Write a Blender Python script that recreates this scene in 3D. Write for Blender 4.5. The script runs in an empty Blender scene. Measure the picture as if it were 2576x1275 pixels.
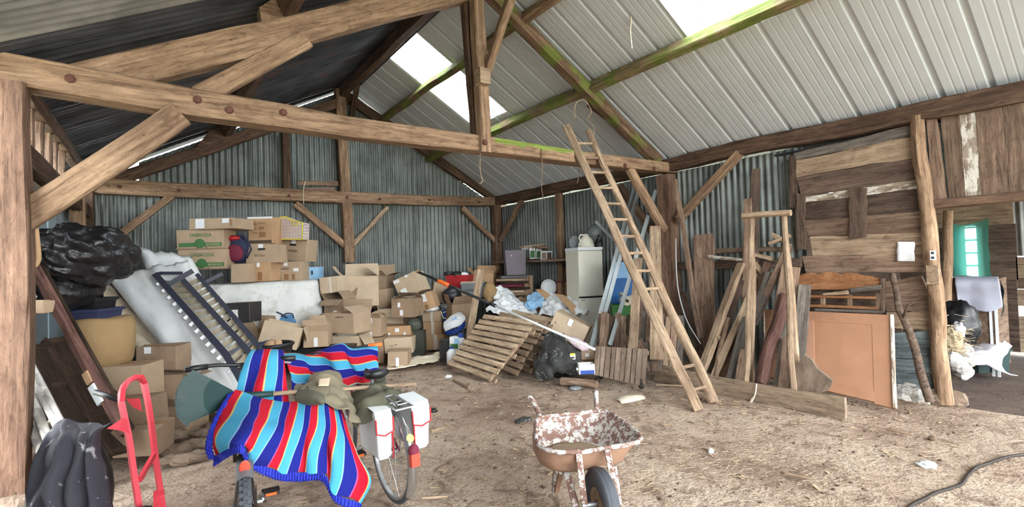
import bpy, math, random
from mathutils import Vector as V, Matrix as M, noise
S = bpy.context.scene
C = S.collection
PI = math.pi
rnd = random.Random(7)

# ---------------------------------------------------------------- camera, sky, exposure
FPX, YAW, PITCH, ROLL, EYE = 1235.2, 0.6262, 0.0235, 0.0303, 1.6      # focal length in pixels of the 2576 x 1275 frame
def view(px, py):
    X = (px-1288)/FPX; U = -(py-637.5)/FPX
    cr, sr, cp, sp, cy, sy = math.cos(ROLL), math.sin(ROLL), math.cos(PITCH), math.sin(PITCH), math.cos(YAW), math.sin(YAW)
    a = X*cr+U*sr; u = -X*sr+U*cr
    b = cp-u*sp; z = sp+u*cp
    return V((a*cy+b*sy, -a*sy+b*cy, z))
EYEP = V((0, 0, EYE))
def AX(px, py, x): d = view(px, py); return EYEP+d*(x/d.x)          # point of the plane X = x (side walls)
def AY(px, py, y): d = view(px, py); return EYEP+d*(y/d.y)          # point of the plane Y = y (trusses, gable wall)
def AZ(px, py, z=0.0): d = view(px, py); return EYEP+d*((z-EYE)/d.z)  # point at height z (floor)
def AD(px, py, d): return EYEP+view(px, py)*d
fwd = view(1288, 637.5); rgt = (view(2288, 637.5)-fwd).normalized(); upv = rgt.cross(fwd.normalized())
cd = bpy.data.cameras.new('camera'); cam = bpy.data.objects.new('camera', cd); C.objects.link(cam)
R3 = M((rgt, upv, -fwd.normalized())).transposed()
cam.matrix_world = M.Translation(EYEP) @ R3.to_4x4()
cd.sensor_width = 36; cd.lens = FPX*36/2576; cd.clip_start = .05; cd.clip_end = 200
S.camera = cam
w = bpy.data.worlds.new('overcast sky'); S.world = w; w.use_nodes = True
bg = w.node_tree.nodes['Background']; bg.inputs[0].default_value = (.90, .96, 1, 1); bg.inputs[1].default_value = 4.0
S.view_settings.view_transform = 'Standard'; S.view_settings.look = 'None'; S.view_settings.gamma = 1
S.view_settings.use_curve_mapping = False; S.view_settings.exposure = 1.9
S.cycles.max_bounces = 10; S.cycles.diffuse_bounces = 6; S.cycles.transparent_max_bounces = 12
S.cycles.caustics_reflective = False; S.cycles.caustics_refractive = False; S.cycles.sample_clamp_indirect = 6

# ---------------------------------------------------------------- helpers: geometry
class G:
    def __init__(s): s.v = []; s.f = []; s.m = []; s.k = 0; s.uv = None
    def add(s, vs, fs):
        n = len(s.v); s.v += [V(p) for p in vs]; s.f += [tuple(i+n for i in f) for f in fs]; s.m += [s.k]*len(fs); return s
    def mat(s, k): s.k = k; return s
    def box(s, a, b, T=None):
        x0, y0, z0 = a; x1, y1, z1 = b
        vs = [V((x, y, z)) for z in (z0, z1) for x, y in ((x0, y0), (x1, y0), (x1, y1), (x0, y1))]
        if T is not None: vs = [T @ p for p in vs]
        return s.add(vs, [(3, 2, 1, 0), (4, 5, 6, 7), (0, 1, 5, 4), (1, 2, 6, 5), (2, 3, 7, 6), (3, 0, 4, 7)])
    def hexa(s, q):  # eight corners: four below, four above
        return s.add(q, [(3, 2, 1, 0), (4, 5, 6, 7), (0, 1, 5, 4), (1, 2, 6, 5), (2, 3, 7, 6), (3, 0, 4, 7)])
    def rings(s, rs, closed=False, cap=True):
        n = len(rs[0]); vs = [p for r in rs for p in r]; fs = []
        m = len(rs)
        for i in range(m if closed else m-1):
            j = (i+1) % m
            for k in range(n): fs.append((i*n+k, i*n+(k+1) % n, j*n+(k+1) % n, j*n+k))
        if cap and not closed: fs += [tuple(reversed(range(n))), tuple(range((m-1)*n, m*n))]
        return s.add(vs, fs)
    def tube(s, pts, r, n=8, closed=False, cap=True, flat=None):
        pts = [V(p) for p in pts]; m = len(pts); rs = []
        rr = r if isinstance(r, (list, tuple)) else [r]*m
        ref = None
        for i, p in enumerate(pts):
            a = pts[(i-1) % m] if (closed or i) else p; b = pts[(i+1) % m] if (closed or i < m-1) else p
            t = (b-a).normalized()
            if ref is None: ref = t.orthogonal().normalized() if flat is None else V(flat)
            u = (ref-t*ref.dot(t))
            u = u.normalized() if u.length > 1e-6 else t.orthogonal().normalized()
            ref = u; w_ = t.cross(u)
            rs.append([p+(u*math.cos(2*PI*k/n)+w_*math.sin(2*PI*k/n))*rr[i] for k in range(n)])
        return s.rings(rs, closed, cap)
    def strip(s, pts, a, b, up=(0, 0, 1), closed=False):  # rectangular bar swept along a path: a wide, b along up
        pts = [V(p) for p in pts]; m = len(pts); rs = []
        for i, p in enumerate(pts):
            q0 = pts[(i-1) % m] if (closed or i) else p; q1 = pts[(i+1) % m] if (closed or i < m-1) else p
            t = (q1-q0).normalized(); uu = V(up); uu = (uu-t*uu.dot(t))
            uu = uu.normalized() if uu.length > 1e-4 else t.orthogonal().normalized(); sd = t.cross(uu)
            rs.append([p+sd*a/2*x+uu*b/2*y for x, y in ((-1, -1), (1, -1), (1, 1), (-1, 1))])
        return s.rings(rs, closed)
    def lathe(s, prof, n=20, T=None, cap=False):
        rs = [[V((r*math.cos(2*PI*k/n), r*math.sin(2*PI*k/n), z)) for k in range(n)] for r, z in prof]
        if T is not None: rs = [[T @ p for p in r] for r in rs]
        return s.rings(rs, False, cap)
    def grid(s, nu, nv, fn):
        vs = [fn(i/nu, j/nv) for i in range(nu+1) for j in range(nv+1)]
        fs = [(i*(nv+1)+j, (i+1)*(nv+1)+j, (i+1)*(nv+1)+j+1, i*(nv+1)+j+1) for i in range(nu) for j in range(nv)]
        return s.add(vs, fs)
    def prism(s, poly, d, T=None):  # polygon (3d points) extruded by vector d
        a = [V(p) for p in poly]; b = [p+V(d) for p in a]
        if T is not None: a = [T @ p for p in a]; b = [T @ p for p in b]
        n = len(a)
        return s.add(a+b, [tuple(reversed(range(n))), tuple(range(n, 2*n))]+[(k, (k+1) % n, n+(k+1) % n, n+k) for k in range(n)])
    def blob(s, c, r, seed=0, amp=.15, fr=2.0, nu=20, nv=12, T=None, flat=None, crease=0):
        c = V(c); vs = []
        for i in range(nu):
            for j in range(nv+1):
                a = 2*PI*i/nu; b = PI*j/nv
                d = V((math.cos(a)*math.sin(b), math.sin(a)*math.sin(b), math.cos(b)))
                k = 1+amp*noise.noise(d*fr+V((seed*7.1, seed*3.3, 0)))+amp*.5*noise.noise(d*fr*2.7+V((seed, 5, 0)))
                if crease: k += crease*(abs(noise.noise(d*fr*1.8+V((3, seed*2.2, 1))))-.25)+crease*.45*(abs(noise.noise(d*fr*4.3+V((9, seed*1.2, 4))))-.25)
                p = V((d.x*r[0], d.y*r[1], d.z*r[2]))*k
                if T is not None: p = T @ p
                p = p+c
                if flat is not None and p.z < flat: p.z = flat
                vs.append(p)
        fs = [(i*(nv+1)+j, i*(nv+1)+j+1, ((i+1) % nu)*(nv+1)+j+1, ((i+1) % nu)*(nv+1)+j) for i in range(nu) for j in range(nv)]
        return s.add(vs, fs)

def WM(o):
    m = o.matrix_basis.copy()
    while o.parent: o = o.parent; m = o.matrix_basis @ m
    return m
def obj(name, g, mat, parent=None, T=None, smooth=False, kind=None, mods=()):
    """one mesh object; g in the frame T (world), or in the parent's frame when T is None"""
    me = bpy.data.meshes.new(name); me.from_pydata([tuple(p) for p in g.v], [], g.f)
    for m_ in (mat if isinstance(mat, (list, tuple)) else [mat]): me.materials.append(m_)
    if any(g.m): me.polygons.foreach_set('material_index', g.m)
    if smooth:
        me.polygons.foreach_set('use_smooth', [True]*len(me.polygons))
        if smooth is not True: me.set_sharp_from_angle(angle=math.radians(smooth))
    if g.uv is not None:
        ul = me.uv_layers.new(name='UVMap')
        for l in me.loops: ul.data[l.index].uv = g.uv[l.vertex_index]
    me.update()
    return link(name, me, parent, T, kind, mods)
def link(name, me, parent=None, T=None, kind=None, mods=()):
    o = bpy.data.objects.new(name, me); C.objects.link(o)
    if parent is not None:
        o.parent = parent
        if T is not None: o.matrix_basis = WM(parent).inverted() @ T
    elif T is not None: o.matrix_basis = T
    if kind: o['kind'] = kind
    for t, kw in mods:
        md = o.modifiers.new(t.lower(), t)
        for k_, v_ in kw.items(): setattr(md, k_, v_)
    return o
def tag(o, label, cat, group=None):
    o['label'] = label; o['category'] = cat
    if group: o['group'] = group
    return o
def thing(name, label, cat, loc=(0, 0, 0), rz=0, group=None, T=None):
    o = bpy.data.objects.new(name, None); C.objects.link(o); o.empty_display_size = .1
    o.matrix_basis = T if T is not None else M.Translation(V(loc)) @ M.Rotation(rz, 4, 'Z')
    return tag(o, label, cat, group)
def struct(name, loc=(0, 0, 0)):
    o = bpy.data.objects.new(name, None); C.objects.link(o); o.empty_display_size = .1
    o.matrix_basis = M.Translation(V(loc)); o['kind'] = 'structure'; return o
def frame(p, x, up=(0, 0, 1)):
    """frame at p: local X along x, local Z as near to up as can be"""
    x = V(x).normalized(); u = V(up); y = u.cross(x)
    y = y.normalized() if y.length > 1e-5 else x.orthogonal().normalized()
    z = x.cross(y)
    m = M((x, y, z)).transposed().to_4x4(); m.translation = V(p); return m
def beam_geo(L, a, b, jit=.008, ch=.012, seed=0, taper=1, bow=0, seg=.3):
    n = max(2, int(L/seg)); g = G(); rs = []; rr = random.Random(seed)
    for i in range(n+1):
        t = i/n; k = 1+(taper-1)*t
        A = a/2*k; B = b/2*k; c = min(ch, A*.5, B*.5)
        o = V((0, noise.noise(V((seed*3.7, t*L*.9, 0)))*jit*1.6, noise.noise(V((0, seed*1.9, t*L*.9)))*jit*1.6+bow*(1-(2*t-1)**2)))
        sec = [(-A+c, -B), (A-c, -B), (A, -B+c), (A, B-c), (A-c, B), (-A+c, B), (-A, B-c), (-A, -B+c)]
        rs.append([V((t*L, y, z))+o+V((0, rr.uniform(-jit, jit)*.5, rr.uniform(-jit, jit)*.5)) for y, z in sec])
    return g.rings(rs)
SEED = [0]
def beam(name, p, q, a, b, mat, parent=None, up=(0, 0, 1), jit=.008, ch=.012, ext=0, **k):
    """squared timber from p to q: a across, b along up, in its own frame so that the grain follows it"""
    p = V(p); q = V(q); d = (q-p).normalized(); p = p-d*ext; q = q+d*ext
    SEED[0] += 1
    return obj(name, beam_geo((q-p).length, a, b, jit, ch, SEED[0], **k), mat, parent, frame(p, d, up))
def log(name, p, q, r0, r1, mat, parent=None, n=10, jit=.1, bow=0, knots=0):
    p = V(p); q = V(q); L = (q-p).length; SEED[0] += 1; sd = SEED[0]; m = max(4, int(L/.12)); rs = []
    for i in range(m+1):
        t = i/m; r = r0+(r1-r0)*t
        o = V((0, noise.noise(V((sd, t*L*1.3, 0)))*r*.7, noise.noise(V((sd, 9, t*L*1.3)))*r*.7+bow*(1-(2*t-1)**2)))
        rs.append([V((t*L, 0, 0))+o+V((0, math.cos(2*PI*k/n), math.sin(2*PI*k/n)))*r*(1+jit*noise.noise(V((math.cos(2*PI*k/n)*1.5+sd, math.sin(2*PI*k/n)*1.5, t*L*4)))) for k in range(n)])
    g = G().rings(rs)
    return obj(name, g, mat, parent, frame(p, q-p), smooth=40)
def slab(name, quad, n, t, mat, parent=None, wob=.0, seg=6, bev=0):
    """board over four world corners (a-b and d-c the long edges), t thick along -n, grain along a-b, edges a little wavy"""
    a, b, c, d = [V(p) for p in quad]; n = V(n).normalized(); T = frame((a+d)/2, (b+c)/2-(a+d)/2, n); Ti = T.inverted(); SEED[0] += 1; sd = SEED[0]
    top = []; bot = []
    for i in range(seg+1):
        s = i/seg; e = d.lerp(c, s); f = a.lerp(b, s); u = (f-e).normalized()
        e = e+u*noise.noise(V((sd*2.3, s*5, 0)))*wob; f = f+u*noise.noise(V((sd*2.3, s*5, 7)))*wob
        top.append((e, f))
    g = G(); rs = []
    for e, f in top: rs.append([Ti @ (e-n*t), Ti @ (f-n*t), Ti @ f, Ti @ e])
    g.rings(rs)
    return obj(name, g, mat, parent, T)

# ---------------------------------------------------------------- helpers: materials
def rgb(r, g, b): return tuple(((c/255/12.92) if c/255 <= .04045 else ((c/255+.055)/1.055)**2.4) for c in (r, g, b))+(1,)
class NT:
    def __init__(s, name):
        s.m = bpy.data.materials.new(name); s.m.use_nodes = True; s.t = s.m.node_tree; s.n = s.t.nodes; s.p = s.n['Principled BSDF']; s.out = s.n['Material Output']
    def add(s, ty, ins=None, **k):
        o = s.n.new(ty)
        for a, b in k.items(): setattr(o, a, b)
        for a, b in (ins or {}).items():
            if hasattr(b, 'is_output'): s.t.links.new(b, o.inputs[a])
            else: o.inputs[a].default_value = b
        return o
    def coord(s, sc=(1, 1, 1), obj_rand=True, kind='Object'):
        tc = s.add('ShaderNodeTexCoord'); v = tc.outputs[kind]
        if obj_rand:
            oi = s.add('ShaderNodeObjectInfo'); ad = s.add('ShaderNodeVectorMath', operation='MULTIPLY_ADD')
            s.t.links.new(oi.outputs['Random'], ad.inputs[0]); ad.inputs[1].default_value = (37, 51, 23); s.t.links.new(v, ad.inputs[2]); v = ad.outputs[0]; s.rand = oi.outputs['Random']
        mp = s.add('ShaderNodeMapping', {'Vector': v, 'Scale': sc}); return mp.outputs[0]
    def noise(s, vec, scale, detail=4, rough=.55, dist=0):
        return s.add('ShaderNodeTexNoise', {'Vector': vec, 'Scale': scale, 'Detail': detail, 'Roughness': rough, 'Distortion': dist}).outputs['Fac']
    def ramp(s, fac, stops, interp='LINEAR'):
        r = s.add('ShaderNodeValToRGB', {'Fac': fac}); e = r.color_ramp; e.interpolation = interp
        while len(e.elements) < len(stops): e.elements.new(.5)
        for i, (p, c) in enumerate(stops): e.elements[i].position = p; e.elements[i].color = c if len(c) == 4 else tuple(c)+(1,)
        return r.outputs['Color']
    def mix(s, fac, a, b, mode='MIX'):
        o = s.add('ShaderNodeMix', data_type='RGBA', blend_type=mode)
        for k, v in ((0, fac), (6, a), (7, b)):
            if hasattr(v, 'is_output'): s.t.links.new(v, o.inputs[k])
            else: o.inputs[k].default_value = v
        return o.outputs[2]
    def mth(s, op, a, b=0.0, c=0.0):
        o = s.add('ShaderNodeMath', operation=op)
        for k, v in enumerate((a, b, c)):
            if hasattr(v, 'is_output'): s.t.links.new(v, o.inputs[k])
            else: o.inputs[k].default_value = v
        return o.outputs[0]
    def set(s, col=None, rough=.8, bump=None, bd=.02, bs=.5, **k):
        def put(n_, v):
            if hasattr(v, 'is_output'): s.t.links.new(v, s.p.inputs[n_])
            else: s.p.inputs[n_].default_value = v
        if col is not None: put('Base Color', col)
        put('Roughness', rough)
        for a, b in k.items(): put(a.replace('_', ' '), b)
        if bump is not None:
            bn = s.add('ShaderNodeBump', {'Height': bump, 'Distance': bd, 'Strength': bs}); s.t.links.new(bn.outputs[0], s.p.inputs['Normal'])
        return s.m
W1 = (1, 1, 1, 1); K0 = (0, 0, 0, 1)
def wood(name, dark, light, moss=0, white=0, rough=.85, var=.35, sc=1.0, tie=None):
    t = NT(name); v = t.coord((1.3*sc, 16*sc, 16*sc)); n1 = t.noise(v, 1.6, 6, .6, .4)
    v2 = t.coord((.9*sc, 3*sc, 3*sc)); n2 = t.noise(v2, 1.5, 3)
    v3 = t.coord((2.5*sc, 40*sc, 40*sc)); n3 = t.noise(v3, 1.5, 3)
    md = tuple((a+b)/2 for a, b in zip(dark, light))
    c = t.ramp(n1, [(.28, dark), (.5, md), (.72, light)])
    c = t.mix(t.ramp(n2, [(.35, K0), (.75, W1)]), c, t.mix(.7, c, dark), 'MIX')
    c = t.mix(t.ramp(n3, [(.30, (.55,)*3), (.42, K0)]), c, tuple(x*.35 for x in dark[:3])+(1,))
    nb = t.noise(t.coord((3, 7, 7)), 2.3, 7, .72, .8); c = t.mix(1.0, c, t.ramp(nb, [(.30, (.55, .52, .50)), (.48, (.92, .92, .92)), (.70, (1.12, 1.11, 1.10))]), 'MULTIPLY')
    nk = t.noise(t.coord((5, 14, 14)), 2.6, 2); c = t.mix(t.ramp(nk, [(.70, K0), (.76, (.7,)*3)]), c, tuple(x*.3 for x in dark[:3])+(1,))
    hv = t.add('ShaderNodeHueSaturation', {'Color': c, 'Value': t.mth('MULTIPLY_ADD', t.rand, 2*var, 1-var)}); c = hv.outputs[0]
    if moss:
        n4 = t.noise(t.coord((1, 1, 1), True), 3.2, 4, .6)
        c = t.mix(t.ramp(n4, [(.5-.25*moss, K0), (.62-.2*moss, W1)]), c, t.ramp(n1, [(.3, rgb(78, 88, 40)), (.7, rgb(132, 142, 72))]))
    if tie:   # moss only on the upper part of one stretch of the beam
        sp = t.add('ShaderNodeSeparateXYZ', {'Vector': t.add('ShaderNodeTexCoord').outputs['Object']}); nm = t.noise(t.coord((1.5, 3, 3)), 3.0, 5, .65)
        f = t.mth('MULTIPLY', t.mth('MULTIPLY', t.mth('GREATER_THAN', sp.outputs[0], tie[0]), t.mth('LESS_THAN', sp.outputs[0], tie[1])), t.mth('GREATER_THAN', t.mth('ADD', sp.outputs[2], t.mth('MULTIPLY', nm, .16)), .045))
        c = t.mix(f, c, t.ramp(n1, [(.3, rgb(84, 98, 40)), (.7, rgb(142, 156, 78))]))
    if white:
        n5 = t.noise(t.coord((2, 5, 5)), 2.2, 6, .7)
        c = t.mix(t.ramp(n5, [(.62-.3*white, K0), (.70-.3*white, W1)]), c, rgb(205, 198, 185))
    return t.set(c, rough, t.mth('ADD', n1, nb), .014, .7, Specular_IOR_Level=.2)
def plain(name, col, rough=.6, var=.12, sc=6, bump=0, bsc=30, metal=0, dirt=0, dcol=None, **k):
    t = NT(name); v = t.coord(); n1 = t.noise(v, sc, 4)
    a = tuple(max(0, x*(1-var)) for x in col[:3])+(1,); b = tuple(min(1, x*(1+var)) for x in col[:3])+(1,)
    c = t.ramp(n1, [(.3, a), (.7, b)])
    if dirt: c = t.mix(t.ramp(t.noise(v, sc*.6, 6, .7), [(.6-.3*dirt, K0), (.8-.3*dirt, W1)]), c, dcol or rgb(95, 78, 62))
    return t.set(c, rough, t.noise(v, bsc, 3) if bump else None, bump or .01, .6, Metallic=metal, **k)
MT = {}
MT['timber'] = wood('hewn timber', rgb(108, 83, 64), rgb(196, 163, 132), var=.18)
MT['timber_tie'] = wood('hewn tie beam with a mossy stretch', rgb(108, 83, 64), rgb(196, 163, 132), var=.02, tie=(4.25, 5.75))
MT['timber_post'] = wood('brown hewn post', rgb(88, 66, 54), rgb(166, 132, 110), var=.1)
MT['timber_dark'] = wood('dark hewn timber', rgb(64, 48, 39), rgb(136, 108, 88), var=.2)
MT['timber_moss'] = wood('mossy timber', rgb(84, 64, 50), rgb(164, 134, 108), moss=.18, var=.12)
MT['timber_green'] = wood('mossy purlin', rgb(96, 80, 58), rgb(178, 156, 118), moss=.3, var=.1)
MT['plank'] = wood('old brown plank', rgb(94, 74, 61), rgb(174, 146, 124), var=.32)
MT['plank_dark'] = wood('dark old plank', rgb(66, 53, 46), rgb(132, 110, 94), var=.25)
MT['plank_pale'] = wood('pale old plank', rgb(126, 103, 84), rgb(206, 180, 150), var=.15)
MT['plank_white'] = wood('worn white painted plank', rgb(120, 100, 84), rgb(190, 176, 158), white=.55, var=.08)
MT['plank_grey'] = wood('grey weathered plank', rgb(74, 66, 60), rgb(140, 130, 120), var=.2)
MT['plank_blue'] = wood('faded blue grey plank', rgb(76, 84, 86), rgb(140, 152, 152), white=.12, var=.12)
def metal_sheet(name, dark, light, streak, rough=.5, rust=0, metal=.3):
    t = NT(name); v = t.coord((1, 1, 1)); n1 = t.noise(v, 2.2, 5, .6)
    vs = t.coord((22, 22, 1.1)); n2 = t.noise(vs, 1.0, 4, .6)
    c = t.ramp(n1, [(.3, dark), (.7, light)])
    c = t.mix(t.ramp(n2, [(.50, K0), (.75, (.6,)*3)]), c, streak)
    c = t.mix(t.ramp(n2, [(.25, (.6,)*3), (.42, K0)]), c, tuple(x*.4 for x in dark[:3])+(1,))
    if rust: c = t.mix(t.ramp(t.noise(v, 1.1, 6, .65), [(.62-.2*rust, K0), (.74-.2*rust, W1)]), c, rgb(120, 70, 44))
    hv = t.add('ShaderNodeHueSaturation', {'Color': c, 'Value': t.mth('MULTIPLY_ADD', t.rand, .3, .85)})
    return t.set(hv.outputs[0], rough, n1, .01, .2, Metallic=metal)
MT['tin'] = metal_sheet('old corrugated iron', rgb(82, 87, 84), rgb(124, 129, 124), rgb(160, 162, 154), .5)
MT['tin_roof'] = metal_sheet('dark roof iron', rgb(52, 53, 56), rgb(92, 93, 98), rgb(130, 132, 138), .42, .22, .5)
MT['tin_light'] = metal_sheet('grey roof iron', rgb(112, 110, 106), rgb(164, 162, 156), rgb(192, 190, 184), .5, .12, .3)
MT['steel'] = plain('cream roof steel', rgb(200, 203, 205), .5, .03, 3)
MT['steel_grey'] = plain('galvanised steel', rgb(150, 155, 155), .35, .1, 8, metal=.7)
MT['iron'] = plain('dark iron', rgb(58, 50, 46), .6, .2, 20, metal=.4)
MT['rustpeg'] = plain('rusty bolt', rgb(92, 56, 44), .8, .2, 30)
def skylight():
    t = NT('translucent roof sheet'); v = t.coord(obj_rand=False)
    d = t.ramp(t.noise(v, 17, 2, .5), [(.655, K0), (.69, W1)])
    tr = t.add('ShaderNodeBsdfTranslucent', {'Color': t.mix(d, (.9, .93, .95, 1), (.03, .028, .025, 1))}); tp = t.add('ShaderNodeBsdfTransparent', {'Color': t.mix(d, (.95, .97, 1, 1), (.03, .028, .025, 1))})
    mx = t.add('ShaderNodeMixShader', {'Fac': .55}); t.t.links.new(tr.outputs[0], mx.inputs[1]); t.t.links.new(tp.outputs[0], mx.inputs[2]); t.t.links.new(mx.outputs[0], t.out.inputs[0]); return t.m
MT['skylight'] = skylight()
def dirt_floor():
    t = NT('trodden earth floor'); v = t.coord(obj_rand=False)
    n1 = t.noise(v, .75, 5, .6); n2 = t.noise(v, 5, 6, .65, .6); n3 = t.noise(v, 34, 4, .6)
    c = t.ramp(n1, [(.3, rgb(138, 116, 100)), (.5, rgb(178, 156, 137)), (.72, rgb(200, 182, 163))])
    c = t.mix(t.ramp(n2, [(.34, (.7,)*3), (.5, K0)]), c, rgb(112, 90, 74))
    c = t.mix(t.ramp(n2, [(.6, K0), (.72, (.7,)*3)]), c, rgb(204, 188, 164))
    c = t.mix(t.ramp(n3, [(.3, (.7,)*3), (.45, K0)]), c, rgb(84, 66, 52))
    return t.set(c, .95, t.mth('ADD', t.mth('MULTIPLY', n2, 2.0), n3), .03, .8, Specular_IOR_Level=.1)
MT['dirt'] = dirt_floor()
MT['dark_earth'] = plain('dark damp earth', rgb(84, 66, 54), .95, .35, 4, .03, 25)
MT['ground_out'] = plain('yard gravel', rgb(150, 148, 130), .95, .2, 2)
# ---------------------------------------------------------------- the building
XL, XR, XM, YT, YB, ZE, ZR = -.87, 6.8, 3.08, 5.0, 10.02, 3.10, 5.22
YF = -2.6                                                            # the barn is open towards the yard behind the viewer
SR, SL = (ZR-ZE)/(XR-XM), (ZR-ZE)/(XM-XL)
def floor_z(x, y): return .025*noise.noise(V((x*.9, y*.9, 0)))+.008*noise.noise(V((x*5, y*5, 3)))-.02
g = G().grid(110, 150, lambda u, v: V((-1.6+8.4*u, YF+13*v, floor_z(-1.6+8.4*u, YF+13*v))))
obj('floor', g, MT['dirt'], smooth=True, kind='structure')
g = G().grid(50, 60, lambda u, v: V((6.8+4.6*u, -2.5+5.6*v, -.05+.02*noise.noise(V((6.8+4.6*u, -2.5+5.6*v, 2))))))
obj('floor', g, MT['dark_earth'], smooth=True, kind='structure')
g = G().box((-40, -40, -.4), (40, 40, -.12)); obj('ground', g, MT['ground_out'], kind='structure')

# corrugated sheets: local X across the waves, local Z along them
def corr_geo(wd, L, pitch=.098, amp=.017, seed=0, topcut=None, seg=6):
    n = int(wd/pitch*seg); m = 5; vs = []
    for i in range(n+1):
        x = wd*i/n
        zt = L if topcut is None else topcut(x)
        for j in range(m+1):
            z = -.1+(zt+.1)*j/m if topcut is None and L > 3 else zt*j/m
            y = amp*math.sin(2*PI*x/pitch)+.012*noise.noise(V((x*1.2+seed*5, z*.7, seed)))
            vs.append(V((x, y, z)))
    return G().add(vs, [(i*(m+1)+j, (i+1)*(m+1)+j, (i+1)*(m+1)+j+1, i*(m+1)+j+1) for i in range(n) for j in range(m)])
def roof_under(x): return ZR+.04-(SR*(x-XM) if x > XM else SL*(XM-x))
wb = struct('wall_back', (XM, YB+.14, 0))
x = -1.05; k = 0
while x < 6.95:
    wd = min(.82, 6.98-x); k += 1; x0 = x
    # lower sheets up to the tie beam, upper sheets cut to the roof slope just short of the roof sheets
    obj('corrugated_sheet', corr_geo(wd+.05, 3.02, seed=k), MT['tin'], wb, M.Translation((x, YB+.14+.012*(k % 2), 0)), smooth=True)
    if -.3 < x < 6.4:
        obj('corrugated_sheet', corr_geo(wd+.05, 1, seed=k+40, topcut=lambda u: max(.05, roof_under(x0+u)-2.92+.012)), MT['tin'], wb, M.Translation((x, YB+.175+.012*(k % 2), 2.92)), smooth=True)
    x += wd
wr = struct('wall_right', (XR, YT, 0))
ROT = M.Rotation(-PI/2, 4, 'Z')
y = YB+.2; k = 0
while y > 3.05:
    wd = min(.86, y-3.0); k += 1
    obj('corrugated_sheet', corr_geo(wd+.04, 3.05, seed=k+90), MT['tin'], wr, M.Translation((XR+.13+.012*(k % 2), y, 0)) @ ROT, smooth=True)
    y -= wd
# roof
ce = struct('ceiling', (XM, YT, ZE))
def roof_frame(side, y, off=.13):
    """frame on the roof: X along the ridge towards -Y, Z down the slope... built from the ridge down"""
    s = SR if side > 0 else SL; d = V((side, 0, -s)).normalized(); n = V((s*side, 0, 1)).normalized()
    x = V((0, -1, 0)) if side > 0 else V((0, 1, 0))
    yv = d.cross(x)
    m = M((x, yv, d)).transposed().to_4x4(); m.translation = V((XM, y, ZR))+n*off; return m
LR = math.hypot(XR-XM+.45, SR*(XR-XM+.45)); LL = math.hypot(XM-XL+.2, SL*(XM-XL+.2))
def rib_geo(wd, z0, z1, pitch=.385, seed=0):
    """trapezoid ribbed steel: tall ribs at the pitch, three shallow grooves between"""
    prof = []; x = 0; 
    while x < wd-1e-4:
        prof += [(x, 0), (x+.018, .034), (x+.05, .034), (x+.068, 0)]
        for k in (1, 2, 3): prof += [(x+.068+.079*k-.012, 0), (x+.068+.079*k-.004, .0025), (x+.068+.079*k+.004, .0025), (x+.068+.079*k+.012, 0)]
        x += pitch
    prof = [(min(a, wd+.068), b) for a, b in prof]+[(wd, 0), (wd+.018, .034), (wd+.05, .034), (wd+.068, 0)]
    vs = []
    for a, b in prof: vs += [V((a, -b, z0)), V((a, -b, (z0+z1)/2)), V((a, -b, z1))]
    return G().add(vs, [(3*i+j, 3*i+3+j, 3*i+4+j, 3*i+1+j) for i in range(len(prof)-1) for j in (0, 1)])
RIB = .385
y = 10.3; k = 0
yy0 = 1.09+RIB*24+.05
edges = []
# sheets three pitches wide, ribs where the photograph shows them along the eaves
yy = yy0; k = 0
while yy > YF-.2:
    wd = RIB*3; y0, y1 = yy, yy-wd; k += 1; T = roof_frame(1, yy, .13+.003*(k % 2))
    if 7.7 < y0 < 8.2:
        obj('skylight_sheet', rib_geo(wd, .05, 2.12), MT['skylight'], ce, T, smooth=False)
        obj('roof_sheet', rib_geo(wd, 2.06, LR), MT['steel'], ce, T)
    elif 3.0 < y0 < 3.6:
        obj('roof_sheet', rib_geo(wd, .05, 1.2), MT['steel'], ce, T)
        obj('skylight_sheet', rib_geo(wd, 1.15, 2.45), MT['skylight'], ce, T)
        obj('roof_sheet', rib_geo(wd, 2.38, LR), MT['steel'], ce, T)
    else:
        obj('roof_sheet', rib_geo(wd, .05, LR), MT['steel'], ce, T)
    yy -= wd
y = YF-.2; k = 0
while y < 10.25:
    wd = min(.84, 10.33-y); k += 1; T = roof_frame(-1, y, .11+.006*(k % 2))
    lite = 2.9 < y < 4.6
    obj('roof_sheet', corr_geo(wd+.05, 2.35, .11, .022, seed=k+150), MT['tin_roof'], ce, T, smooth=True)
    g = corr_geo(wd+.05, LL-2.28, .11, .022, seed=k+190)
    for p in g.v: p.z += 2.28; p.y -= .012
    obj('roof_sheet', g, MT['tin_light'] if lite else MT['tin_roof'], ce, T, smooth=True)
    y += wd
# ridge cap, ridge beam, purlins, plates
g = G().prism([V((XM-.22, YF, ZR+.14-SL*.22)), V((XM, YF, ZR+.17)), V((XM+.22, YF, ZR+.14-SR*.22)), V((XM, YF, ZR+.155))], (0, 10.35-YF, 0))
obj('ridge_cap', g, MT['tin_roof'], ce, M())
beam('ridge_beam', (XM, YF, ZR-.02), (XM, YB+.1, ZR-.02), .13, .2, MT['timber_dark'], ce, seg=.5)
def rz_(x, off): return (ZR-(SR*(x-XM) if x > XM else SL*(XM-x)))+off
for x_, m_ in ((3.78+.1, 'timber'), (5.04+.02, 'timber_green')):
    z_ = rz_(x_, .02)
    beam('purlin', (x_, YF, z_), (x_, YT, z_), .11, .17, MT['timber' if x_ < 4.5 else 'timber_green'], ce, up=(SR, 0, 1), seg=.5, jit=.012)
    beam('purlin', (x_, YT-.1, z_), (x_, YB+.1, z_-.03), .11, .17, MT['timber_moss' if x_ < 4.5 else 'timber_green'], ce, up=(SR, 0, 1), seg=.5, jit=.012)
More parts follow.
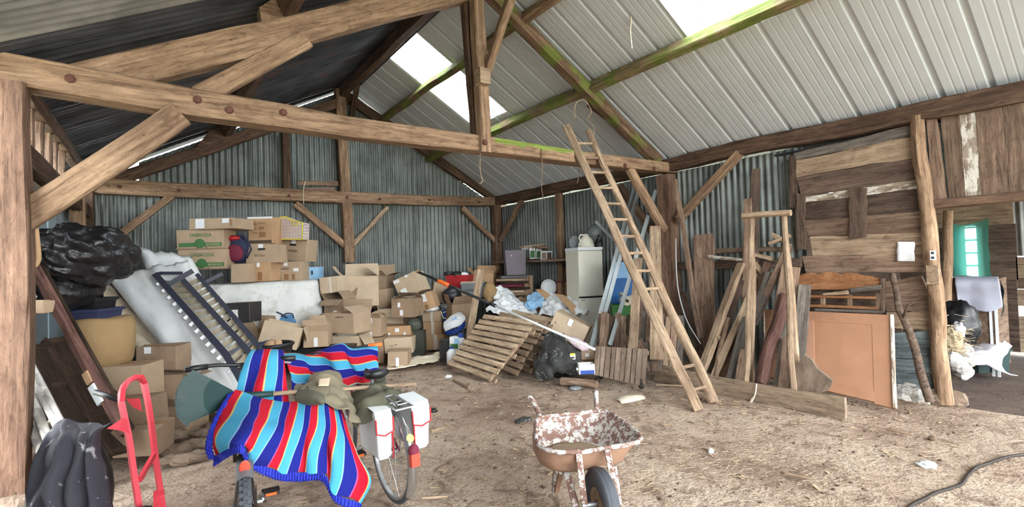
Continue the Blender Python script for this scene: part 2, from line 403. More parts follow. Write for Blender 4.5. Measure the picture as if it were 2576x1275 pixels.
x_ = 1.02; z_ = rz_(x_, .0)
beam('purlin', (x_, YF, z_), (x_, YB+.1, z_), .15, .17, MT['timber_dark'], ce, up=(-SL, 0, 1), seg=.5, jit=.015)
# wall plates
beam('wall_plate', (XR+.01, YF, ZE+.01), (XR+.01, YB+.15, ZE+.09), .2, .2, MT['timber_dark'], wr, seg=.35, jit=.02)
wl = struct('wall_left', (XL, YT, 0))
beam('wall_plate', (XL+.02, YT+.05, ZE+.04), (XL+.02, YB+.15, ZE-.0), .1, .16, MT['timber_dark'], wl, seg=.5)
def post(name, p, q, a, b, m, par, **k): return beam(name, p, q, a, b, MT[m], par, up=(0, 1, 0), **k)
# right wall frame
post('post', (XR, YB, -.05), (XR, YB, ZE), .19, .19, 'timber_post', wr)
post('post', (XR+.03, 7.7, 0), (XR+.03, 7.7, ZE), .12, .14, 'timber', wr)
post('post', (XR+.02, YT, -.05), (XR+.0, YT, ZE-.1), .22, .24, 'timber_post', wr, jit=.015)
beam('wall_brace', AX(1322, 485, 6.76), AX(1258, 605, 6.76), .09, .11, MT['timber'], wr)
beam('wall_brace', AX(1862, 385, 6.74), AX(1708, 552, 6.74), .1, .12, MT['timber'], wr)
beam('wall_brace', AX(1560, 470, 6.76), AX(1640, 580, 6.76), .1, .13, MT['timber_dark'], wr)
beam('wall_rail', (XR+.03, YB, 1.72), (XR+.03, 7.1, 1.66), .1, .07, MT['plank'], wr)
beam('wall_rail', (XR+.04, 4.9, 1.5), (XR+.04, 3.0, 1.52), .08, .12, MT['plank_dark'], wr)
# ---- trusses
def truss(y, label, front):
    t = thing('roof_truss', label, 'truss', (XM, y, ZE)); t['kind'] = 'structure'
    return t
tf = truss(YT, 'wide old timber roof truss spanning the middle of the barn above the ladder', True)
A = AY(-6, 175, YT); B = AY(700, 297, YT); Cc = AY(1208, 362, YT); D = AY(1690, 424, YT)
g = G(); L = (D-A).length
# tie beam as one long hewn timber that sags a little
pts = [A, AY(230, 219, YT), AY(480, 263, YT), AY(720, 298, YT), AY(860, 322, YT), AY(1040, 345, YT), AY(1206, 365, YT), AY(1440, 398, YT), AY(1690, 425, YT)]
T = frame(A, D-A); Ti = T.inverted(); rs = []
for i, p in enumerate(pts):
    q = Ti @ p; hh = [.225, .225, .225, .215, .205, .195, .19, .17, .16][i]
    a, b, c = .11, hh/2, .015
    rs.append([q+V((0, y_*1.0+rnd.uniform(-.004, .004), z_+rnd.uniform(-.006, .006))) for y_, z_ in ((-a+c, -b), (a-c, -b), (a, -b+c), (a, b-c), (a-c, b), (-a+c, b), (-a, b-c), (-a, -b+c))])
obj('tie_beam', G().rings(rs), MT['timber_tie'], tf, T)
def bolt(px, py, y, r, par, m='rustpeg'):
    p = AY(px, py, y); g = G().lathe([(r*1.15, 0), (r*1.1, .012), (r*.8, .022), (.001, .024)], 7); obj('bolt', g, MT[m], par, M.Translation(p) @ M.Rotation(PI/2, 4, 'X'))
for px, py in ((177, 198), (497, 251), (577, 277), (713, 283), (1572, 416), (1645, 424), (1220, 358)): bolt(px, py, YT-.115 if px != 1220 else YT-.18, .03, tf)
beam('rafter', AY(190, 212, YT+.02), AY(1310, -62, YT+.02), .15, .27, MT['timber'], tf, up=(-SL, 0, 1), jit=.012)
beam('rafter', AY(1225, -22, YT-.02), AY(1655, 405, YT-.02), .15, .155, MT['timber_moss'], tf, up=(SR, 0, 1), jit=.012)
beam('rafter', AY(1490, 262, YT+.15), AY(1720, 428, YT+.15), .1, .13, MT['timber_dark'], tf, up=(SR, 0, 1), jit=.012, ext=.05)
beam('strut', AY(500, 245, YT-.02), AY(770, 100, YT-.02), .1, .17, MT['timber'], tf, up=(-1, 0, 1))
beam('brace', AY(62, 545, YT+.03), AY(448, 293, YT-.1), .1, .2, MT['timber'], tf, up=(-1, 0, 1), ext=.03)
beam('brace', AY(1585, 425, YT-.05), AY(1668, 575, YT-.05), .1, .13, MT['timber'], tf, up=(1, 0, 1), ext=.03)
kp = [AY(1182, -20, YT), AY(1207, 378, YT)]
beam('king_post', AY(1170, -40, YT+.06), AY(1200, 345, YT+.06), .13, .12, MT['timber_dark'], tf, up=(0, 1, 0))
beam('king_post', AY(1198, -40, YT-.1), AY(1217, 385, YT-.1), .14, .14, MT['timber'], tf, up=(0, 1, 0))
beam('ridge_brace', AY(1222, 190, YT-.1), AY(1222, 190, YT-.1)+(V((XM, 3.7, 5.0))-AY(1222, 190, YT-.1))*1, .09, .1, MT['timber'], tf)
obj('block', G().box((-.07, -.06, -.09), (.07, .06, .09)), MT['plank_pale'], tf, M.Translation(AY(1214, 194, YT-.2)))
# chock that carries the purlin on the left rafter
pg = [AY(*q, YT) for q in ((596, 84), (655, 62), (650, 25), (690, 0), (712, 8), (740, 50), (745, 66), (640, 96))]
obj('purlin_chock', G().prism([p-V((0, .06, 0)) for p in pg], (0, .16, 0)), MT['timber'], tf, M())
tb = truss(YB, 'back gable timber truss against the corrugated wall', False)
bt = lambda px, py, o=0: AY(px, py, YB+o)
pts = [bt(215, 466), bt(400, 476), bt(728, 492), bt(860, 497), bt(1100, 505), bt(1268, 508)]
T = frame(pts[0], pts[-1]-pts[0]); Ti = T.inverted(); rs = []
for i, p in enumerate(pts):
    q = Ti @ p; a, b, c = .09, .125-.004*i, .02
    rs.append([q+V((0, y_, z_+rnd.uniform(-.008, .008))) for y_, z_ in ((-a+c, -b), (a-c, -b), (a, -b+c), (a, b-c), (a-c, b), (-a+c, b), (-a, b-c), (-a, -b+c))])
obj('tie_beam', G().rings(rs), MT['timber'], tb, T)
for px, py in ((300, 469), (450, 478), (727, 492), (873, 497), (955, 500), (1205, 508), (1080, 503)): bolt(px, py, YB-.095, .026, tb)
beam('rafter', bt(236, 474), bt(870, 252), .13, .19, MT['timber_dark'], tb, up=(-SL, 0, 1), jit=.014)
beam('rafter', bt(850, 228), bt(1255, 508), .13, .19, MT['timber_dark'], tb, up=(SR, 0, 1), jit=.014)
beam('king_post', bt(853, 225, -.02), bt(880, 660, -.02), .2, .14, MT['timber'], tb, up=(0, 1, 0))
beam('post', bt(719, 335, .05), bt(722, 475, .05), .14, .1, MT['timber_dark'], tb, up=(0, 1, 0))
beam('brace', bt(742, 512), bt(868, 618), .09, .13, MT['timber'], tb, up=(1, 0, 1))
log('brace', bt(975, 522), bt(880, 625), .045, .055, MT['plank_pale'], tb)
beam('brace', bt(432, 492), bt(305, 590), .1, .12, MT['timber'], tb, up=(-1, 0, 1))
beam('brace', bt(1162, 522), bt(1248, 608), .09, .12, MT['timber'], tb, up=(1, 0, 1))
beam('ridge_brace', AY(905, 178, YB-.9), AY(885, 290, YB), .08, .1, MT['timber_dark'], tb, up=(1, 0, 0))
pg = [bt(*q) for q in ((488, 378), (515, 345), (528, 325), (552, 318), (575, 345), (490, 385))]
obj('purlin_chock', G().prism([p-V((0, .08, 0)) for p in pg], (0, .14, 0)), MT['timber_dark'], tb, M())
# left wall: post of the middle truss, corner post, fibre sheet, eave slats
post('post', (XL-.02, YT, -.05), (XL-.0, YT, ZE-.08), .25, .25, 'timber_post', wl, jit=.015)
post('post', (XL, YB-.05, 0), (XL, YB-.05, ZE), .18, .18, 'timber_dark', wl)
post('post', (XL, 8.9, 0), (XL, 8.9, 3.0), .16, .16, 'timber', wl)
beam('wall_rail', (XL, YT, 2.6), (XL, YB, 2.62), .1, .2, MT['timber_dark'], wl)
MT['fibre'] = plain('pale blue grey wall sheet', rgb(140, 154, 160), .7, .08, 3, dirt=.15)
for k in range(4):
    y0 = 5.2+1.25*k
    obj('wall_sheet', G().box((0, 0, 0), (.02, 1.24, 2.62 if k < 2 else 2.86)), MT['fibre'], wl, M.Translation((XL-.16-.01*(k % 2), y0, 0)))
for k in range(9):
    y0 = YF+.85*k
    if y0+.85 < YT: obj('corrugated_sheet', corr_geo(.88, 3.0, seed=k+300), MT['tin'], wl, M.Translation((XL-.16, y0+.86, 0)) @ ROT, smooth=True)
for k in range(5): beam('slat', (XL, 5.75+.42*k, 2.68), (XL, 5.78+.42*k, 3.06), .06, .09, MT['plank'], wl)
# right wall from the yard end to the door: boards above the opening, log wall beside it
NX = V((-1, 0, 0)); xw = XR-.02
def wplank(c, m, t=.03, name='plank', x=xw, wob=.02, par=None):
    return slab(name, [AX(*p, x) for p in c], NX, t, MT[m], par or wr, wob)
cr = lambda a, b: (1716+a/1.992, b/1.992)
rows = [((560, 768), (1165, 622), (1168, 682), (565, 803), 'plank_grey'), ((563, 803), (1168, 682), (1172, 788), (572, 886), 'plank_pale'),
        ((570, 888), (1172, 790), (1182, 896), (600, 985), 'plank_dark'), ((614, 985), (1182, 898), (1185, 944), (616, 1018), 'plank_white'),
        ((610, 1018), (1186, 946), (1192, 1060), (615, 1108), 'plank_dark'), ((600, 1108), (1193, 1062), (1200, 1162), (640, 1186), 'plank'),
        ((640, 1186), (1200, 1164), (1212, 1272), (655, 1282), 'plank_pale'), ((600, 1282), (1212, 1274), (1214, 1360), (620, 1368), 'plank')]
for a, b, c, d, m in rows: wplank([cr(*a), cr(*b), cr(*c), cr(*d)], m)
wplank([cr(835, 945), cr(918, 940), cr(920, 1188), cr(838, 1195)][1:]+[cr(835, 945)], 'plank_dark', .035, 'batten', xw-.035)
wplank([cr(612, 970), cr(612, 1250), cr(575, 1250), cr(570, 970)], 'plank_dark', .05, 'batten', xw-.04)
wplank([cr(565, 775), cr(572, 1040), cr(540, 1040), cr(532, 785)], 'plank_dark', .06, 'batten', xw-.02)
for a, b, c, d, m in (((1222, 600), (1278, 595), (1330, 1010), (1255, 1020), 'plank'), ((1295, 588), (1388, 570), (1420, 1000), (1338, 1012), 'plank'),
                      ((1388, 548), (1465, 535), (1498, 998), (1420, 1002), 'plank_white'), ((1468, 540), (1605, 518), (1640, 985), (1500, 995), 'plank'),
                      ((1607, 515), (1730, 492), (1760, 975), (1642, 985), 'plank')):
    slab('plank', [AX(*cr(*q), xw) for q in (b, c, d, a)], NX, .03, MT[m], wr, .012)
for k in range(12): slab('plank', [(xw, .62-.2*k, 3.05), (xw, .62-.2*k, 2.1), (xw, .43-.2*k, 2.1), (xw, .43-.2*k, 3.05)], NX, .03, MT['plank'], wr, .012)
beam('door_lintel', (XR-.01, 1.62, 2.12), (XR-.01, -1.8, 2.12), .1, .1, MT['timber_dark'], wr)
log('door_post', AX(2308, 292, XR-.06), AX(2378, 1016, XR-.06), .062, .075, MT['timber'], wr, jit=.15)
obj('plank', G().box((-.02, -.05, -.1), (.02, .05, .1)), MT['plank_pale'], wr, M.Translation(AX(2347, 691, XR-.15)))
# low log wall left of the door post
cd_ = lambda a, b: (1880+a/3.035, 640+b/3.035)
for a, b, c, d, m in (((1040, 205), (1325, 165), (1395, 310), (1050, 330), 'plank'), ((1050, 330), (1395, 312), (1410, 425), (1060, 440), 'plank'), ((1060, 442), (1412, 428), (1420, 580), (1070, 560), 'plank_pale'),
                      ((1115, 600), (1430, 580), (1438, 690), (1120, 680), 'plank_blue'), ((1120, 682), (1438, 692), (1445, 805), (1125, 790), 'plank_blue'), ((1125, 792), (1446, 807), (1452, 920), (1128, 900), 'plank_blue'), ((1128, 902), (1452, 922), (1462, 1030), (1130, 1010), 'plank_blue')):
    slab('plank', [AX(*cd_(*q), xw) for q in (a, b, c, d)], NX, .06, MT[m], wr, .02)
for k in range(7): slab('plank', [(xw+.03, 3.02, 1.32-.19*k), (xw+.03, 1.95, 1.32-.19*k), (xw+.03, 1.95, 1.14-.19*k), (xw+.03, 3.02, 1.14-.19*k)], NX, .05, MT['plank_dark'], wr, .01)
# the wall beyond the doorway towards the yard
for k in range(9): obj('corrugated_sheet', corr_geo(.4, 2.1, seed=k+400), MT['tin'], wr, M.Translation((XR+.05, -1.0-.2*k, 0)) @ ROT, smooth=True)
for k, (x0, y0, x1, y1, lab) in enumerate(((748, 460, 850, 462, 'upper offcut board nailed above the gable tie beam'), (762, 478, 842, 476, 'lower offcut board lying on the gable tie beam'))):
    SEED[0] += 1; p, q = AY(x0, y0, YB-.02), AY(x1, y1, YB-.02); tag(obj('offcut', beam_geo((q-p).length, .03, .09, .008, .005, SEED[0]), MT['plank'], None, frame(p, q-p)), lab, 'offcut')
# ---------------------------------------------------------------- cartons and the heap along the gable wall
def card(name, c, dirt=0): return plain(name, c, .85, .08, 5, .004, 60, dirt=dirt, Specular_IOR_Level=.2)
MT['card'] = card('brown cardboard', rgb(172, 149, 124)); MT['card_pale'] = card('pale cardboard', rgb(188, 168, 143)); MT['card_dark'] = card('dull cardboard', rgb(148, 125, 103), .2)
MT['card_orange'] = card('warm cardboard', rgb(180, 146, 112)); MT['card_in'] = card('inside of cardboard', rgb(160, 128, 96))
MT['paper'] = plain('white paper', rgb(226, 226, 226), .7, .04); MT['tape_clear'] = plain('pale packing tape', rgb(205, 195, 180), .3, .05); MT['tape_brown'] = plain('brown packing tape', rgb(140, 104, 70), .35, .1)
MT['ink'] = plain('dark printing ink', rgb(78, 66, 56), .8, .1); MT['green_print'] = plain('green printing ink', rgb(66, 110, 64), .8, .1)
MT['black'] = plain('black plastic', rgb(26, 26, 28), .45, .2); MT['black_box'] = plain('charcoal board', rgb(46, 42, 42), .6, .1)
MT['white_plastic'] = plain('white plastic', rgb(228, 230, 230), .4, .03); MT['blue_pale'] = plain('light blue board', rgb(150, 192, 226), .6, .05)
MT['blue'] = plain('deep blue plastic', rgb(26, 66, 150), .4, .08); MT['red'] = plain('red plastic', rgb(170, 28, 36), .4, .1); MT['grey'] = plain('grey plastic', rgb(120, 124, 126), .45, .1)
MT['green'] = plain('green plastic', rgb(46, 104, 44), .45, .1); MT['navy'] = plain('navy nylon', rgb(38, 42, 72), .8, .15); MT['maroon'] = plain('maroon nylon', rgb(110, 28, 52), .8, .2)
MT['yellow'] = plain('yellow piping', rgb(222, 205, 60), .5, .05); MT['orange'] = plain('orange plastic', rgb(236, 110, 40), .4, .05); MT['cream'] = plain('cream enamel', rgb(222, 218, 200), .35, .03)
MT['cloth_white'] = plain('off white cloth', rgb(172, 168, 172), .9, .06, 4, .01, 20); MT['cream_cloth'] = plain('cream cloth', rgb(226, 214, 188), .9, .06)
def DY(px, py, Y): return Y/view(px, py).y
def text_part(s, size, mat, par, T, bold=0):
    cu = bpy.data.curves.new('lettering', 'FONT'); cu.body = s; cu.size = size; cu.align_x = 'CENTER'; cu.align_y = 'CENTER'; cu.extrude = .0008; cu.offset = bold; cu.resolution_u = 3
    tmp = bpy.data.objects.new('lettering_curve', cu); me = bpy.data.meshes.new_from_object(tmp); bpy.data.objects.remove(tmp); bpy.data.curves.remove(cu)
    me.materials.clear(); me.materials.append(mat)
    o = bpy.data.objects.new('printed_text', me); C.objects.link(o); o.parent = par; o.matrix_basis = T; return o
FRONT = M.Rotation(PI/2, 4, 'X')
ADJ = {'big open carton with a broad blank face high in the heap': 0.9876,
       'big tilted carton with barcode label at the tip of the paint pole': 1.0043,
       'bright blue cool box with white lid among the bags': 1.0135,
       'brown carton with oval hand hole under the tall printed carton': 0.9772,
       'bulging carton under the carton with two arrows': 0.9964,
       'carton right behind the big blank one, under the topmost open carton': 0.9937,
       'carton with a bent lid and three white stickers below the big tilted carton': 0.9653,
       'carton with a white taped corner behind the striped blanket': 0.9962,
       'carton with brown tape between the plain one and the printed one on the bench': 0.9922,
       'carton with two white tabs under the plastic wrapped mattress': 1.0754,
       'crumpled carton below the one with two white tabs': 1.0224,
       'dark olive green metal can with embossed cross beside the arrow stack': 1.0553,
       'dull carton beneath the large one behind the hand truck': 0.9481,
       'flat black crate under the carton with the long white tab': 0.9692,
       'large carton behind the red hand truck handle': 0.9978,
       'large carton tipped on its side above the black tub': 0.9761,
       'light blue box with two round holes at the end of the bench': 1.0354,
       'long flat brown box with two white labels, topmost on the banana cartons': 0.9843,
       'lower of two banana cartons with green band, on the covered bench': 0.9986,
       'lowest carton of the arrow stack, standing on the earth': 0.9542,
       'lowest carton with pale tape behind the hand truck': 0.9855,
       'open carton filled with cream cloth at the foot of the heap': 0.9649,
       'open carton half hidden behind the bed base rail': 1.009,
       'open carton with a wide drooping flap under the big blank carton': 0.9905,
       'open carton with folded front flap below the taped pale carton': 0.9504,
       'open carton with handwriting standing on the carton of cream cloth': 0.9271,
       'open carton with hinged front flap and a long white tab': 0.9541,
       'printed carton with white tab and sticker beside the light blue box on the bench': 1.0141,
       'shadowed carton on the ground behind the hand truck legs': 0.9177,
       'short carton printed with two white upright arrows': 1.0395,
       'slumped carton with a raised side flap above the arrow carton': 1.0363,
       'small plain carton leftmost of the bottom row on the bench': 0.967,
       'small taped carton wedged under the big tilted barcode carton': 1.0088,
       'squashed brown carton end between the arrow stack and the green can': 1.0218,
       'squashed carton third from the top behind the hand truck': 1.0542,
       'tall narrow printed carton with white top, above the box with a hand hole': 0.9848,
       'taped pale carton tilted at the edge of the white dust sheet': 0.947,
       'tilted brown carton with white tab under the yellow patterned bag': 1.0355,
       'topmost open carton with raised flap against the corrugated wall': 1.037,
       'torn open carton behind the pallet plank': 0.9865,
       'white boxed plant picture on the wall shelf, left one': 0.9915,
       'yellow edged shopping bag with rows of printed discs on the tilted carton': 1.0046}
def carton(label, x0, x1, yt, yb, D=None, Y=None, dy=0, dep=None, roll=0, m='card', flaps=None, marks=(), words=(), name='cardboard_box', cat='box', group=None, hole=False, tilt=0, jit=.008, flip=False):
    """carton whose front face fills the given frame rectangle at depth D (or on the plane Y); dy turns it, roll and tilt lean it"""
    if D is None: D = DY((x0+x1)/2, yb, Y)
    D *= ADJ.get(label, 1)
    wd = (x1-x0)*D/FPX; h = (yb-yt)*D/FPX; c = math.cos(math.radians(dy)); wd = wd/max(.5, c) if not flip else wd
    d = dep if dep is not None else max(.2, wd*.75)
    P = AD((x0+x1)/2, yb, D)
    T = M.Translation(P) @ M.Rotation(-YAW+math.radians(dy), 4, 'Z') @ M.Rotation(math.radians(tilt), 4, 'X') @ M.Rotation(math.radians(roll), 4, 'Y')
    t = thing(name, label, cat, group=group, T=T); r = random.Random(hash_(label)); mt = MT[m]
    j = lambda: r.uniform(-jit, jit)
    lo = [V((-wd/2+j(), j(), 0)), V((wd/2+j(), j(), 0)), V((wd/2+j(), d+j(), 0)), V((-wd/2+j(), d+j(), 0))]
    hi = [V((-wd/2+j(), j(), h+j())), V((wd/2+j(), j(), h+j())), V((wd/2+j(), d+j(), h+j())), V((-wd/2+j(), d+j(), h+j()))]
    g = G()
    if not flaps:
        # sides bulge a little, the lid dips along the seam
        n = 4; ctr = V((0, d/2, h/2))
        rs = []
        for i in range(n+1):
            s = i/n; ring = []
            for k in range(4):
                a = lo[k].lerp(hi[k], s); b = lo[(k+1) % 4].lerp(hi[(k+1) % 4], s)
                for q in range(3):
                    p = a.lerp(b, q/3); o = V((p.x, p.y-d/2, 0)); bulge = .006*math.sin(PI*s)*math.sin(PI*q/3)
                    ring.append(p+(o.normalized()*bulge if o.length else V()))
            rs.append(ring)
        g.rings(rs)
        obj('body', g, mt, t, mods=(('BEVEL', dict(width=.006, segments=1)),))
        obj('lid_seam', G().box((-wd/2+.004, d/2-.022, h-.004), (wd/2-.004, d/2+.022, h+.0035)), MT['tape_brown'], t)
    else:
        th = .006; inn = [p+V(((th if p.x < 0 else -th), (th if p.y < d/2 else -th), th)) for p in lo]; ini = [p+V(((th if p.x < 0 else -th), (th if p.y < d/2 else -th), 0)) for p in hi]
        vs = lo+hi+ini+inn
        fs = [(3, 2, 1, 0)]+[(k, (k+1) % 4, 4+(k+1) % 4, 4+k) for k in range(4)]+[(4+k, 4+(k+1) % 4, 8+(k+1) % 4, 8+k) for k in range(4)]+[(8+k, 8+(k+1) % 4, 12+(k+1) % 4, 12+k) for k in range(4)]+[(12, 13, 14, 15)]
        g.add(vs, fs); obj('body', g, mt, t)
        for sd, ang in flaps.items():
            L = d*.48 if sd in 'fb' else min(wd*.48, d*.5); a = math.radians(ang)
            i0, i1, out = {'f': (4, 5, V((0, -1, 0))), 'b': (7, 6, V((0, 1, 0))), 'l': (7, 4, V((-1, 0, 0))), 'r': (6, 5, V((1, 0, 0)))}[sd]
            A, B = vs[i0], vs[i1]; dirv = V((0, 0, math.cos(a)))+out*math.sin(a); e = (B-A).normalized()
            cu = out*.02 if ang < 60 else V((0, 0, .015))
            A2 = A+dirv*L*.5+cu; B2 = B+dirv*L*.5+cu*.6; A3 = A+dirv*L+e*.01; B3 = B+dirv*L-e*.012
            nn = e.cross(dirv).normalized()*.005
            fg = G(); fg.rings([[A, B, B+nn, A+nn], [A2, B2, B2+nn, A2+nn], [A3, B3, B3+nn, A3+nn]]); obj('flap', fg, mt, t)
    for u, v, a, b, mm in marks:   # flat stickers, tape and print on the front, as fractions of the face
        nm = 'tape' if 'tape' in mm else ('label' if mm == 'paper' else 'print')
        obj(nm, G().box(((u-.5)*wd, -.0085-.002*r.random(), v*h), ((u+a-.5)*wd, -.004 if not flaps else .003, (v+b)*h)), MT[mm], t)
    for s, u, v, sz, mm in words: text_part(s, sz*h, MT[mm], t, M.Translation(((u-.5)*wd, -.0125, v*h)) @ FRONT)
    if hole:
        obj('hand_hole', G().prism([V((math.cos(k*PI/6)*.045+(.02 if math.cos(k*PI/6) > 0 else -.02), -.009, h*.72+math.sin(k*PI/6)*.018)) for k in range(12)], (0, .006, 0)), MT['black'], t)
    return t
def hash_(s): return sum((i+1)*ord(c) for i, c in enumerate(s))
tab = (.42, .8, .14, .24, 'paper')
# --- on top of the covered bench
for k, (x0, x1, yt, yb, wh) in enumerate(((450, 567, 627, 678, 'lower'), (446, 561, 578, 627, 'upper'))):
    b = carton('%s of two banana cartons with green band, %s' % (wh, 'flat brown box on it' if k else 'on the covered bench'), x0, x1, yt, yb, Y=9.0, m='card', dep=.4, dy=4, name='banana_box', group='banana cartons on the bench',
           marks=((.06, .14, .9, .2, 'green_print'), (0, .02, 1, .05, 'card_dark')), words=(('SABROSA', .52, .72, .26, 'green_print'), ('BANANAS', .78, .24, .15, 'card_pale')))
    wd = (x1-x0)*DY(505, yb, 9.0)/FPX; h = (yb-yt)*DY(505, yb, 9.0)/FPX
    obj('print', G().lathe([(.001, .0), (.075, .0), (.075, .004)], 18), MT['green_print'], b, WM(b) @ M.Translation((0, -.0095, h*.3)) @ FRONT)
    obj('hand_hole', G().box((-.05, -.0095, .005), (-.02, .0, .03)), MT['black'], b); obj('hand_hole', G().box((.08, -.0095, .005), (.11, .0, .03)), MT['black'], b)
carton('long flat brown box with two white labels, topmost on the banana cartons', 472, 592, 548, 576, Y=8.95, dep=.5, dy=-6, marks=((.15, .1, .2, .85, 'paper'), (.75, .5, .15, .4, 'paper'), (.91, .2, .05, .6, 'tape_brown')))
carton('tall narrow printed carton with white top, above the box with a hand hole', 625, 686, 545, 613, Y=9.05, dep=.36, dy=3, m='card_orange',
       marks=((.05, .02, .9, .11, 'ink'), (.2, .7, .18, .05, 'tape_brown'), (.2, .53, .18, .04, 'tape_brown'), (.2, .38, .18, .05, 'tape_brown'), (.45, .72, .25, .08, 'tape_brown'), (.45, .52, .2, .12, 'tape_brown'), (.46, .24, .26, .2, 'tape_brown'), (0, .93, 1, .07, 'paper')))
carton('brown carton with oval hand hole under the tall printed carton', 621, 697, 613, 661, Y=8.98, dep=.4, dy=3, hole=True, marks=((.4, .78, .15, .2, 'paper'),), words=(('BOOKS', .45, .38, .16, 'ink'),))
carton('tilted brown carton with white tab under the yellow patterned bag', 699, 771, 600, 656, Y=8.9, dep=.38, dy=-5, roll=5, hole=True, marks=((.44, .78, .14, .22, 'paper'),), words=(('PAPERS', .5, .45, .13, 'ink'),))
carton('small plain carton leftmost of the bottom row on the bench', 581, 618, 663, 711, Y=8.9, dep=.35, dy=3, m='card')
carton('carton with brown tape between the plain one and the printed one on the bench', 619, 680, 661, 708, Y=8.88, dep=.38, dy=3, m='card_orange', marks=((.46, .78, .12, .22, 'paper'), (.5, .05, .16, .45, 'tape_brown')))
carton('printed carton with white tab and sticker beside the light blue box on the bench', 682, 757, 658, 706, Y=8.86, dep=.38, dy=3, marks=((.44, .78, .12, .25, 'paper'), (.75, .48, .17, .17, 'paper'), (.25, .05, .1, .2, 'tape_brown'), (.45, .05, .14, .3, 'tape_brown'), (.7, .05, .1, .3, 'tape_brown')), words=(('DISCOVERY', .36, .62, .15, 'ink'),))
carton('light blue box with two round holes at the end of the bench', 757, 798, 671, 704, Y=8.86, dep=.3, dy=2, m='blue_pale', marks=((.18, .4, .1, .3, 'black'), (.65, .4, .1, .3, 'black'), (.3, .1, .05, .15, 'paper'), (.5, .1, .08, .15, 'paper')))
# --- the heap of cartons in front of the gable wall, left to right
carton('taped pale carton tilted at the edge of the white dust sheet', 805, 853, 697, 737, D=8.7, dy=-8, dep=.35, roll=-5, m='card_pale', marks=((.55, 0, .12, 1, 'tape_clear'),))
carton('open carton with folded front flap below the taped pale carton', 813, 866, 752, 792, D=8.6, dy=-12, dep=.4, m='card_dark', flaps={'f': 118, 'b': 30, 'l': 25, 'r': -40}, marks=((.5, .02, .18, .25, 'paper'),))
carton('open carton with handwriting standing on the carton of cream cloth', 808, 896, 789, 838, D=8.25, dy=-20, dep=.42, m='card', flaps={'f': -100, 'l': 110, 'b': 20, 'r': -60}, words=(('CAR WASH', .55, .82, .1, 'ink'),))
carton('open carton filled with cream cloth at the foot of the heap', 832, 905, 846, 915, D=8.05, dy=-6, dep=.4, m='card_pale', flaps={'f': 168, 'l': 150, 'r': 150, 'b': 160})
carton('big open carton with a broad blank face high in the heap', 866, 951, 695, 770, D=8.75, dy=14, dep=.5, m='card_pale', flaps={'f': -95, 'l': 40, 'b': 15, 'r': -50}, marks=((.72, .03, .1, .16, 'paper'),))
carton('topmost open carton with raised flap against the corrugated wall', 897, 974, 694, 730, D=9.3, dy=-8, dep=.45, m='card', flaps={'f': 60, 'b': 8, 'l': 55, 'r': 75}, marks=((.6, .05, .12, .5, 'paper'),))
carton('carton right behind the big blank one, under the topmost open carton', 930, 975, 728, 775, D=9.25, dy=-5, dep=.4, m='card', marks=((.05, .4, .1, .5, 'tape_brown'),))
carton('open carton with a wide drooping flap under the big blank carton', 903, 960, 800, 847, D=8.25, dy=3, dep=.42, m='card', flaps={'f': 62, 'l': 40, 'r': -60, 'b': -70}, marks=((.45, .72, .14, .28, 'paper'), (.45, 0, .12, .26, 'paper')))
carton('carton with a white taped corner behind the striped blanket', 902, 966, 850, 915, D=8.2, dy=5, dep=.42, m='card_dark', marks=((.02, .6, .04, .3, 'paper'), (.02, .84, .6, .05, 'paper')))
carton('slumped carton with a raised side flap above the arrow carton', 952, 1014, 775, 822, D=8.7, dy=10, dep=.42, m='card_pale', flaps={'f': 135, 'l': 5, 'b': 25, 'r': -30}, marks=((.6, .02, .13, .12, 'paper'),))
carton('carton with a bent lid and three white stickers below the big tilted carton', 984, 1040, 752, 798, D=8.8, dy=-14, dep=.42, m='card_dark', marks=((.3, .55, .12, .25, 'paper'), (.4, .1, .14, .3, 'paper')), flaps={'f': -80, 'b': -60, 'l': -70, 'r': -80})
carton('short carton printed with two white upright arrows', 966, 1034, 820, 857, D=8.3, dy=6, dep=.4, m='card_orange', marks=((.17, .15, .08, .4, 'paper'), (.73, .15, .08, .4, 'paper'), (.42, .6, .15, .25, 'paper')))
carton('bulging carton under the carton with two arrows', 968, 1037, 850, 889, D=8.22, dy=4, dep=.42, m='card_pale', marks=((.55, .0, .13, .22, 'paper'), (.2, .5, .12, .03, 'ink'), (.35, .55, .12, .03, 'ink')), jit=.02)
carton('lowest carton of the arrow stack, standing on the earth', 976, 1026, 885, 921, D=8.15, dy=3, dep=.4, m='card', marks=((.4, .0, .16, .6, 'paper'),))
carton('squashed brown carton end between the arrow stack and the green can', 1018, 1044, 785, 830, D=8.9, dy=8, dep=.4, m='card_dark')
carton('big tilted carton with barcode label at the tip of the paint pole', 1003, 1066, 690, 742, D=9.0, dy=-14, dep=.4, roll=-22, m='card_pale', marks=((.15, .14, .25, .3, 'paper'), (0.0, .82, .25, .16, 'paper'), (.55, .88, .1, .12, 'paper')))
carton('small taped carton wedged under the big tilted barcode carton', 1046, 1098, 738, 780, D=8.9, dy=-8, dep=.34, roll=-18, m='card_orange', marks=((.05, .55, .2, .4, 'paper'), (.5, .5, .2, .45, 'paper'), (.5, 0, .18, .3, 'tape_brown')))
carton('lower taped carton of the little stack beside the blue cool box', 1072, 1116, 842, 880, D=9.35, dy=-6, dep=.4, m='card_orange', marks=((.45, 0, .2, 1, 'tape_clear'),))
carton('middle taped carton of the little stack beside the blue cool box', 1064, 1112, 809, 842, D=9.4, dy=-8, dep=.4, m='card_orange', marks=((.45, 0, .16, 1, 'tape_clear'),))
carton('upper taped carton of the little stack beside the blue cool box', 1062, 1109, 784, 809, D=9.4, dy=-8, dep=.4, m='card', marks=((.45, 0, .14, 1, 'tape_clear'),))
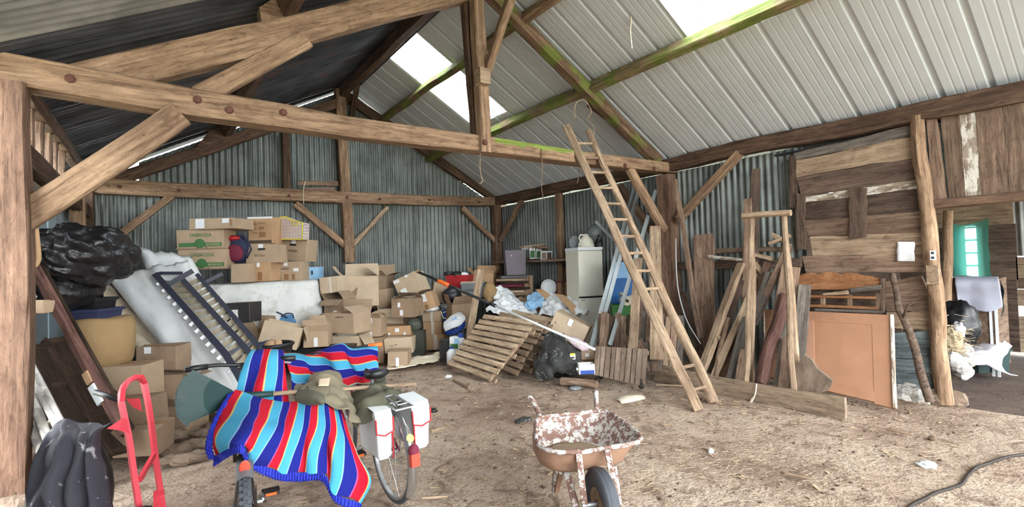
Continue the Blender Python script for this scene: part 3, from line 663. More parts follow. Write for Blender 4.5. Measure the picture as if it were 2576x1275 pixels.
carton('carton leaning against the red crate', 1084, 1118, 712, 760, D=9.8, dy=14, dep=.35, roll=12, m='card')
carton('open brown carton behind the grey lettered crate', 1190, 1242, 690, 716, D=10.6, dy=-8, dep=.4, m='card_orange', flaps={'f': -60, 'b': 10, 'l': 40, 'r': 30})
carton('torn open carton behind the pallet plank', 1140, 1192, 764, 826, D=9.2, dy=24, dep=.4, m='card_dark', flaps={'f': 40, 'l': 20, 'r': 60, 'b': 10})
carton('tall carton with brown tape in front of the wall shelf', 1318, 1345, 692, 762, D=10.4, dy=38, dep=.5, m='card', marks=((.4, .6, .2, .4, 'tape_brown'),), flip=True)
carton('low carton among the white plastic sheets', 1325, 1400, 760, 800, D=9.6, dy=-10, dep=.4, m='card', flaps={'f': 80, 'b': 70, 'l': 60, 'r': 75})
carton('big closed carton with two white tape tabs tipped on the pallets', 1368, 1458, 797, 862, D=7.3, dy=-16, dep=.45, roll=27, m='card_pale', marks=((.42, .72, .12, .28, 'paper'), (.44, 0, .12, .3, 'paper')))
# --- near the left: cartons around the bed base
carton('black flat box with white label on the white dust sheet', 566, 633, 762, 812, D=6.95, dy=-8, dep=.25, roll=-2, m='black_box', marks=((.22, .12, .3, .55, 'paper'),))
carton('small brown package with white label beside the black flat box', 609, 636, 791, 809, D=7.4, dy=-6, dep=.1, roll=-5, m='card_orange', marks=((.5, .1, .35, .3, 'paper'),))
carton('open carton half hidden behind the bed base rail', 600, 651, 834, 880, D=7.0, dy=-10, dep=.4, m='card', flaps={'f': 20, 'b': 5, 'l': 60, 'r': 70})
carton('large carton tipped on its side above the black tub', 655, 742, 815, 872, D=6.9, dy=18, dep=.42, roll=16, m='card_pale', flaps={'r': 150, 'f': 200}, marks=((.45, .12, .12, .15, 'paper'),))
carton('open carton with hinged front flap and a long white tab', 766, 823, 832, 873, D=7.6, dy=12, dep=.42, m='card', flaps={'f': 25, 'l': 120, 'b': 20, 'r': -60}, marks=((.42, .04, .16, .55, 'paper'),))
carton('flat black crate under the carton with the long white tab', 748, 882, 876, 935, D=7.55, dy=4, dep=.4, m='black', name='plastic_crate', cat='crate')
# left floor stack behind the red hand truck
carton('carton with two white tabs under the plastic wrapped mattress', 345, 442, 872, 946, D=4.98, dy=6, dep=.3, m='card_dark', marks=((.22, .78, .16, .22, 'paper'), (.24, .1, .16, .28, 'paper')))
carton('crumpled carton below the one with two white tabs', 362, 456, 944, 1004, D=4.95, dy=5, dep=.3, m='card_dark', flaps={'f': 178, 'l': 90, 'r': 100, 'b': -80}, jit=.02)
carton('squashed carton third from the top behind the hand truck', 362, 462, 1004, 1046, D=4.93, dy=4, dep=.3, m='card_dark', jit=.03)
carton('lowest carton with pale tape behind the hand truck', 388, 470, 1042, 1100, D=4.88, dy=6, dep=.4, m='card_dark', marks=((.2, .1, .16, .8, 'tape_clear'),), jit=.02)
carton('large carton behind the red hand truck handle', 250, 352, 922, 1010, D=4.7, dy=6, dep=.36, m='card', jit=.015)
carton('dull carton beneath the large one behind the hand truck', 262, 370, 1010, 1080, D=4.65, dy=6, dep=.3, m='card_dark', jit=.015)
carton('shadowed carton on the ground behind the hand truck legs', 280, 390, 1080, 1150, D=4.5, dy=6, dep=.3, m='card_dark', jit=.02)
# ---------------------------------------------------------------- soft surfaces and single-piece things
def P3(p): return p if isinstance(p, V) else AD(*p)
def cat(p0, p1, p2, p3, t): return p1+((p2-p0)*t+(p0*2-p1*5+p2*4-p3)*t*t+(p1*3-p0-p2*3+p3)*t*t*t)*.5
def crow(ps, n):
    out = []; m = len(ps)
    for i in range(m-1):
        a, b, c, d = ps[max(0, i-1)], ps[i], ps[i+1], ps[min(m-1, i+2)]
        for k in range(n): out.append(cat(a, b, c, d, k/n))
    return out+[ps[-1]]
def patch_geo(rows, n=6, wr=.01, fr=5, seed=0, uvs=None, m=None):
    rows = [[P3(p) for p in r] for r in rows]; m = m or n
    R = [crow(r, n) for r in rows]; cols = list(zip(*R)); Cc_ = [crow(list(c), m) for c in cols]
    nu, nv = len(Cc_), len(Cc_[0]); g = G(); vs = []; g.uv = []
    for i in range(nu):
        for j in range(nv):
            p = Cc_[i][j]; q = p*fr+V((seed*3.1, seed, 0))
            vs.append(p+V((noise.noise(q), noise.noise(q+V((11, 0, 0))), noise.noise(q+V((0, 7, 0)))))*wr)
            g.uv.append((i/(nu-1), j/(nv-1)))
    g.add(vs, [(i*nv+j, (i+1)*nv+j, (i+1)*nv+j+1, i*nv+j+1) for i in range(nu-1) for j in range(nv-1)])
    return g
def drape(g, nf, amp):
    d = fwd.normalized()
    for i, (u, v) in enumerate(g.uv): g.v[i] = g.v[i]-d*amp*(math.sin(u*nf*2*PI+1.5*math.sin(v*4))+.5*math.sin(u*nf*3.7*PI+2))*min(1, v*1.6+.1)
    return g
def recentre(g):
    xs = [p.x for p in g.v]; ys = [p.y for p in g.v]; zs = [p.z for p in g.v]
    c = V(((min(xs)+max(xs))/2, (min(ys)+max(ys))/2, min(zs))); g.v = [p-c for p in g.v]; return M.Translation(c)
def solo(name, g, mat, label, cat_, group=None, smooth=True, mods=(), kind=None):
    T = recentre(g); o = obj(name, g, mat, None, T, smooth, kind, mods); return tag(o, label, cat_, group)
def base(name, label, cat_, p, group=None, rz=0): return thing(name, label, cat_, p, rz, group)
SOL = lambda t: ('SOLIDIFY', dict(thickness=t, offset=-1))
SUB = ('SUBSURF', dict(levels=1, render_levels=1))
def sheet_mat(name, c, rough, bump=.02, sc=14, **k): return plain(name, c, rough, .05, 5, bump, sc, **k)
MT['dust_sheet'] = sheet_mat('grubby white dust sheet', rgb(206, 206, 202), .7, .03, 9, dirt=.35, dcol=rgb(165, 160, 148)); MT['mattress'] = sheet_mat('white mattress wrap', rgb(232, 232, 230), .35, .02, 9)
MT['bubble'] = sheet_mat('beige bubble wrap', rgb(204, 188, 164), .25, .03, 26); MT['bin_bag'] = sheet_mat('black refuse sack', rgb(26, 25, 27), .38, .05, 7)
MT['poly'] = sheet_mat('white polythene', rgb(232, 234, 234), .3, .03, 12)
MT['sack'] = plain('brown paper sack', rgb(150, 122, 84), .9, .1, 4, .02, 8); MT['bed_metal'] = plain('slate painted steel', rgb(58, 60, 74), .5, .1)
MT['slat'] = plain('beige birch slat', rgb(150, 138, 116), .6, .08, 4); MT['hook_red'] = plain('red painted steel', rgb(222, 62, 78), .45, .06)
def stained(name, c, c2, amt):
    t = NT(name); v = t.coord(); k = t.mix(t.ramp(t.noise(v, 7, 5, .65, 2.2), [(.64-.12*amt, K0), (.69-.12*amt, W1)]), c, c2)
    return t.set(k, .8, t.noise(v, 14, 3), .015, .5)
MT['wax_cloth'] = stained('black cloth with pale paint stains', rgb(52, 50, 58), rgb(150, 148, 150), .05)
MT['tarp_black'] = stained('dusty black tarpaulin', rgb(46, 46, 44), rgb(130, 128, 122), .4)
MT['rust_rail'] = wood('rusty brown rail', rgb(70, 48, 44), rgb(140, 104, 92), var=.1); MT['dark_oak'] = wood('dark stained frame wood', rgb(40, 30, 25), rgb(86, 68, 56), var=.15)
MT['white_wood'] = wood('peeling white wood', rgb(150, 145, 140), rgb(214, 210, 205), white=.5, var=.05); MT['stone'] = plain('rubble stone', rgb(120, 102, 86), .9, .3, 6, .03, 12)

# --- bench along the gable wall and the dust sheet over it
zb = AY(700, 708, 8.8).z
bn = base('storage_bench', 'long low wooden bench hidden under the white dust sheet by the gable wall', 'bench', (1.35, 9.25, 0))
obj('top', G().box((-1.28, -.42, zb-.09), (1.3, .62, zb-.05)), MT['plank'], bn)
for sx in (-1.2, 1.2):
    for sy in (-.35, .5): obj('leg', G().box((sx-.04, sy-.04, 0), (sx+.04, sy+.04, zb-.09)), MT['plank'], bn)
def row(z_or, Y, xs): return [V((x, Y, z_or if not callable(z_or) else z_or(x))) for x in xs]
fx = [AY(px, 708, 8.7).x for px in (470, 540, 575, 600, 640, 700, 750, 800)]
def drop(px, py, Y): return AY(px, py, Y)
rows = [row(zb-.015, 9.8, fx), row(zb-.015, 9.2, fx), row(zb-.01, 8.74, fx),
        [drop(470, 730, 8.68), drop(535, 740, 8.55), drop(565, 730, 8.7), drop(600, 738, 8.66), drop(645, 735, 8.6), drop(702, 735, 8.66), drop(752, 732, 8.62), drop(804, 730, 8.66)],
        [drop(465, 790, 8.6), drop(520, 790, 8.45), drop(555, 790, 8.66), drop(600, 785, 8.6), drop(650, 785, 8.5), drop(704, 785, 8.6), drop(756, 780, 8.55), drop(810, 770, 8.6)],
        [drop(460, 830, 8.5), drop(515, 835, 8.4), drop(550, 830, 8.6), drop(600, 830, 8.5), drop(655, 842, 8.45), drop(706, 845, 8.55), drop(758, 840, 8.5), drop(812, 800, 8.55)]]
solo('dust_sheet', patch_geo(rows, 6, .018, 6, 3), MT['dust_sheet'], 'grubby white dust sheet hanging over the bench below the top row of cartons', 'sheet', mods=(SOL(.004),))
# backpack and patterned shopper on the bench
D = DY(594, 660, 8.92); k = D/FPX
bp = thing('backpack', 'navy and maroon backpack between the banana cartons and the hand hole carton', 'backpack', T=M.Translation(AD(594, 662, D)) @ M.Rotation(-YAW+.15, 4, 'Z'))
obj('body', G().blob((0, .1, 36*k), (31*k, .13, 36*k), 3, .12, 1.6, flat=0), MT['navy'], bp, smooth=True)
obj('front_pocket', G().blob((-.01, -.02, 26*k), (20*k, .06, 22*k), 5, .1, 1.8), MT['maroon'], bp, smooth=True)
obj('top_flap', G().blob((-.05, .05, 63*k), (17*k, .09, 8*k), 6, .15, 1.8), MT['red'], bp, smooth=True)
obj('strap', G().tube([(-.2, .0, 20*k), (-.23, -.03, 40*k), (-.15, -.02, 60*k), (-.1, 0, 70*k)], .014), MT['grey'], bp, smooth=True)
obj('strap', G().tube([(.16, .0, 12*k), (.24, -.03, 34*k), (.2, -.02, 52*k), (.1, 0, 66*k)], .014), MT['navy'], bp, smooth=True)
D = DY(728, 604, 8.98); k = D/FPX
sb = thing('shopping_bag', 'yellow edged shopping bag with rows of printed discs on the tilted carton', 'bag', T=M.Translation(AD(728, 601, D)) @ M.Rotation(-YAW-.1, 4, 'Z'))
def disc_print():
    t = NT('bag print of coloured discs'); tc = t.add('ShaderNodeTexCoord'); v = t.add('ShaderNodeMapping', {'Vector': tc.outputs['Object'], 'Scale': (19, 19, 19)}).outputs[0]
    vo = t.add('ShaderNodeTexVoronoi', {'Vector': v, 'Scale': 1.0, 'Randomness': .15}); c = t.ramp(t.mth('FRACT', t.mth('MULTIPLY', vo.outputs['Distance'], 2.4)), [(0, rgb(240, 225, 210)), (.22, rgb(150, 50, 70)), (.4, rgb(235, 230, 215)), (.58, rgb(56, 76, 150)), (.85, rgb(210, 195, 110))], 'CONSTANT')
    return t.set(c, .6)
MT['disc_print'] = disc_print()
pr = [V((x*k, 0, z*k)) for x, z in ((-34, 0), (34, -2), (36, 40), (26, 42), (14, 44), (2, 50), (-8, 56), (-24, 55), (-34, 48))]
obj('body', G().prism(pr, (0, .22, 0)), MT['disc_print'], sb)
pts = [p+V((0, -.004, 0)) for p in pr]; obj('piping', G().tube(pts, .012, 6, closed=True), MT['yellow'], sb, smooth=True)
obj('side_panel', G().prism([V((-36*k, .0, 0)), V((-36*k, .22, 0)), V((-37*k, .22, 46*k)), V((-37*k, 0, 46*k))], (.008, 0, 0)), MT['yellow'], sb)
obj('handle', G().tube([V((8*k, -.01, 44*k)), V((14*k, -.03, 34*k)), V((24*k, -.03, 34*k)), V((28*k, -.01, 42*k))], .008, 6), MT['yellow'], sb, smooth=True)

# --- far left: sacks, wrapped mattresses, bed base
c = AD(214, 642, 4.75); solo('refuse_sack', G().blob((c.x, c.y, c.z), (.53, .27, .29), 4, .2, 1.5, 64, 36, T=M.Rotation(.87, 4, 'Z') @ M.Rotation(.1, 4, 'Y'), crease=.34), MT['bin_bag'], 'big shiny black refuse sack piled high beside the left post', 'sack', mods=(SUB,))
c = AD(172, 716, 4.72); solo('refuse_sack', G().blob((c.x, c.y, c.z-.06), (.33, .2, .2), 9, .2, 1.6, 32, 18, T=M.Rotation(.87, 4, 'Z'), crease=.2), MT['bin_bag'], 'smaller dark refuse sack squashed below the big black one', 'sack', mods=(SUB,))
def padded(q, th, amp, seed, nu=26, nv=14, edge=.5, wr=.024, fr=7):
    """wrapped slab: q four corners (top left, top right, bottom right, bottom left) of the face towards the viewer"""
    a, b, c, d = [P3(p) for p in q]; n = (b-a).cross(d-a).normalized()
    if n.dot(EYEP-a) < 0: n = -n
    g = G(); F = []; B = []
    for i in range(nu+1):
        for j in range(nv+1):
            u, v = j/nv, i/nu; p = a.lerp(b, u).lerp(d.lerp(c, u), v)
            e = min(1, min(u, 1-u)*7, min(v, 1-v)*10); e = e**.5
            w_ = (.35-abs(noise.noise(V((u*4.5+v*1.2+seed, v*1.6, seed*1.3)))))*wr*1.6+noise.noise(V((u*fr*.6+seed, v*fr*.9, seed*2.0)))*wr+noise.noise(V((u*fr*3, v*fr*1.2+seed, 1)))*wr*.6
            F.append(p+n*(w_*2+amp*e*.25+th*.5*(e-1)*edge)); B.append(p-n*th)
    N = len(F); g.v = F+B; W_ = nv+1
    for i in range(nu):
        for j in range(nv):
            g.f.append((i*W_+j, i*W_+j+1, (i+1)*W_+j+1, (i+1)*W_+j)); g.f.append((N+i*W_+j+1, N+i*W_+j, N+(i+1)*W_+j, N+(i+1)*W_+j+1))
    rim = [(0, j) for j in range(nv)]+[(i, nv) for i in range(nu)]+[(nu, j) for j in range(nv, 0, -1)]+[(i, 0) for i in range(nu, 0, -1)]
    ids = [i*W_+j for i, j in rim]
    for x, y in zip(ids, ids[1:]+ids[:1]): g.f.append((y, x, N+x, N+y))
    g.m = [0]*len(g.f); return g
q = [(268, 690, 6.55), (470, 648, 6.95), (645, 1048, 5.35), (560, 1058, 5.2)]
solo('wrapped_mattress', padded(q, .16, .1, 2, 40, 20), MT['mattress'], 'white plastic wrapped mattress leaning behind the slatted bed base', 'mattress')
solo('wrapped_mattress', padded([(345, 622, 7.3), (478, 640, 7.4), (620, 900, 6.4), (470, 930, 6.3)], .12, .1, 5, 24, 14), MT['poly'], 'off white wrapped mattress peeking out above the leaning white mattress', 'mattress')
solo('bubble_wrapped_panel', padded([(196, 720, 6.4), (262, 698, 6.85), (470, 930, 6.0), (390, 905, 5.9)], .07, .08, 8, 30, 10, wr=.018, fr=9), MT['bubble'], 'beige bubble wrapped panel leaning left of the white mattress', 'panel')
bb = base('bed_base', 'slatted bed base with slate steel rails leaning on the white mattress', 'bed base', AZ(640, 1000, 0))
def on_plane(px, py): 
    t_ = max(0, min(1.2, (py-690)/270)); return AD(px, py, 6.5-1.25*t_)
bar = lambda nm, pts, a, b, m='bed_metal', up=None: obj(nm, G().strip([on_plane(*p) for p in pts], a, b, up=view(500, 800)*-1), MT[m], bb, M())
bar('side_rail', [(392, 691), (480, 790), (568, 891), (600, 945), (620, 985)], .07, .06); bar('middle_rail', [(462, 706), (545, 796), (626, 884), (652, 915)], .06, .055); bar('side_rail', [(497, 692), (570, 775), (640, 857), (668, 895)], .05, .055)
bar('head_bar', [(392, 691), (405, 687), (457, 687)], .04, .045); bar('cross_bar', [(418, 719), (485, 681)], .06, .06); bar('support_leg', [(511, 713), (560, 688)], .045, .05); bar('foot_bar', [(568, 891), (642, 858)], .03, .03)
for k in range(14):
    t_ = (k+.6)/14.5
    l = (400+(600-400)*t_, 700+(945-700)*t_); m_ = (464+(640-464)*t_, 708+(900-708)*t_); r_ = (499+(656-499)*t_, 694+(878-694)*t_)
    for a, b in ((l, m_), (m_, r_)):
        p, q_ = on_plane(*a), on_plane(*b); n_ = view(500, 800)
        obj('slat', G().strip([p+n_*.03, (p+q_)/2+n_*.02, q_+n_*.03], .062, .009, up=-n_), MT['slat'], bb, M())
    p = on_plane(l[0]-9, l[1]+3); obj('slat_holder', G().box((-.025, -.02, -.02), (.025, .02, .02)), MT['white_plastic'], bb, M.Translation(p) @ M.Rotation(-.7, 4, 'Y'))
def crate(name, label, x0, x1, yt, yb, D, m, dep=.35, dy=0, roll=0, cat_='crate', rim=True, words=(), taper=.92, tilt=0):
    D *= ADJ.get(label, 1); wd, h = (x1-x0)*D/FPX, (yb-yt)*D/FPX
    T = M.Translation(AD((x0+x1)/2, yb, D)) @ M.Rotation(-YAW+math.radians(dy), 4, 'Z') @ M.Rotation(math.radians(tilt), 4, 'X') @ M.Rotation(math.radians(roll), 4, 'Y')
    t = thing(name, label, cat_, T=T); g = G(); rs = []
    for s_, z, ins in ((taper, 0, 0), (1, h, 0), (1, h, .012), (taper, .01, .012)):
        rs.append([V((x*(wd/2*s_-ins), dep/2+y*(dep/2*s_-ins), z)) for x, y in ((-1, -1), (1, -1), (1, 1), (-1, 1))])
    g.rings(rs); obj('body', g, MT[m], t)
    if rim: obj('rim', G().strip([V((x*(wd/2+.008), dep/2+y*(dep/2+.008), h-.012)) for x, y in ((-1, -1), (1, -1), (1, 1), (-1, 1))], .016, .03, closed=True), MT[m], t)
    for s_, u, v, sz, mm in words: text_part(s_, sz*h, MT[mm], t, M.Translation(((u-.5)*wd, -.016, v*h)) @ FRONT)
    return t
cb = crate('storage_box', 'dark blue plastic box under the black sacks', 160, 242, 780, 808, 4.75, 'navy', .35, 4, cat_='box')
cb = crate('black_tray', 'black plastic tray on the dark blue box under the sacks', 164, 236, 752, 780, 4.8, 'black', .3, 4, cat_='tray')
g = G().lathe([(.001, 0), (.27, .0), (.31, .08), (.325, .3), (.315, .46), (.29, .54), (.25, .56), (.001, .55)], 28)
for p in g.v: p *= 1+.06*noise.noise(p*3.2)
solo('paper_sack', G().add([p*.86+AD(255, 920, 4.9) for p in g.v], g.f), MT['sack'], 'plump brown paper sack standing under the dark blue box', 'sack')
rl = base('rusty_rail', 'long rusty brown rail leaning across the left corner', 'rail', AZ(330, 1120))
beam('bar', AD(84, 668, 4.3), AD(315, 1090, 4.0), .07, .08, MT['rust_rail'], rl); beam('flange', AD(95, 672, 4.34), AD(326, 1086, 4.04), .02, .14, MT['dark_oak'], rl)
beam('tape_band', AD(238, 968, 4.08), AD(262, 1012, 4.05), .075, .09, MT['white_plastic'], rl, jit=.001); beam('tape_band', AD(222, 935, 4.1), AD(236, 962, 4.085), .072, .085, MT['card_orange'], rl, jit=.001)
# dark frames and white battens leaning against the left post
frs = 'dark old window frame leaning in the left corner, '
for k, (tx, ty, bx, by, w_, lab) in enumerate(((70, 880, 215, 1160, 60, frs+'the nearest to the post'), (112, 862, 262, 1140, 62, frs+'the middle one'), (160, 858, 300, 1120, 56, frs+'the one beside the rusty rail'))):
    D0, D1 = 4.0+.34*k, 3.6+.3*k; t = base('window_frame', lab, 'frame', AZ(bx, by+30)); dx = w_
    A0, A1, B0, B1 = AD(tx, ty, D0), AD(tx+dx*.8, ty-8, D0+.25), AD(bx, by, D1), AD(bx+dx, by-12, D1+.25)
    nn = (A1-A0).cross(B0-A0).normalized()
    for a, b in ((A0, B0), (A1, B1)): beam('stile', a, b, .07, .045, MT['dark_oak'], t, up=nn)
    for s_ in (0, .36, .7, 1): beam('rail', A0.lerp(B0, s_), A1.lerp(B1, s_), .06, .04, MT['dark_oak'], t, up=nn)
    beam('panel', (A0+A1)/2-nn*.01, (B0+B1)/2-nn*.01, (A1-A0).length*.85, .008, MT['dark_oak'], t, up=nn, jit=.002, ch=.002)
for k, (tx, ty, bx, by, w_, lab) in enumerate(((48, 905, 160, 1110, .075, 'thick white painted batten leaning beside the post, topmost'), (40, 945, 130, 1160, .055, 'white batten leaning below the thick white one'), (40, 1005, 112, 1190, .05, 'lowest greyish white batten leaning at the foot of the post'))):
    SEED[0] += 1; p = AD(tx+16, ty, 3.9-.03*k); q_ = AD(bx+10, by, 3.5-.02*k); o = obj('batten', beam_geo((q_-p).length, w_, .05, .006, .006, SEED[0]), MT['white_wood'], None, frame(p, q_-p, view(100, 1000)*-1)); tag(o, lab, 'batten', 'white battens in the left corner')
rows = [[(36, 772, 3.800), (46, 774, 3.750), (56, 790, 3.720)], [(35, 810, 3.780), (52, 806, 3.700), (76, 806, 3.700)], [(36, 845, 3.760), (46, 846, 3.700), (60, 838, 3.700)], [(38, 872, 3.740), (46, 872, 3.680), (54, 870, 3.700)], [(44, 886, 3.720), (48, 886, 3.660), (52, 885, 3.700)], [(28, 900, 3.700), (44, 903, 3.640), (60, 898, 3.680)]]
solo('polythene_sheet', patch_geo(rows, 5, .015, 9, 2), MT['poly'], 'twisted white polythene sheet hanging on the left post', 'sheet', mods=(SOL(.004),))
cz = AD(66, 746, 3.98); solo('carrier_bag', G().blob((cz.x-.02, cz.y, cz.z), (.075, .06, .055), 3, .25, 2, crease=.15), MT['white_plastic'], 'crumpled white carrier bag on the small carton by the left post', 'bag')
cz = AD(50, 748, 3.85); solo('orange_tub', G().lathe([(.001, -.04), (.045, -.04), (.048, .04), (.001, .04)], 16, M.Translation(cz)), MT['orange'], 'orange tub next to the white carrier bag on the small carton', 'tub')
carton('small carton on the shelf by the left post, under the orange tub', 46, 104, 757, 790, D=3.88, dy=8, dep=.12, m='card')
hs = base('harness', 'bunch of old leather straps hanging from the brace on the left post', 'harness', AD(75, 720, 3.800))
for pts, r_ in (([(60, 505, 3.770), (52, 560, 3.750), (58, 620, 3.730), (64, 690, 3.730)], .035), ([(85, 540, 3.790), (92, 600, 3.750), (96, 650, 3.730), (86, 668, 3.710), (76, 655, 3.730), (78, 600, 3.770)], .02), ([(68, 520, 3.750), (74, 590, 3.710), (70, 660, 3.710), (74, 705, 3.710)], .022)):
    obj('strap', G().tube([P3(p) for p in crow([AD(*p) for p in pts], 4)], r_, 6), MT['card_orange'], hs, M(), smooth=True)
# --- red hand truck and the stained black cloth over its load
ht = base('hand_truck', 'red steel hand truck with a looped handle in the left foreground', 'hand truck', AZ(420, 1345))
LW = [(305, 1012), (312, 1045), (324, 1100), (338, 1200), (352, 1290), (362, 1352)]
up_l = [AD(x, y, 2.98) for x, y in LW]; up_r = [AD(x, y, 3.3) for x, y in ((362, 962), (372, 1010), (380, 1060), (391, 1150), (404, 1240), (416, 1318))]
hoop = [AD(305, 1012, 2.98), AD(306, 985, 3.02), AD(315, 966, 3.08), AD(333, 951, 3.16), AD(350, 947, 3.22), AD(362, 962, 3.3)]
obj('frame', G().strip(list(reversed(up_l))+hoop[1:-1]+up_r, .026, .05, up=view(350, 1100)*-1+V((.3, 0, 0))), MT['hook_red'], ht, M())
obj('cross_brace', G().strip([AD(352, 1205, 3.02), AD(388, 1142, 3.28)], .02, .035), MT['hook_red'], ht, M())
obj('gusset_plate', G().prism([AD(316, 1003, 3.0), AD(352, 1002, 3.25), AD(357, 1035, 3.26), AD(334, 1024, 3.1)], view(330, 1000)*-.006), MT['hook_red'], ht, M())
obj('bracket', G().prism([AD(268, 1078, 2.92), AD(308, 1052, 2.96), AD(320, 1052, 2.97), AD(326, 1090, 2.97), AD(300, 1082, 2.95)], view(300, 1000)*-.008), MT['hook_red'], ht, M())
obj('grip', G().tube([AD(240, 986, 3.1), AD(268, 995, 3.08), AD(302, 1006, 3.05)], .018, 8), MT['black'], ht, M(), smooth=True)
obj('foot_bracket', G().box((-.03, -.05, -.06), (.03, .05, .06)), MT['hook_red'], ht, M.Translation(AD(400, 1262, 3.25)))
fb = AZ(400, 1350); obj('toe_plate', G().box((-.22, -.1, .0), (.22, .2, .012)), MT['hook_red'], ht, M.Translation(AD(350, 1352, 3.05)) @ M.Rotation(-.9, 4, 'Z'))
for q_ in (AD(352, 1325, 2.9), AD(405, 1350, 3.3)): obj('wheel', G().lathe([(.04, -.03), (.1, -.03), (.115, 0), (.1, .03), (.04, .03)], 20, M.Translation(q_) @ M.Rotation(-.9, 4, 'Z') @ M.Rotation(PI/2, 4, 'Y')), MT['black'], ht, M(), smooth=True)
rows = [[(140, 1068, 3.05), (165, 1054, 3.05), (205, 1064, 3.05), (250, 1070, 3.0), (285, 1062, 2.96)],
        [(118, 1100, 2.95), (160, 1090, 2.9), (200, 1100, 2.88), (232, 1092, 2.9), (240, 1095, 2.95)],
        [(96, 1160, 2.9), (150, 1150, 2.82), (198, 1150, 2.84), (226, 1140, 2.84), (252, 1146, 2.92)],
        [(82, 1220, 2.86), (140, 1215, 2.76), (190, 1215, 2.8), (232, 1205, 2.8), (270, 1200, 2.88)],
        [(74, 1275, 2.84), (136, 1280, 2.72), (190, 1280, 2.78), (240, 1275, 2.74), (272, 1275, 2.84)],
        [(66, 1350, 2.82), (130, 1360, 2.7), (190, 1355, 2.76), (245, 1350, 2.72), (290, 1345, 2.82)]]
solo('stained_cloth', drape(patch_geo(rows, 9, .02, 7, 6), 4, .04), MT['wax_cloth'], 'black cloth with pale paint stains draped over a load in the left foreground', 'cloth', mods=(SOL(.006),))
obj_ = G().blob(AD(190, 1240, 3.2), (.2, .16, .38), 8, .08, 1.5, flat=.02); solo('covered_bin', obj_, MT['black'], 'dark bin hidden under the stained black cloth', 'bin')
# rubble at the foot of the left stacks
r_ = random.Random(5)
for k, (px, py, D, s_) in enumerate([(440, 1095, 4.75, .1), (470, 1078, 4.9, .09), (500, 1062, 5.0, .1), (518, 1082, 4.8, .1), (448, 1125, 4.5, .11), (482, 1112, 4.6, .1), (508, 1108, 4.6, .07), (532, 1098, 4.75, .08), (425, 1150, 4.35, .08), (462, 1146, 4.35, .09), (500, 1138, 4.4, .08), (395, 1120, 4.6, .1), (420, 1065, 4.95, .09), (540, 1065, 5.0, .07),
                                   (20, 1235, 3.6, .12), (55, 1225, 3.6, .11), (30, 1265, 3.35, .12), (65, 1260, 3.4, .1), (8, 1205, 3.8, .12)]):
    p = AZ(px, py+8, .03); solo('stone', G().blob((p.x, p.y, p.z), (s_*r_.uniform(.8, 1.3), s_*r_.uniform(.7, 1), s_*r_.uniform(.5, .75)), k+1, .35, 1.6, 10, 7), MT['stone'], 'rubble stone lying below the cartons by the hand truck' if px > 200 else 'rubble stone lying at the foot of the left post', 'stone', 'rubble by the left cartons' if px > 200 else 'rubble by the left post', smooth=False)
SEED[0] += 1; p, q_ = AD(86, 1150, 3.7), AD(40, 1212, 3.6); tag(obj('board_scrap', beam_geo((q_-p).length, .16, .02, .006, .004, 55), MT['plank_pale'], None, frame(p, q_-p, view(60, 1180)*-1)), 'tan scrap of board behind the stained black cloth', 'board')
# paint pole across the heap
pp = base('extension_pole', 'black and white paint roller pole with orange sleeve lying across the heap', 'pole', AD(1498, 880, 6.35))
A, B = AD(1052, 684, 8.6), AD(1497, 879, 6.15); f_ = lambda s_: A.lerp(B, s_)
obj('grip_tube', G().tube([f_(0), f_(.5)], .022, 10), MT['black'], pp, M(), smooth=True); obj('sleeve', G().tube([f_(.15), f_(.165), f_(.215), f_(.23)], [.026, .036, .036, .026], 10), MT['orange'], pp, M(), smooth=True)
obj('clamp', G().tube([f_(.49), f_(.52)], .03, 10), MT['black'], pp, M(), smooth=True); obj('inner_tube', G().tube([f_(.5), f_(1)], .017, 10), MT['white_plastic'], pp, M(), smooth=True); obj('end_cap', G().tube([f_(-.012), f_(.004)], .026, 10), MT['card_orange'], pp, M(), smooth=True)
# ---------------------------------------------------------------- middle: crates, bags, pallets, fridge
bag_blob = lambda px, py, D, r, seed, amp=.22, fr=1.8, cr=.15, rz=0: G().blob(AD(px, py, D), r, seed, amp, fr, 26, 16, T=M.Rotation(-YAW+rz, 4, 'Z'), crease=cr)
def table(name, label, px, py, D, wd, dp, z, m, rz=0):
    p = AD(px, py, D); t = thing(name, label, 'table', (p.x, p.y, 0), -YAW+rz)
    obj('top', G().box((-wd/2, 0, z-.04), (wd/2, dp, z)), MT[m], t)
    for sx in (-wd/2+.05, wd/2-.05):
        for sy in (.05, dp-.05): obj('leg', G().box((sx-.03, sy-.03, 0), (sx+.03, sy+.03, z-.04)), MT[m], t)
    return t
table('work_table', 'low wooden table carrying the red and grey crates before the corner post', 1190, 742, 9.8, 1.15, .8, AD(1190, 748, 9.7).z-.005, 'plank_dark')
crate('storage_crate', 'red plastic crate full of oddments behind the orange pole sleeve', 1120, 1180, 692, 724, 10.1, 'red', .35, -14)
for k, (px, py, r_, m_, nm, lab) in enumerate(((1128, 689, .07, 'black', 'camera_bag', 'small black bag in the left of the red crate'), (1150, 692, .1, 'black', 'cable_coil', 'tangle of black cable in the middle of the red crate'), (1167, 692, .08, 'white_plastic', 'plastic_tub', 'white plastic tub in the right of the red crate'))):
    solo(nm, bag_blob(px, py, 10.2, (r_*1.3, r_, r_*.8), k+3, .2, 2), MT[m_], lab, nm.split('_')[1])
crate('storage_crate', 'grey lettered plastic crate in front of the red crate', 1160, 1217, 712, 748, 9.6, 'grey', .4, -6, words=(('CAMION', .5, .5, .26, 'black_box'),))
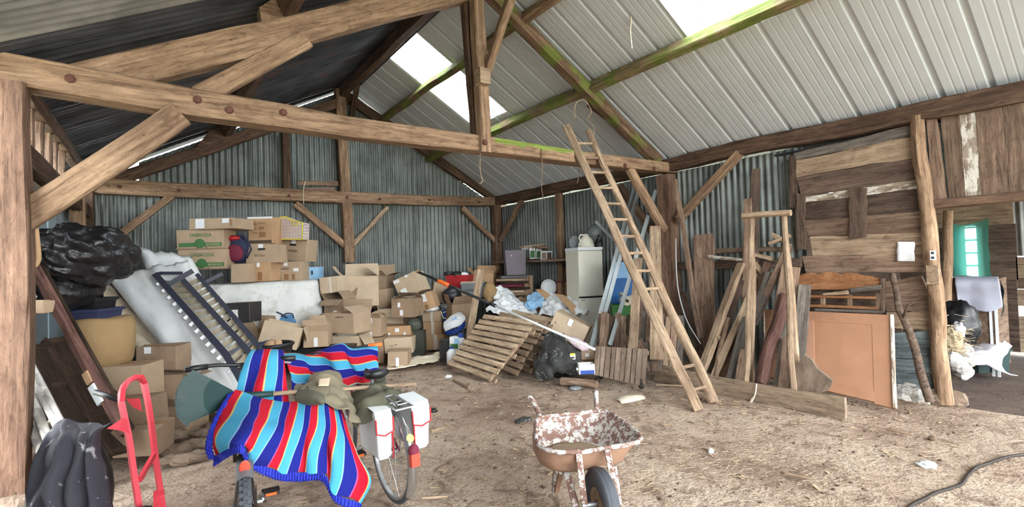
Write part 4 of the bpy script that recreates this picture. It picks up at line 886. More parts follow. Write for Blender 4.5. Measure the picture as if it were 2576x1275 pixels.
solo('magazine', G().box((-.2, -.12, 0), (.2, .12, .025), M.Translation(AD(1186, 711, 9.75)) @ M.Rotation(-YAW, 4, 'Z')), MT['card_pale'], 'flat pale folder lying on the grey lettered crate', 'folder', smooth=False)
solo('sports_bag', bag_blob(1137, 744, 9.35, (.19, .16, .17), 11, .12, 1.4, .06), MT['black'], 'black bag below the red crate, left of the grey crate', 'bag')
solo('rucksack', bag_blob(1233, 737, 9.5, (.15, .14, .2), 21, .12, 1.6, .1), MT['sack'], 'round brown canvas rucksack right of the grey crate', 'rucksack', mods=(SUB,))
# cool box and shopping bags
cbx = crate('cool_box', 'bright blue cool box with white lid among the bags', 1113, 1141, 778, 812, 9.3, 'blue', .3, -14)
obj('lid', G().strip([V((-.1, -.01, .27)), V((.1, -.01, .31))], .05, .03), MT['white_plastic'], cbx); obj('hose', G().tube(crow([V((-.12, -.04, .22)), V((-.05, -.08, .1)), V((.05, -.07, .12)), V((.02, -.05, .22)), V((-.08, -.04, .2))], 5), .011, 6), MT['cream'], cbx, smooth=True)
solo('plastic_wrap', bag_blob(1082, 775, 9.2, (.17, .12, .06), 31, .3, 2.2, .2), MT['poly'], 'crumpled clear wrap on the little stack of taped cartons', 'wrap')
solo('plastic_wrap', bag_blob(1124, 770, 9.4, (.12, .12, .06), 33, .3, 2.2, .2), MT['grey'], 'grey plastic wrap over the blue cool box', 'wrap')
b = base('shopping_bag', 'white and blue printed shopping bag slumped right of the cool box', 'bag', AD(1145, 835, 8.9))
g = patch_geo([[(1118, 812, 9.0), (1135, 798, 9.0), (1150, 789, 9.05), (1158, 787, 9.1)], [(1118, 824, 8.9), (1138, 812, 8.85), (1155, 800, 8.9), (1168, 798, 9.0)], [(1121, 832, 8.9), (1140, 826, 8.8), (1158, 818, 8.85), (1170, 805, 8.95)]], 5, .01, 9, 3)
obj('front', g, MT['poly'], b, M(), True, mods=(SOL(.03),)); g = patch_geo([[(1120, 832, 8.95), (1138, 827, 8.85), (1154, 818, 8.9), (1168, 808, 9.0)], [(1126, 842, 8.95), (1142, 840, 8.86), (1158, 832, 8.9), (1166, 820, 9.0)]], 5, .01, 9, 4)
obj('base_panel', g, MT['blue'], b, M(), True, mods=(SOL(.03),))
for px, py in ((1140, 805), (1146, 800), (1151, 806), (1144, 811)): obj('print', G().lathe([(.001, -.004), (.028, 0), (.028, .006)], 6, M.Translation(AD(px, py, 8.84)) @ R3.to_4x4()), MT['blue_pale'], b, M())
obj('handle', G().tube([AD(x, y, 8.8) for x, y in ((1142, 832), (1140, 824), (1147, 820), (1152, 828))], .008, 6), MT['navy'], b, M(), smooth=True)
# green can, black bag, detergents, cloths on the earth
jc = crate('jerrycan', 'dark olive green metal can with embossed cross beside the arrow stack', 1033, 1068, 832, 896, 8.6, 'green', .17, -4, cat_='can', rim=False, taper=1)
MT['olive'] = plain('dark olive paint', rgb(72, 76, 66), .6, .1, 6, dirt=.2)
for ch in jc.children: ch.data.materials[0] = MT['olive']
for s_ in (-1, 1): obj('embossed_bar', G().strip([V((-.07*s_, -.006, .1)), V((.07*s_, -.006, .3))], .012, .016, up=(0, 1, 0)), MT['olive'], jc)
obj('cap', G().lathe([(.03, 0), (.03, .03), (.001, .03)], 10, M.Translation((-.07, .08, .44))), MT['olive'], jc)
solo('canvas_bag', bag_blob(1042, 815, 8.8, (.13, .12, .12), 41, .2, 1.8, .12), MT['olive'], 'slumped olive canvas bag on top of the dark green can', 'bag')
b = crate('toiletry_bag', 'small black zipped bag standing on the earth by the pallets', 1105, 1133, 858, 912, 8.2, 'black', .16, -6, cat_='bag', rim=False, taper=.9); obj('zip_flap', G().blob((0, .07, .36), (.1, .09, .03), 2, .1, 2), MT['black_box'], b, smooth=True)
b = crate('detergent_carton', 'white and green detergent pack left of the pallet boards', 1131, 1156, 848, 880, 8.1, 'white_plastic', .15, -12, cat_='pack', rim=False, taper=1)
obj('print', G().box((-.07, -.004, .02), (.06, -.001, .1)), MT['green'], b); obj('print', G().box((.0, -.005, .1), (.075, -.001, .19)), MT['blue_pale'], b)
b = base('bottle', 'white detergent bottle half behind the lowest pallet board', 'bottle', AD(1137, 912, 7.95)); obj('body', G().lathe([(.001, 0), (.08, 0), (.085, .02), (.085, .17), (.04, .22), (.025, .23)], 14), MT['white_plastic'], b, smooth=True); obj('cap', G().lathe([(.03, .22), (.03, .26), (.001, .26)], 10), MT['blue'], b)
b = base('bottle', 'blue capped bottle tucked behind the detergent pack', 'bottle', AD(1160, 868, 8.15)); obj('body', G().lathe([(.001, 0), (.06, 0), (.06, .11), (.03, .15)], 12), MT['white_plastic'], b, smooth=True); obj('cap', G().lathe([(.05, .11), (.04, .2), (.001, .2)], 10), MT['blue'], b)
rows = [[(985, 918, 8.0), (1040, 902, 8.3), (1080, 893, 8.5), (1108, 884, 8.7)], [(972, 925, 7.85), (1030, 915, 8.0), (1075, 905, 8.2), (1105, 898, 8.3)], [(968, 936, 7.65), (1010, 930, 7.7), (1062, 918, 7.9), (1104, 908, 8.05)]]
g = patch_geo(rows, 7, .05, 9, 9)
for p in g.v: p.z = max(.012, p.z*.7+.03)
solo('rag', g, MT['cream_cloth'], 'strip of crumpled cream rags on the earth before the heap', 'rag', mods=(SOL(.006),))
g = bag_blob(868, 844, 8.1, (.18, .1, .06), 61, .35, 2.5, .25); solo('cloth', g, MT['cream_cloth'], 'cream cloth spilling out of the open carton at the foot of the heap', 'cloth')
g = bag_blob(770, 828, 7.75, (.14, .1, .05), 62, .3, 2.5, .2); solo('garment', g, MT['black'], 'black garment stuffed in the carton with the long white tab', 'clothing')
b = base('sports_bag', 'light blue sports bag with dark handles before the dust sheet', 'bag', AD(700, 826, 7.9))
MT['blue_bag'] = plain('dusty blue nylon', rgb(78, 128, 168), .6, .12, 6)
obj('body', bag_blob(704, 806, 8.0, (.3, .15, .15), 63, .2, 1.7, .12), MT['blue_bag'], b, M(), True, mods=(SUB,))
obj('handle', G().tube(crow([AD(x, y, 7.85) for x, y in ((657, 806), (668, 790), (690, 784), (708, 790), (722, 800))], 4), .012, 6), MT['navy'], b, M(), smooth=True); obj('handle', G().tube(crow([AD(x, y, 7.85) for x, y in ((708, 796), (722, 788), (736, 790), (738, 800))], 4), .01, 6), MT['navy'], b, M(), smooth=True)
D = 6.1; T = M.Translation(AD(686, 915, D)) @ M.Rotation(-YAW, 4, 'Z')
b = thing('laundry_tub', 'round black tub of clothes behind the striped blanket', 'tub', T=T)
obj('body', G().lathe([(.001, 0), (.2, 0), (.235, .22), (.245, .24), (.21, .24), (.19, .04), (.001, .03)], 28), MT['black'], b, smooth=40)
obj('rim', G().tube([V((.235*math.cos(a), .235*math.sin(a), .24)) for a in [2*PI*k/28 for k in range(28)]], .022, 8, True), MT['black'], b, smooth=True)
MT['denim'] = plain('faded denim', rgb(86, 104, 140), .9, .15, 8, .01, 20)
g = G().blob((0, 0, 0), (.14, .1, .06), 71, .3, 2.5, 20, 12, crease=.2); o = solo('garment', G().add([T @ (p+V((-.02, .0, .23))) for p in g.v], g.f), MT['denim'], 'faded denim garment in the round black tub', 'clothing')
tb_ = base('plush_toy', 'tan plush toy with a round ear peeping from the black tub', 'toy', T @ V((.06, -.08, .22)))
obj('head', G().blob(T @ V((.03, -.09, .25)), (.085, .07, .06), 3, .05, 1), MT['card_orange'], tb_, M(), True); obj('ear', G().blob(T @ V((.12, -.1, .27)), (.045, .03, .045), 4, .05, 1), MT['card_orange'], tb_, M(), True)
# plastic sheets over the right of the heap
for k, (rows, lab) in enumerate(((
    [[(1250, 722, 9.6), (1258, 718, 9.7), (1285, 735, 9.8), (1310, 760, 9.8)], [(1247, 745, 9.4), (1265, 745, 9.3), (1290, 760, 9.3), (1330, 770, 9.4)], [(1236, 770, 9.2), (1265, 775, 9.0), (1300, 782, 9.0), (1345, 778, 9.2)], [(1222, 778, 9.1), (1260, 790, 8.8), (1310, 796, 8.8), (1352, 790, 9.0)]], 'tall crumpled white polythene sheet behind the top of the pallet'),
    ([[(1365, 762, 9.4), (1380, 735, 9.6), (1405, 742, 9.6), (1420, 765, 9.4)], [(1358, 785, 9.1), (1385, 765, 9.0), (1415, 770, 9.0), (1432, 790, 9.0)], [(1352, 795, 9.0), (1375, 790, 8.8), (1405, 795, 8.7), (1440, 800, 8.8)]], 'rounded white polythene sheet behind the tipped carton'),
    ([[(1420, 752, 9.3), (1440, 742, 9.4), (1455, 750, 9.4), (1470, 765, 9.3)], [(1428, 775, 9.0), (1448, 768, 8.9), (1462, 772, 8.9), (1480, 778, 9.0)], [(1440, 790, 8.9), (1455, 790, 8.7), (1468, 792, 8.7), (1482, 788, 8.9)]], 'small bundle of white polythene in front of the fridge foot'),
    ([[(1330, 745, 9.5), (1345, 735, 9.6), (1362, 738, 9.6)], [(1322, 765, 9.3), (1345, 758, 9.2), (1366, 755, 9.3)], [(1318, 778, 9.1), (1345, 776, 9.0), (1362, 772, 9.1)]], 'pale blue polythene bag between the two bigger white sheets'))):
    solo('polythene_sheet', patch_geo(rows, 11, .07, 11, 20+k), MT['poly'] if k < 3 else MT['blue_pale'], lab, 'sheet', mods=(SOL(.006),))
for k, (q, lab) in enumerate(((((1346, 728), (1362, 726), (1386, 742), (1372, 752)), 'left cardboard flap poking out of the polythene sheets'), (((1395, 738), (1420, 742), (1450, 770), (1446, 792)), 'long brown cardboard flap between the polythene sheets'))):
    SEED[0] += 1; o = slab('cardboard_flap', [AD(x, y, 9.1-.12*i) for i, (x, y) in enumerate(q)], (AD(1400, 740, 9)-EYEP)*-1, .006, MT['card_orange'], None, .01); tag(o, lab, 'cardboard')
# pictures stacked by the corner, grey speaker on the shelf, tall carton etc.
for k in range(7):
    z = k; px0, px1, py = (1256+3*(k % 3), 1322-4*(k % 2), 742-7.2*k)
    p = AD((px0+px1)/2, py, 10.45); t = base('picture_frame', ('lowest', 'second lowest', 'third lowest', 'fourth', 'fifth', 'sixth', 'topmost')[k]+' flat picture frame in the stack by the corner post', 'picture frame', p, 'framed pictures stacked by the corner', -YAW+.2*(-1)**k)
    m_ = ('plank_pale', 'card_pale', 'dark_oak', 'maroon', 'dark_oak', 'plank_pale', 'black')[k]; w_, d_ = .27+.015*(k % 3), .2
    obj('frame', G().strip([V((-w_, -d_, .025)), V((w_, -d_, .025)), V((w_, d_, .025)), V((-w_, d_, .025))], .04, .048, closed=True), MT[m_], t); obj('backing', G().box((-w_, -d_, .01), (w_, d_, .02)), MT['card_dark'], t)
table('side_table', 'small dark table under the stacked picture frames', 1296, 750, 10.35, .55, .5, AD(1290, 745, 10.45).z-.0, 'plank_dark')
sp = crate('speaker', 'tall grey felt covered speaker standing on the picture frames', 1272, 1326, 629, 691, 10.25, 'grey', .28, 10, cat_='speaker', rim=False, taper=.86)
MT['felt'] = plain('grey violet felt', rgb(118, 110, 116), .95, .06)
for ch in sp.children: ch.data.materials[0] = MT['felt']
obj('pin', G().lathe([(.001, -.01), (.014, 0), (.001, .006)], 8, M.Translation((-.1, -.012, .4)) @ FRONT), MT['white_plastic'], sp)
for px in (1333, 1349):
    b = carton('white boxed plant picture on the wall shelf, %s' % ('left one' if px < 1340 else 'right one'), px, px+14, 622 if px < 1340 else 624, 651, D=AX(px, 651, 6.72).x*0+10.75, dep=.14, m='paper', dy=4, name='boxed_picture', marks=((.12, .1, .76, .62, 'green_print'), (.3, .8, .4, .12, 'tape_brown')))
b = carton('low white box with two windows right of the plant pictures on the shelf', 1361, 1390, 631, 653, D=10.55, dep=.14, m='paper', dy=6, name='boxed_picture', marks=((.08, .12, .38, .7, 'card_dark'), (.54, .12, .38, .7, 'ink')))
carton('flat white box at the left end of the wall shelf stack', 1313, 1332, 620, 628, D=10.8, dep=.2, m='paper', name='flat_box')
for k, (px, py, m_, lab) in enumerate(((1372, 626, 'card_dark', 'dark slanting flat case behind the white boxes on the wall shelf'), (1340, 620, 'card', 'flat brown case on top of the plant pictures'))):
    solo('flat_case', G().box((-.3, -.08, 0), (.3, .1, .04), M.Translation(AD(px, py, 10.75)) @ M.Rotation(-YAW+.6, 4, 'Z') @ M.Rotation(.1-.2*k, 4, 'Y')), MT[m_], lab, 'case', smooth=False)
sh = base('wall_shelf', 'long plank shelf on the corrugated wall left of the fridge', 'shelf', (6.55, 8.4, AX(1400, 655, 6.5).z)); za = AX(1400, 653, 6.5).z
obj('board', G().box((6.42, 7.0, za-.03), (6.76, 9.75, za)), MT['plank'], sh, M())
for y_ in (7.4, 9.2): obj('bracket', G().prism([V((6.76, y_, za-.03)), V((6.5, y_, za-.03)), V((6.76, y_, za-.25))], (0, .04, 0)), MT['plank_dark'], sh, M())
t = base('picture_frame', 'dark red picture frame leaning on the wall left of the fridge', 'picture frame', AD(1420, 745, 10.1)); q = [AD(x, y, 10.15) for x, y in ((1400, 709), (1441, 708), (1443, 750), (1402, 752))]
obj('frame', G().strip(q, .03, .05, closed=True, up=view(1420, 720)*-1), MT['maroon'], t, M()); obj('picture', G().prism([p+view(1420, 720)*.02 for p in q], view(1420, 720)*.01), MT['card_orange'], t, M())
solo('plate', G().lathe([(.001, 0), (.1, .004), (.16, .02), (.165, .028)], 24, M.Translation(AD(1380, 722, 10.3)) @ M.Rotation(-YAW, 4, 'Z') @ M.Rotation(PI/2-.15, 4, 'X')), MT['white_plastic'], 'large white plate leaning behind the tall carton', 'plate')
t = base('picture_frame', 'pale picture frame leaning against the left side of the fridge', 'picture frame', AD(1452, 755, 9.3)); q = [AD(*p) for p in ((1438, 672, 9.6), (1454, 662, 9.75), (1464, 762, 9.6), (1455, 765, 9.45))]
obj('frame', G().strip(q, .035, .03, closed=True, up=view(1420, 720)*-1), MT['paper'], t, M()); obj('backing', G().prism([p+view(1420, 720)*.01 for p in q], view(1420, 720)*.006), MT['cream_cloth'], t, M())
solo('dust_cloth', patch_geo([[(1438, 712, 9.5), (1446, 700, 9.5)], [(1432, 735, 9.4), (1446, 732, 9.4)], [(1424, 750, 9.3), (1448, 748, 9.3)]], 5, .03, 8, 4), MT['cream_cloth'], 'cream cloth hanging left of the fridge', 'cloth', mods=(SOL(.006),))
# fridge with things on it
D = 8.95; k = D/FPX; zt = AD(1484, 622, D).z
fr = thing('fridge', 'tall cream fridge freezer standing against the corrugated wall', 'fridge', (AD(1487, 700, D).x, AD(1487, 700, D).y, 0), -YAW+.30)
wd = 33.5*k; zs = AD(1490, 746, D).z
obj('cabinet', G().box((-wd, .05, .0), (wd, .58, zt)), MT['cream'], fr, mods=(('BEVEL', dict(width=.012, segments=2)),))
obj('door', G().box((-wd, -.01, zs+.01), (wd, .045, zt-.06)), MT['cream'], fr, mods=(('BEVEL', dict(width=.012, segments=2)),)); obj('door', G().box((-wd, -.01, .06), (wd, .045, zs-.02)), MT['cream'], fr, mods=(('BEVEL', dict(width=.012, segments=2)),))
obj('top_panel', G().box((-wd-.005, -.012, zt-.05), (wd+.005, .58, zt+.004)), MT['white_plastic'], fr); obj('seal', G().box((-wd+.01, .0, zs-.025), (wd-.01, .05, zs+.012)), MT['black'], fr); obj('badge', G().box((-wd+.03, -.014, zs-.06), (-wd+.1, -.01, zs-.05)), MT['ink'], fr)
FT = WM(fr)
b = base('water_jug', 'big cream enamel jug standing on the fridge', 'jug', FT @ V((.02, .2, zt+.004))); obj('body', G().lathe([(.001, 0), (.15, 0), (.15, .06), (.12, .15), (.06, .21), (.045, .25), (.001, .26)], 24), MT['cream'], b, smooth=True)
obj('handle', G().tube(crow([V((-.13, 0, .1)), V((-.17, 0, .18)), V((-.12, 0, .24)), V((-.05, 0, .22))], 4), .015, 8), MT['cream'], b, smooth=True)
b = base('hot_plate', 'round grey disc with a pale hub standing on the fridge left of the jug', 'disc', FT @ V((-.2, .3, zt+.004))); TT = M.Translation((0, 0, .12)) @ M.Rotation(PI/2+.25, 4, 'X'); obj('disc', G().lathe([(.001, 0), (.09, 0), (.12, .02), (.12, .03), (.001, .035)], 24, TT), MT['grey'], b, smooth=40); obj('hub', G().lathe([(.05, .0), (.045, -.02), (.001, -.02)], 16, M.Translation((0, -.02, .12)) @ M.Rotation(PI/2+.25, 4, 'X')), MT['card_pale'], b)
TT = FT @ M.Translation((.3, .36, zt+.26)) @ M.Rotation(PI/2+.3, 4, 'X'); b = thing('lamp_reflector', 'large grey lamp reflector behind the ladder above the fridge', 'lamp', T=M.Translation(FT @ V((.3, .36, zt+.004))))
obj('reflector', G().lathe([(.03, .1), (.1, .07), (.19, .0), (.2, 0), (.1, .085), (.03, .12)], 28, TT), MT['grey'], b, M(), smooth=True); obj('bulb', G().blob(TT @ V((0, 0, .03)), (.05, .05, .06), 1, 0, 1), MT['paper'], b, M(), True); obj('stand', G().tube([FT @ V((.3, .36, zt+.002)), TT @ V((0, 0, .1))], .02), MT['iron'], b, M())
# blue boxes and the roll right of the fridge
crate('storage_box', 'pale blue plastic box stacked on the darker blue one by the fridge', 1543, 1583, 660, 700, 8.3, 'blue_pale', .3, -10, cat_='box'); MT['blue_mid'] = plain('mid blue plastic', rgb(30, 92, 156), .45, .08)
crate('storage_box', 'open mid blue plastic box below the pale blue one', 1537, 1594, 700, 764, 8.1, 'blue_mid', .35, -8, cat_='box'); crate('storage_box', 'green plastic box at the bottom right of the fridge', 1541, 1592, 766, 810, 8.0, 'green', .35, -8, cat_='box')
crate('plastic_tub', 'dark tub on the ground holding up the green plastic box', 1541, 1592, 812, 880, 8.0, 'black_box', .35, -8, cat_='tub')
solo('paper_roll', G().lathe([(.03, 0), (.075, 0), (.075, .25), (.03, .25), (.03, 0)], 20, M.Translation(AD(1577, 757, 7.78)) @ R3.to_4x4() @ M.Rotation(PI-.5, 4, 'Y')), MT['cream_cloth'], 'cream paper roll on the green plastic box', 'roll', smooth=40)
solo('lamp_part', G().lathe([(.02, .0), (.05, .02), (.05, .05), (.02, .07), (.02, .1), (.05, .12), (.02, .16), (.001, .17)], 16, M.Translation(AD(1564, 760, 7.75))), MT['steel_grey'], 'small chrome lamp fitting beside the paper roll', 'lamp')
# galvanised studs
for k, (a, b, lab) in enumerate(((AX(1594, 478, 6.6), AD(1487, 872, 7.0), 'galvanised stud leaning nearest to the fridge'), (AX(1606, 480, 6.6), AD(1502, 860, 7.05), 'galvanised stud beside the one nearest to the fridge'), (AX(1650, 478, 6.6), AD(1534, 868, 6.9), 'galvanised stud crossing behind the ladder to the slatted trolley'), (AD(1498, 556, 8.6), AD(1548, 607, 8.75), 'short galvanised rail lying above the fridge'))):
    o = obj('metal_stud', G().rings([[V((t_, y, z)) for y, z in ((-.03, .0), (.03, 0), (.03, .025), (.026, .025), (.026, .004), (-.026, .004), (-.026, .025), (-.03, .025))] for t_ in (0, (b-a).length)]), MT['steel_grey'], None, frame(a, b-a, view(1500, 700)*-1)); tag(o, lab, 'metal stud')
# pallets
MT['pallet'] = wood('pale pallet pine', rgb(150, 126, 102), rgb(222, 198, 166), var=.1)
def pallet(label, q, nb, m='pallet', th=.1, seed=1, wide=.072):
    a, b, c, d = [P3(p) for p in q]; n = (b-a).cross(d-a).normalized()
    if n.dot(EYEP-a) < 0: n = -n
    t = base('pallet', label, 'pallet', V(((c+d)/2).to_tuple())); rr = random.Random(seed)
    for k in range(nb):
        s_ = (k+.5)/nb; l, r_ = a.lerp(d, s_), b.lerp(c, s_); e = (r_-l).normalized()
        beam('board', l-e*rr.uniform(0, .03)+n*.005, r_+e*rr.uniform(0, .04)+n*.005, wide, .02, MT[m], t, up=n, jit=.005, ch=.004)
        if k % 4 == 1: beam('board', l-n*th, r_-n*th, wide, .02, MT[m], t, up=n, jit=.004, ch=.004)
    for s_ in (.06, .5, .94): beam('bearer', a.lerp(b, s_)-n*(th*.5), d.lerp(c, s_)-n*(th*.5), .05, th-.035, MT['plank'], t, up=n, jit=.006)
    return t
pallet('front pallet of pale boards leaning on the heap', [(1222, 790, 7.7), (1352, 806, 6.95), (1232, 958, 6.72), (1125, 918, 7.55)], 10)
pallet('second pallet leaning behind the front one', [(1262, 783, 7.95), (1378, 806, 7.15), (1296, 946, 6.95), (1200, 905, 7.8)], 9, 'plank_pale', seed=4)
pallet('third pallet leaning behind the second, its top boards showing', [(1292, 778, 8.1), (1404, 800, 7.35), (1330, 940, 7.15), (1240, 900, 8.0)], 9, 'pallet', seed=7)
SEED[0] += 1; o = obj('plank', beam_geo(1.5, .12, .025, .006, .005, 333), MT['plank_pale'], None, frame(AD(1176, 884, 8.1), AD(1198, 745, 8.55)-AD(1176, 884, 8.1), view(1190, 790)*-1)); tag(o, 'short pale plank standing behind the left edge of the front pallet', 'plank')
# black tarpaulin bag, jug, log, rag under the tipped carton
solo('tarpaulin', patch_geo([[(1372, 858, 6.9), (1388, 838, 6.8), (1410, 845, 6.7), (1432, 862, 6.7), (1450, 872, 6.7)], [(1350, 895, 6.8), (1380, 880, 6.6), (1410, 880, 6.5), (1440, 890, 6.5), (1460, 895, 6.6)], [(1345, 930, 6.6), (1376, 920, 6.45), (1408, 918, 6.4), (1438, 922, 6.45), (1458, 925, 6.6)], [(1352, 958, 6.5), (1375, 945, 6.45), (1400, 942, 6.4), (1430, 938, 6.5), (1458, 938, 6.6)]], 9, .07, 9, 3), MT['tarp_black'], 'dusty black tarpaulin bundled under the tipped carton', 'tarpaulin', mods=(SOL(.01),))
solo('refuse_sack', bag_blob(1412, 905, 6.95, (.28, .22, .26), 51, .15, 1.6, .12), MT['bin_bag'], 'black refuse sack inside the dusty tarpaulin bundle', 'sack')
o = solo('cloth', patch_geo([[(1428, 845, 6.7), (1450, 850, 6.65), (1480, 868, 6.6)], [(1434, 860, 6.6), (1455, 868, 6.55), (1480, 878, 6.55)], [(1445, 872, 6.6), (1462, 880, 6.55), (1478, 884, 6.6)]], 5, .03, 9, 5), plain('pale pink cloth', rgb(196, 176, 182), .9), 'pale pink cloth hanging under the white end of the paint pole', 'cloth', mods=(SOL(.008),))
b = base('tag', 'yellow and white hang tag on the dark sack right of the tarpaulin', 'tag', AD(1441, 903, 6.42)); obj('card', G().box((-.035, 0, 0), (.035, .006, .07), M.Translation(AD(1441, 904, 6.42)) @ M.Rotation(-YAW, 4, 'Z')), MT['paper'], b, M()); obj('head', G().box((-.03, -.002, .05), (.03, .008, .08), M.Translation(AD(1441, 904, 6.42)) @ M.Rotation(-YAW, 4, 'Z')), MT['yellow'], b, M()); obj('window', G().box((-.022, -.004, .012), (.022, 0, .035), M.Translation(AD(1441, 904, 6.42)) @ M.Rotation(-YAW, 4, 'Z')), MT['black'], b, M())
crate('tool_case', 'dark case standing behind the yellow hang tag', 1436, 1462, 885, 938, 6.55, 'black_box', .15, -4, cat_='case', rim=False, taper=1)
carton('small tan carton behind the white end of the paint pole', 1462, 1496, 878, 905, D=6.75, dep=.2, m='card', marks=((.3, .3, .3, .3, 'paper'),)); carton('low brown carton under the small tan one by the trolley', 1460, 1500, 906, 935, D=6.75, dep=.22, m='card_dark')
b = crate('canister', 'white and blue canister left of the slatted trolley', 1457, 1497, 917, 941, 6.35, 'white_plastic', .16, 3, cat_='canister', rim=False, taper=1); obj('label_band', G().box((-.085, -.004, .0), (.095, .0, .05)), MT['blue'], b); obj('cap', G().lathe([(.018, 0), (.018, .03), (.001, .03)], 10, M.Translation((-.1, .05, .06)) @ M.Rotation(-PI/2, 4, 'Y')), MT['white_plastic'], b)
p, q_ = AD(1412, 946, 6.45), AD(1502, 962, 6.2); o = log('log', V((p.x, p.y, .055)), V((q_.x, q_.y, .055)), .055, .05, MT['plank'], None); tag(o, 'round brown log lying on the earth left of the trolley', 'log')
MT['trolley_wood'] = wood('grey brown trolley board', rgb(104, 88, 76), rgb(172, 152, 134), var=.12)
# slatted trolley on its side, crates behind
tr = base('trolley', 'slatted wooden trolley tipped on its side, casters showing', 'trolley', AZ(1565, 975)); Q = [AD(1500, 870, 6.45), AD(1632, 878, 6.15), AD(1624, 972, 6.1), AD(1494, 942, 6.42)]; n_ = ((Q[1]-Q[0]).cross(Q[3]-Q[0])).normalized()
if n_.dot(EYEP-Q[0]) < 0: n_ = -n_
for k in range(10):
    s0 = (k+.5)/10; w_ = (.066, .056, .062, .05)[k % 4]
    beam('board', Q[0].lerp(Q[1], s0)+n_*.01, Q[3].lerp(Q[2], s0)+n_*(.01-.012*(k % 2)), w_, .02, MT['trolley_wood'], tr, up=n_, jit=.004, ch=.003)
for s_ in (.12, .88): beam('cross_batten', Q[0].lerp(Q[3], s_)-n_*.025, Q[1].lerp(Q[2], s_)-n_*.025, .06, .03, MT['plank'], tr, up=n_)
for px, py, D in ((1503, 960, 6.5), (1512, 952, 6.7), (1614, 985, 6.12), (1622, 976, 6.35)):
    c_ = AD(px, py-6, D); obj('caster', G().lathe([(.012, -.012), (.036, -.012), (.04, 0), (.036, .012), (.012, .012)], 16, M.Translation((c_.x, c_.y, .045)) @ M.Rotation(.3, 4, 'Z') @ M.Rotation(PI/2, 4, 'Y')), MT['iron'], tr, M(), smooth=True); obj('caster_fork', G().tube([V((c_.x, c_.y, .05)), V((c_.x, c_.y, .13))], .012), MT['iron'], tr, M())
def board_panel(label, name, q, nb, m, seed, gap=.1, cat_='crate'):
    a, b, c, d = [P3(p) for p in q]; n = (b-a).cross(d-a).normalized(); rr = random.Random(seed)
    if n.dot(EYEP-a) < 0: n = -n
    t = base(name, label, cat_, (c+d)/2)
    for k in range(nb):
        s_ = (k+.5)/nb; w_ = (b-a).length/nb*(1-gap*rr.random()*2); e = (a-d).normalized()
        beam('board', a.lerp(b, s_)+e*rr.uniform(-.03, .03), d.lerp(c, s_), w_, .022, MT[m[k % len(m)]], t, up=n, jit=.005, ch=.004)
    for s_ in (.15, .85): beam('cross_batten', a.lerp(d, s_)-n*.03, b.lerp(c, s_)-n*.03, .07, .03, MT['plank_dark'], t, up=n)
board_panel('big crate of upright brown boards behind the trolley', 'wooden_crate', [(1504, 789, 7.2), (1592, 792, 7.0), (1588, 905, 6.8), (1500, 900, 7.0)], 6, ('plank', 'plank_pale', 'plank_dark'), 3)
board_panel('boarded panel leaning right of the big crate behind the ladder', 'wooden_crate', [(1596, 786, 6.9), (1722, 795, 6.6), (1716, 930, 6.4), (1590, 900, 6.7)], 8, ('plank', 'plank_grey', 'plank_pale'), 5)
board_panel('low slanting crate just right of the slatted trolley', 'wooden_crate', [(1562, 845, 6.75), (1668, 868, 6.4), (1656, 935, 6.25), (1632, 930, 6.35)], 6, ('plank', 'plank_grey'), 8)
for k, (a, b, w_, m_, lab) in enumerate(((AD(1521, 785, 7.1), AD(1512, 900, 6.75), .09, 'plank', 'narrow upright board in front of the big crate'), (AD(1607, 650, 7.4), AD(1590, 910, 6.3), .12, 'plank_pale', 'upright board with a bolt hole beside the ladder'),
        (AD(1621, 750, 7.0), AD(1582, 900, 6.5), .11, 'plank_dark', 'dark slanting board between the trolley and the ladder'), (AX(1648, 570, 6.35), AD(1652, 905, 6.25), .17, 'plank_pale', 'tall pale plank standing at the middle post'), (AX(1656, 590, 6.35), AX(1645, 760, 6.3), .05, 'plank_grey', 'thin grey batten in front of the tall pale plank'))):
    SEED[0] += 1; o = obj('plank', beam_geo((b-a).length, w_, .03, .006, .005, SEED[0], seg=.2), MT[m_], None, frame(a, b-a, view(1620, 700)*-1)); tag(o, lab, 'plank')
# ---------------------------------------------------------------- ladder, barrow, bicycles, blankets, rake
la = base('ladder', 'rough wooden ladder leaning on the tie beam of the middle truss', 'ladder', AZ(1775, 1024))
lb, rb = AZ(1757, 1032), AZ(1795, 1012); lt, rt = AY(1462, 398, 4.8), AY(1514, 405, 4.82)
tl = AD(1413, 303, (lt-EYEP).dot(fwd)/fwd.length**2*1.0); lt2 = lb+(lt-lb)*1.17; rt2 = rb+(rt-rb)*1.165
L = (lt2-lb).length
SEED[0] += 1; nl = view(1600, 650)*-1
obj('rail', beam_geo(L, .105, .065, .012, .015, 501, seg=.25), MT['plank_pale'], la, frame(lb, lt2-lb, nl)); log('rail', rb, rt2, .058, .046, MT['plank_pale'], la, jit=.2)
def tpar(py, b_, t_):
    lo, hi = 0, 1.2
    for _ in range(40):
        m_ = (lo+hi)/2; p = b_+(t_-b_)*m_-EYEP; d = p.dot(fwd)/fwd.length**2
        y_ = 637.5-(p/d-fwd).dot(upv)*FPX
        if y_ > py: lo = m_
        else: hi = m_
    return lo
for y0, y1 in ((360, 362), (396, 399), (433, 435), (472, 472), (511, 513), (552, 552), (594, 594), (637, 637), (681, 680), (728, 725), (926, 916), (983, 971)):
    log('rung', lb+(lt-lb)*tpar(y0, lb, lt), rb+(rt-rb)*tpar(y1, rb, rt), .02, .018, MT['plank_pale'], la, n=8)
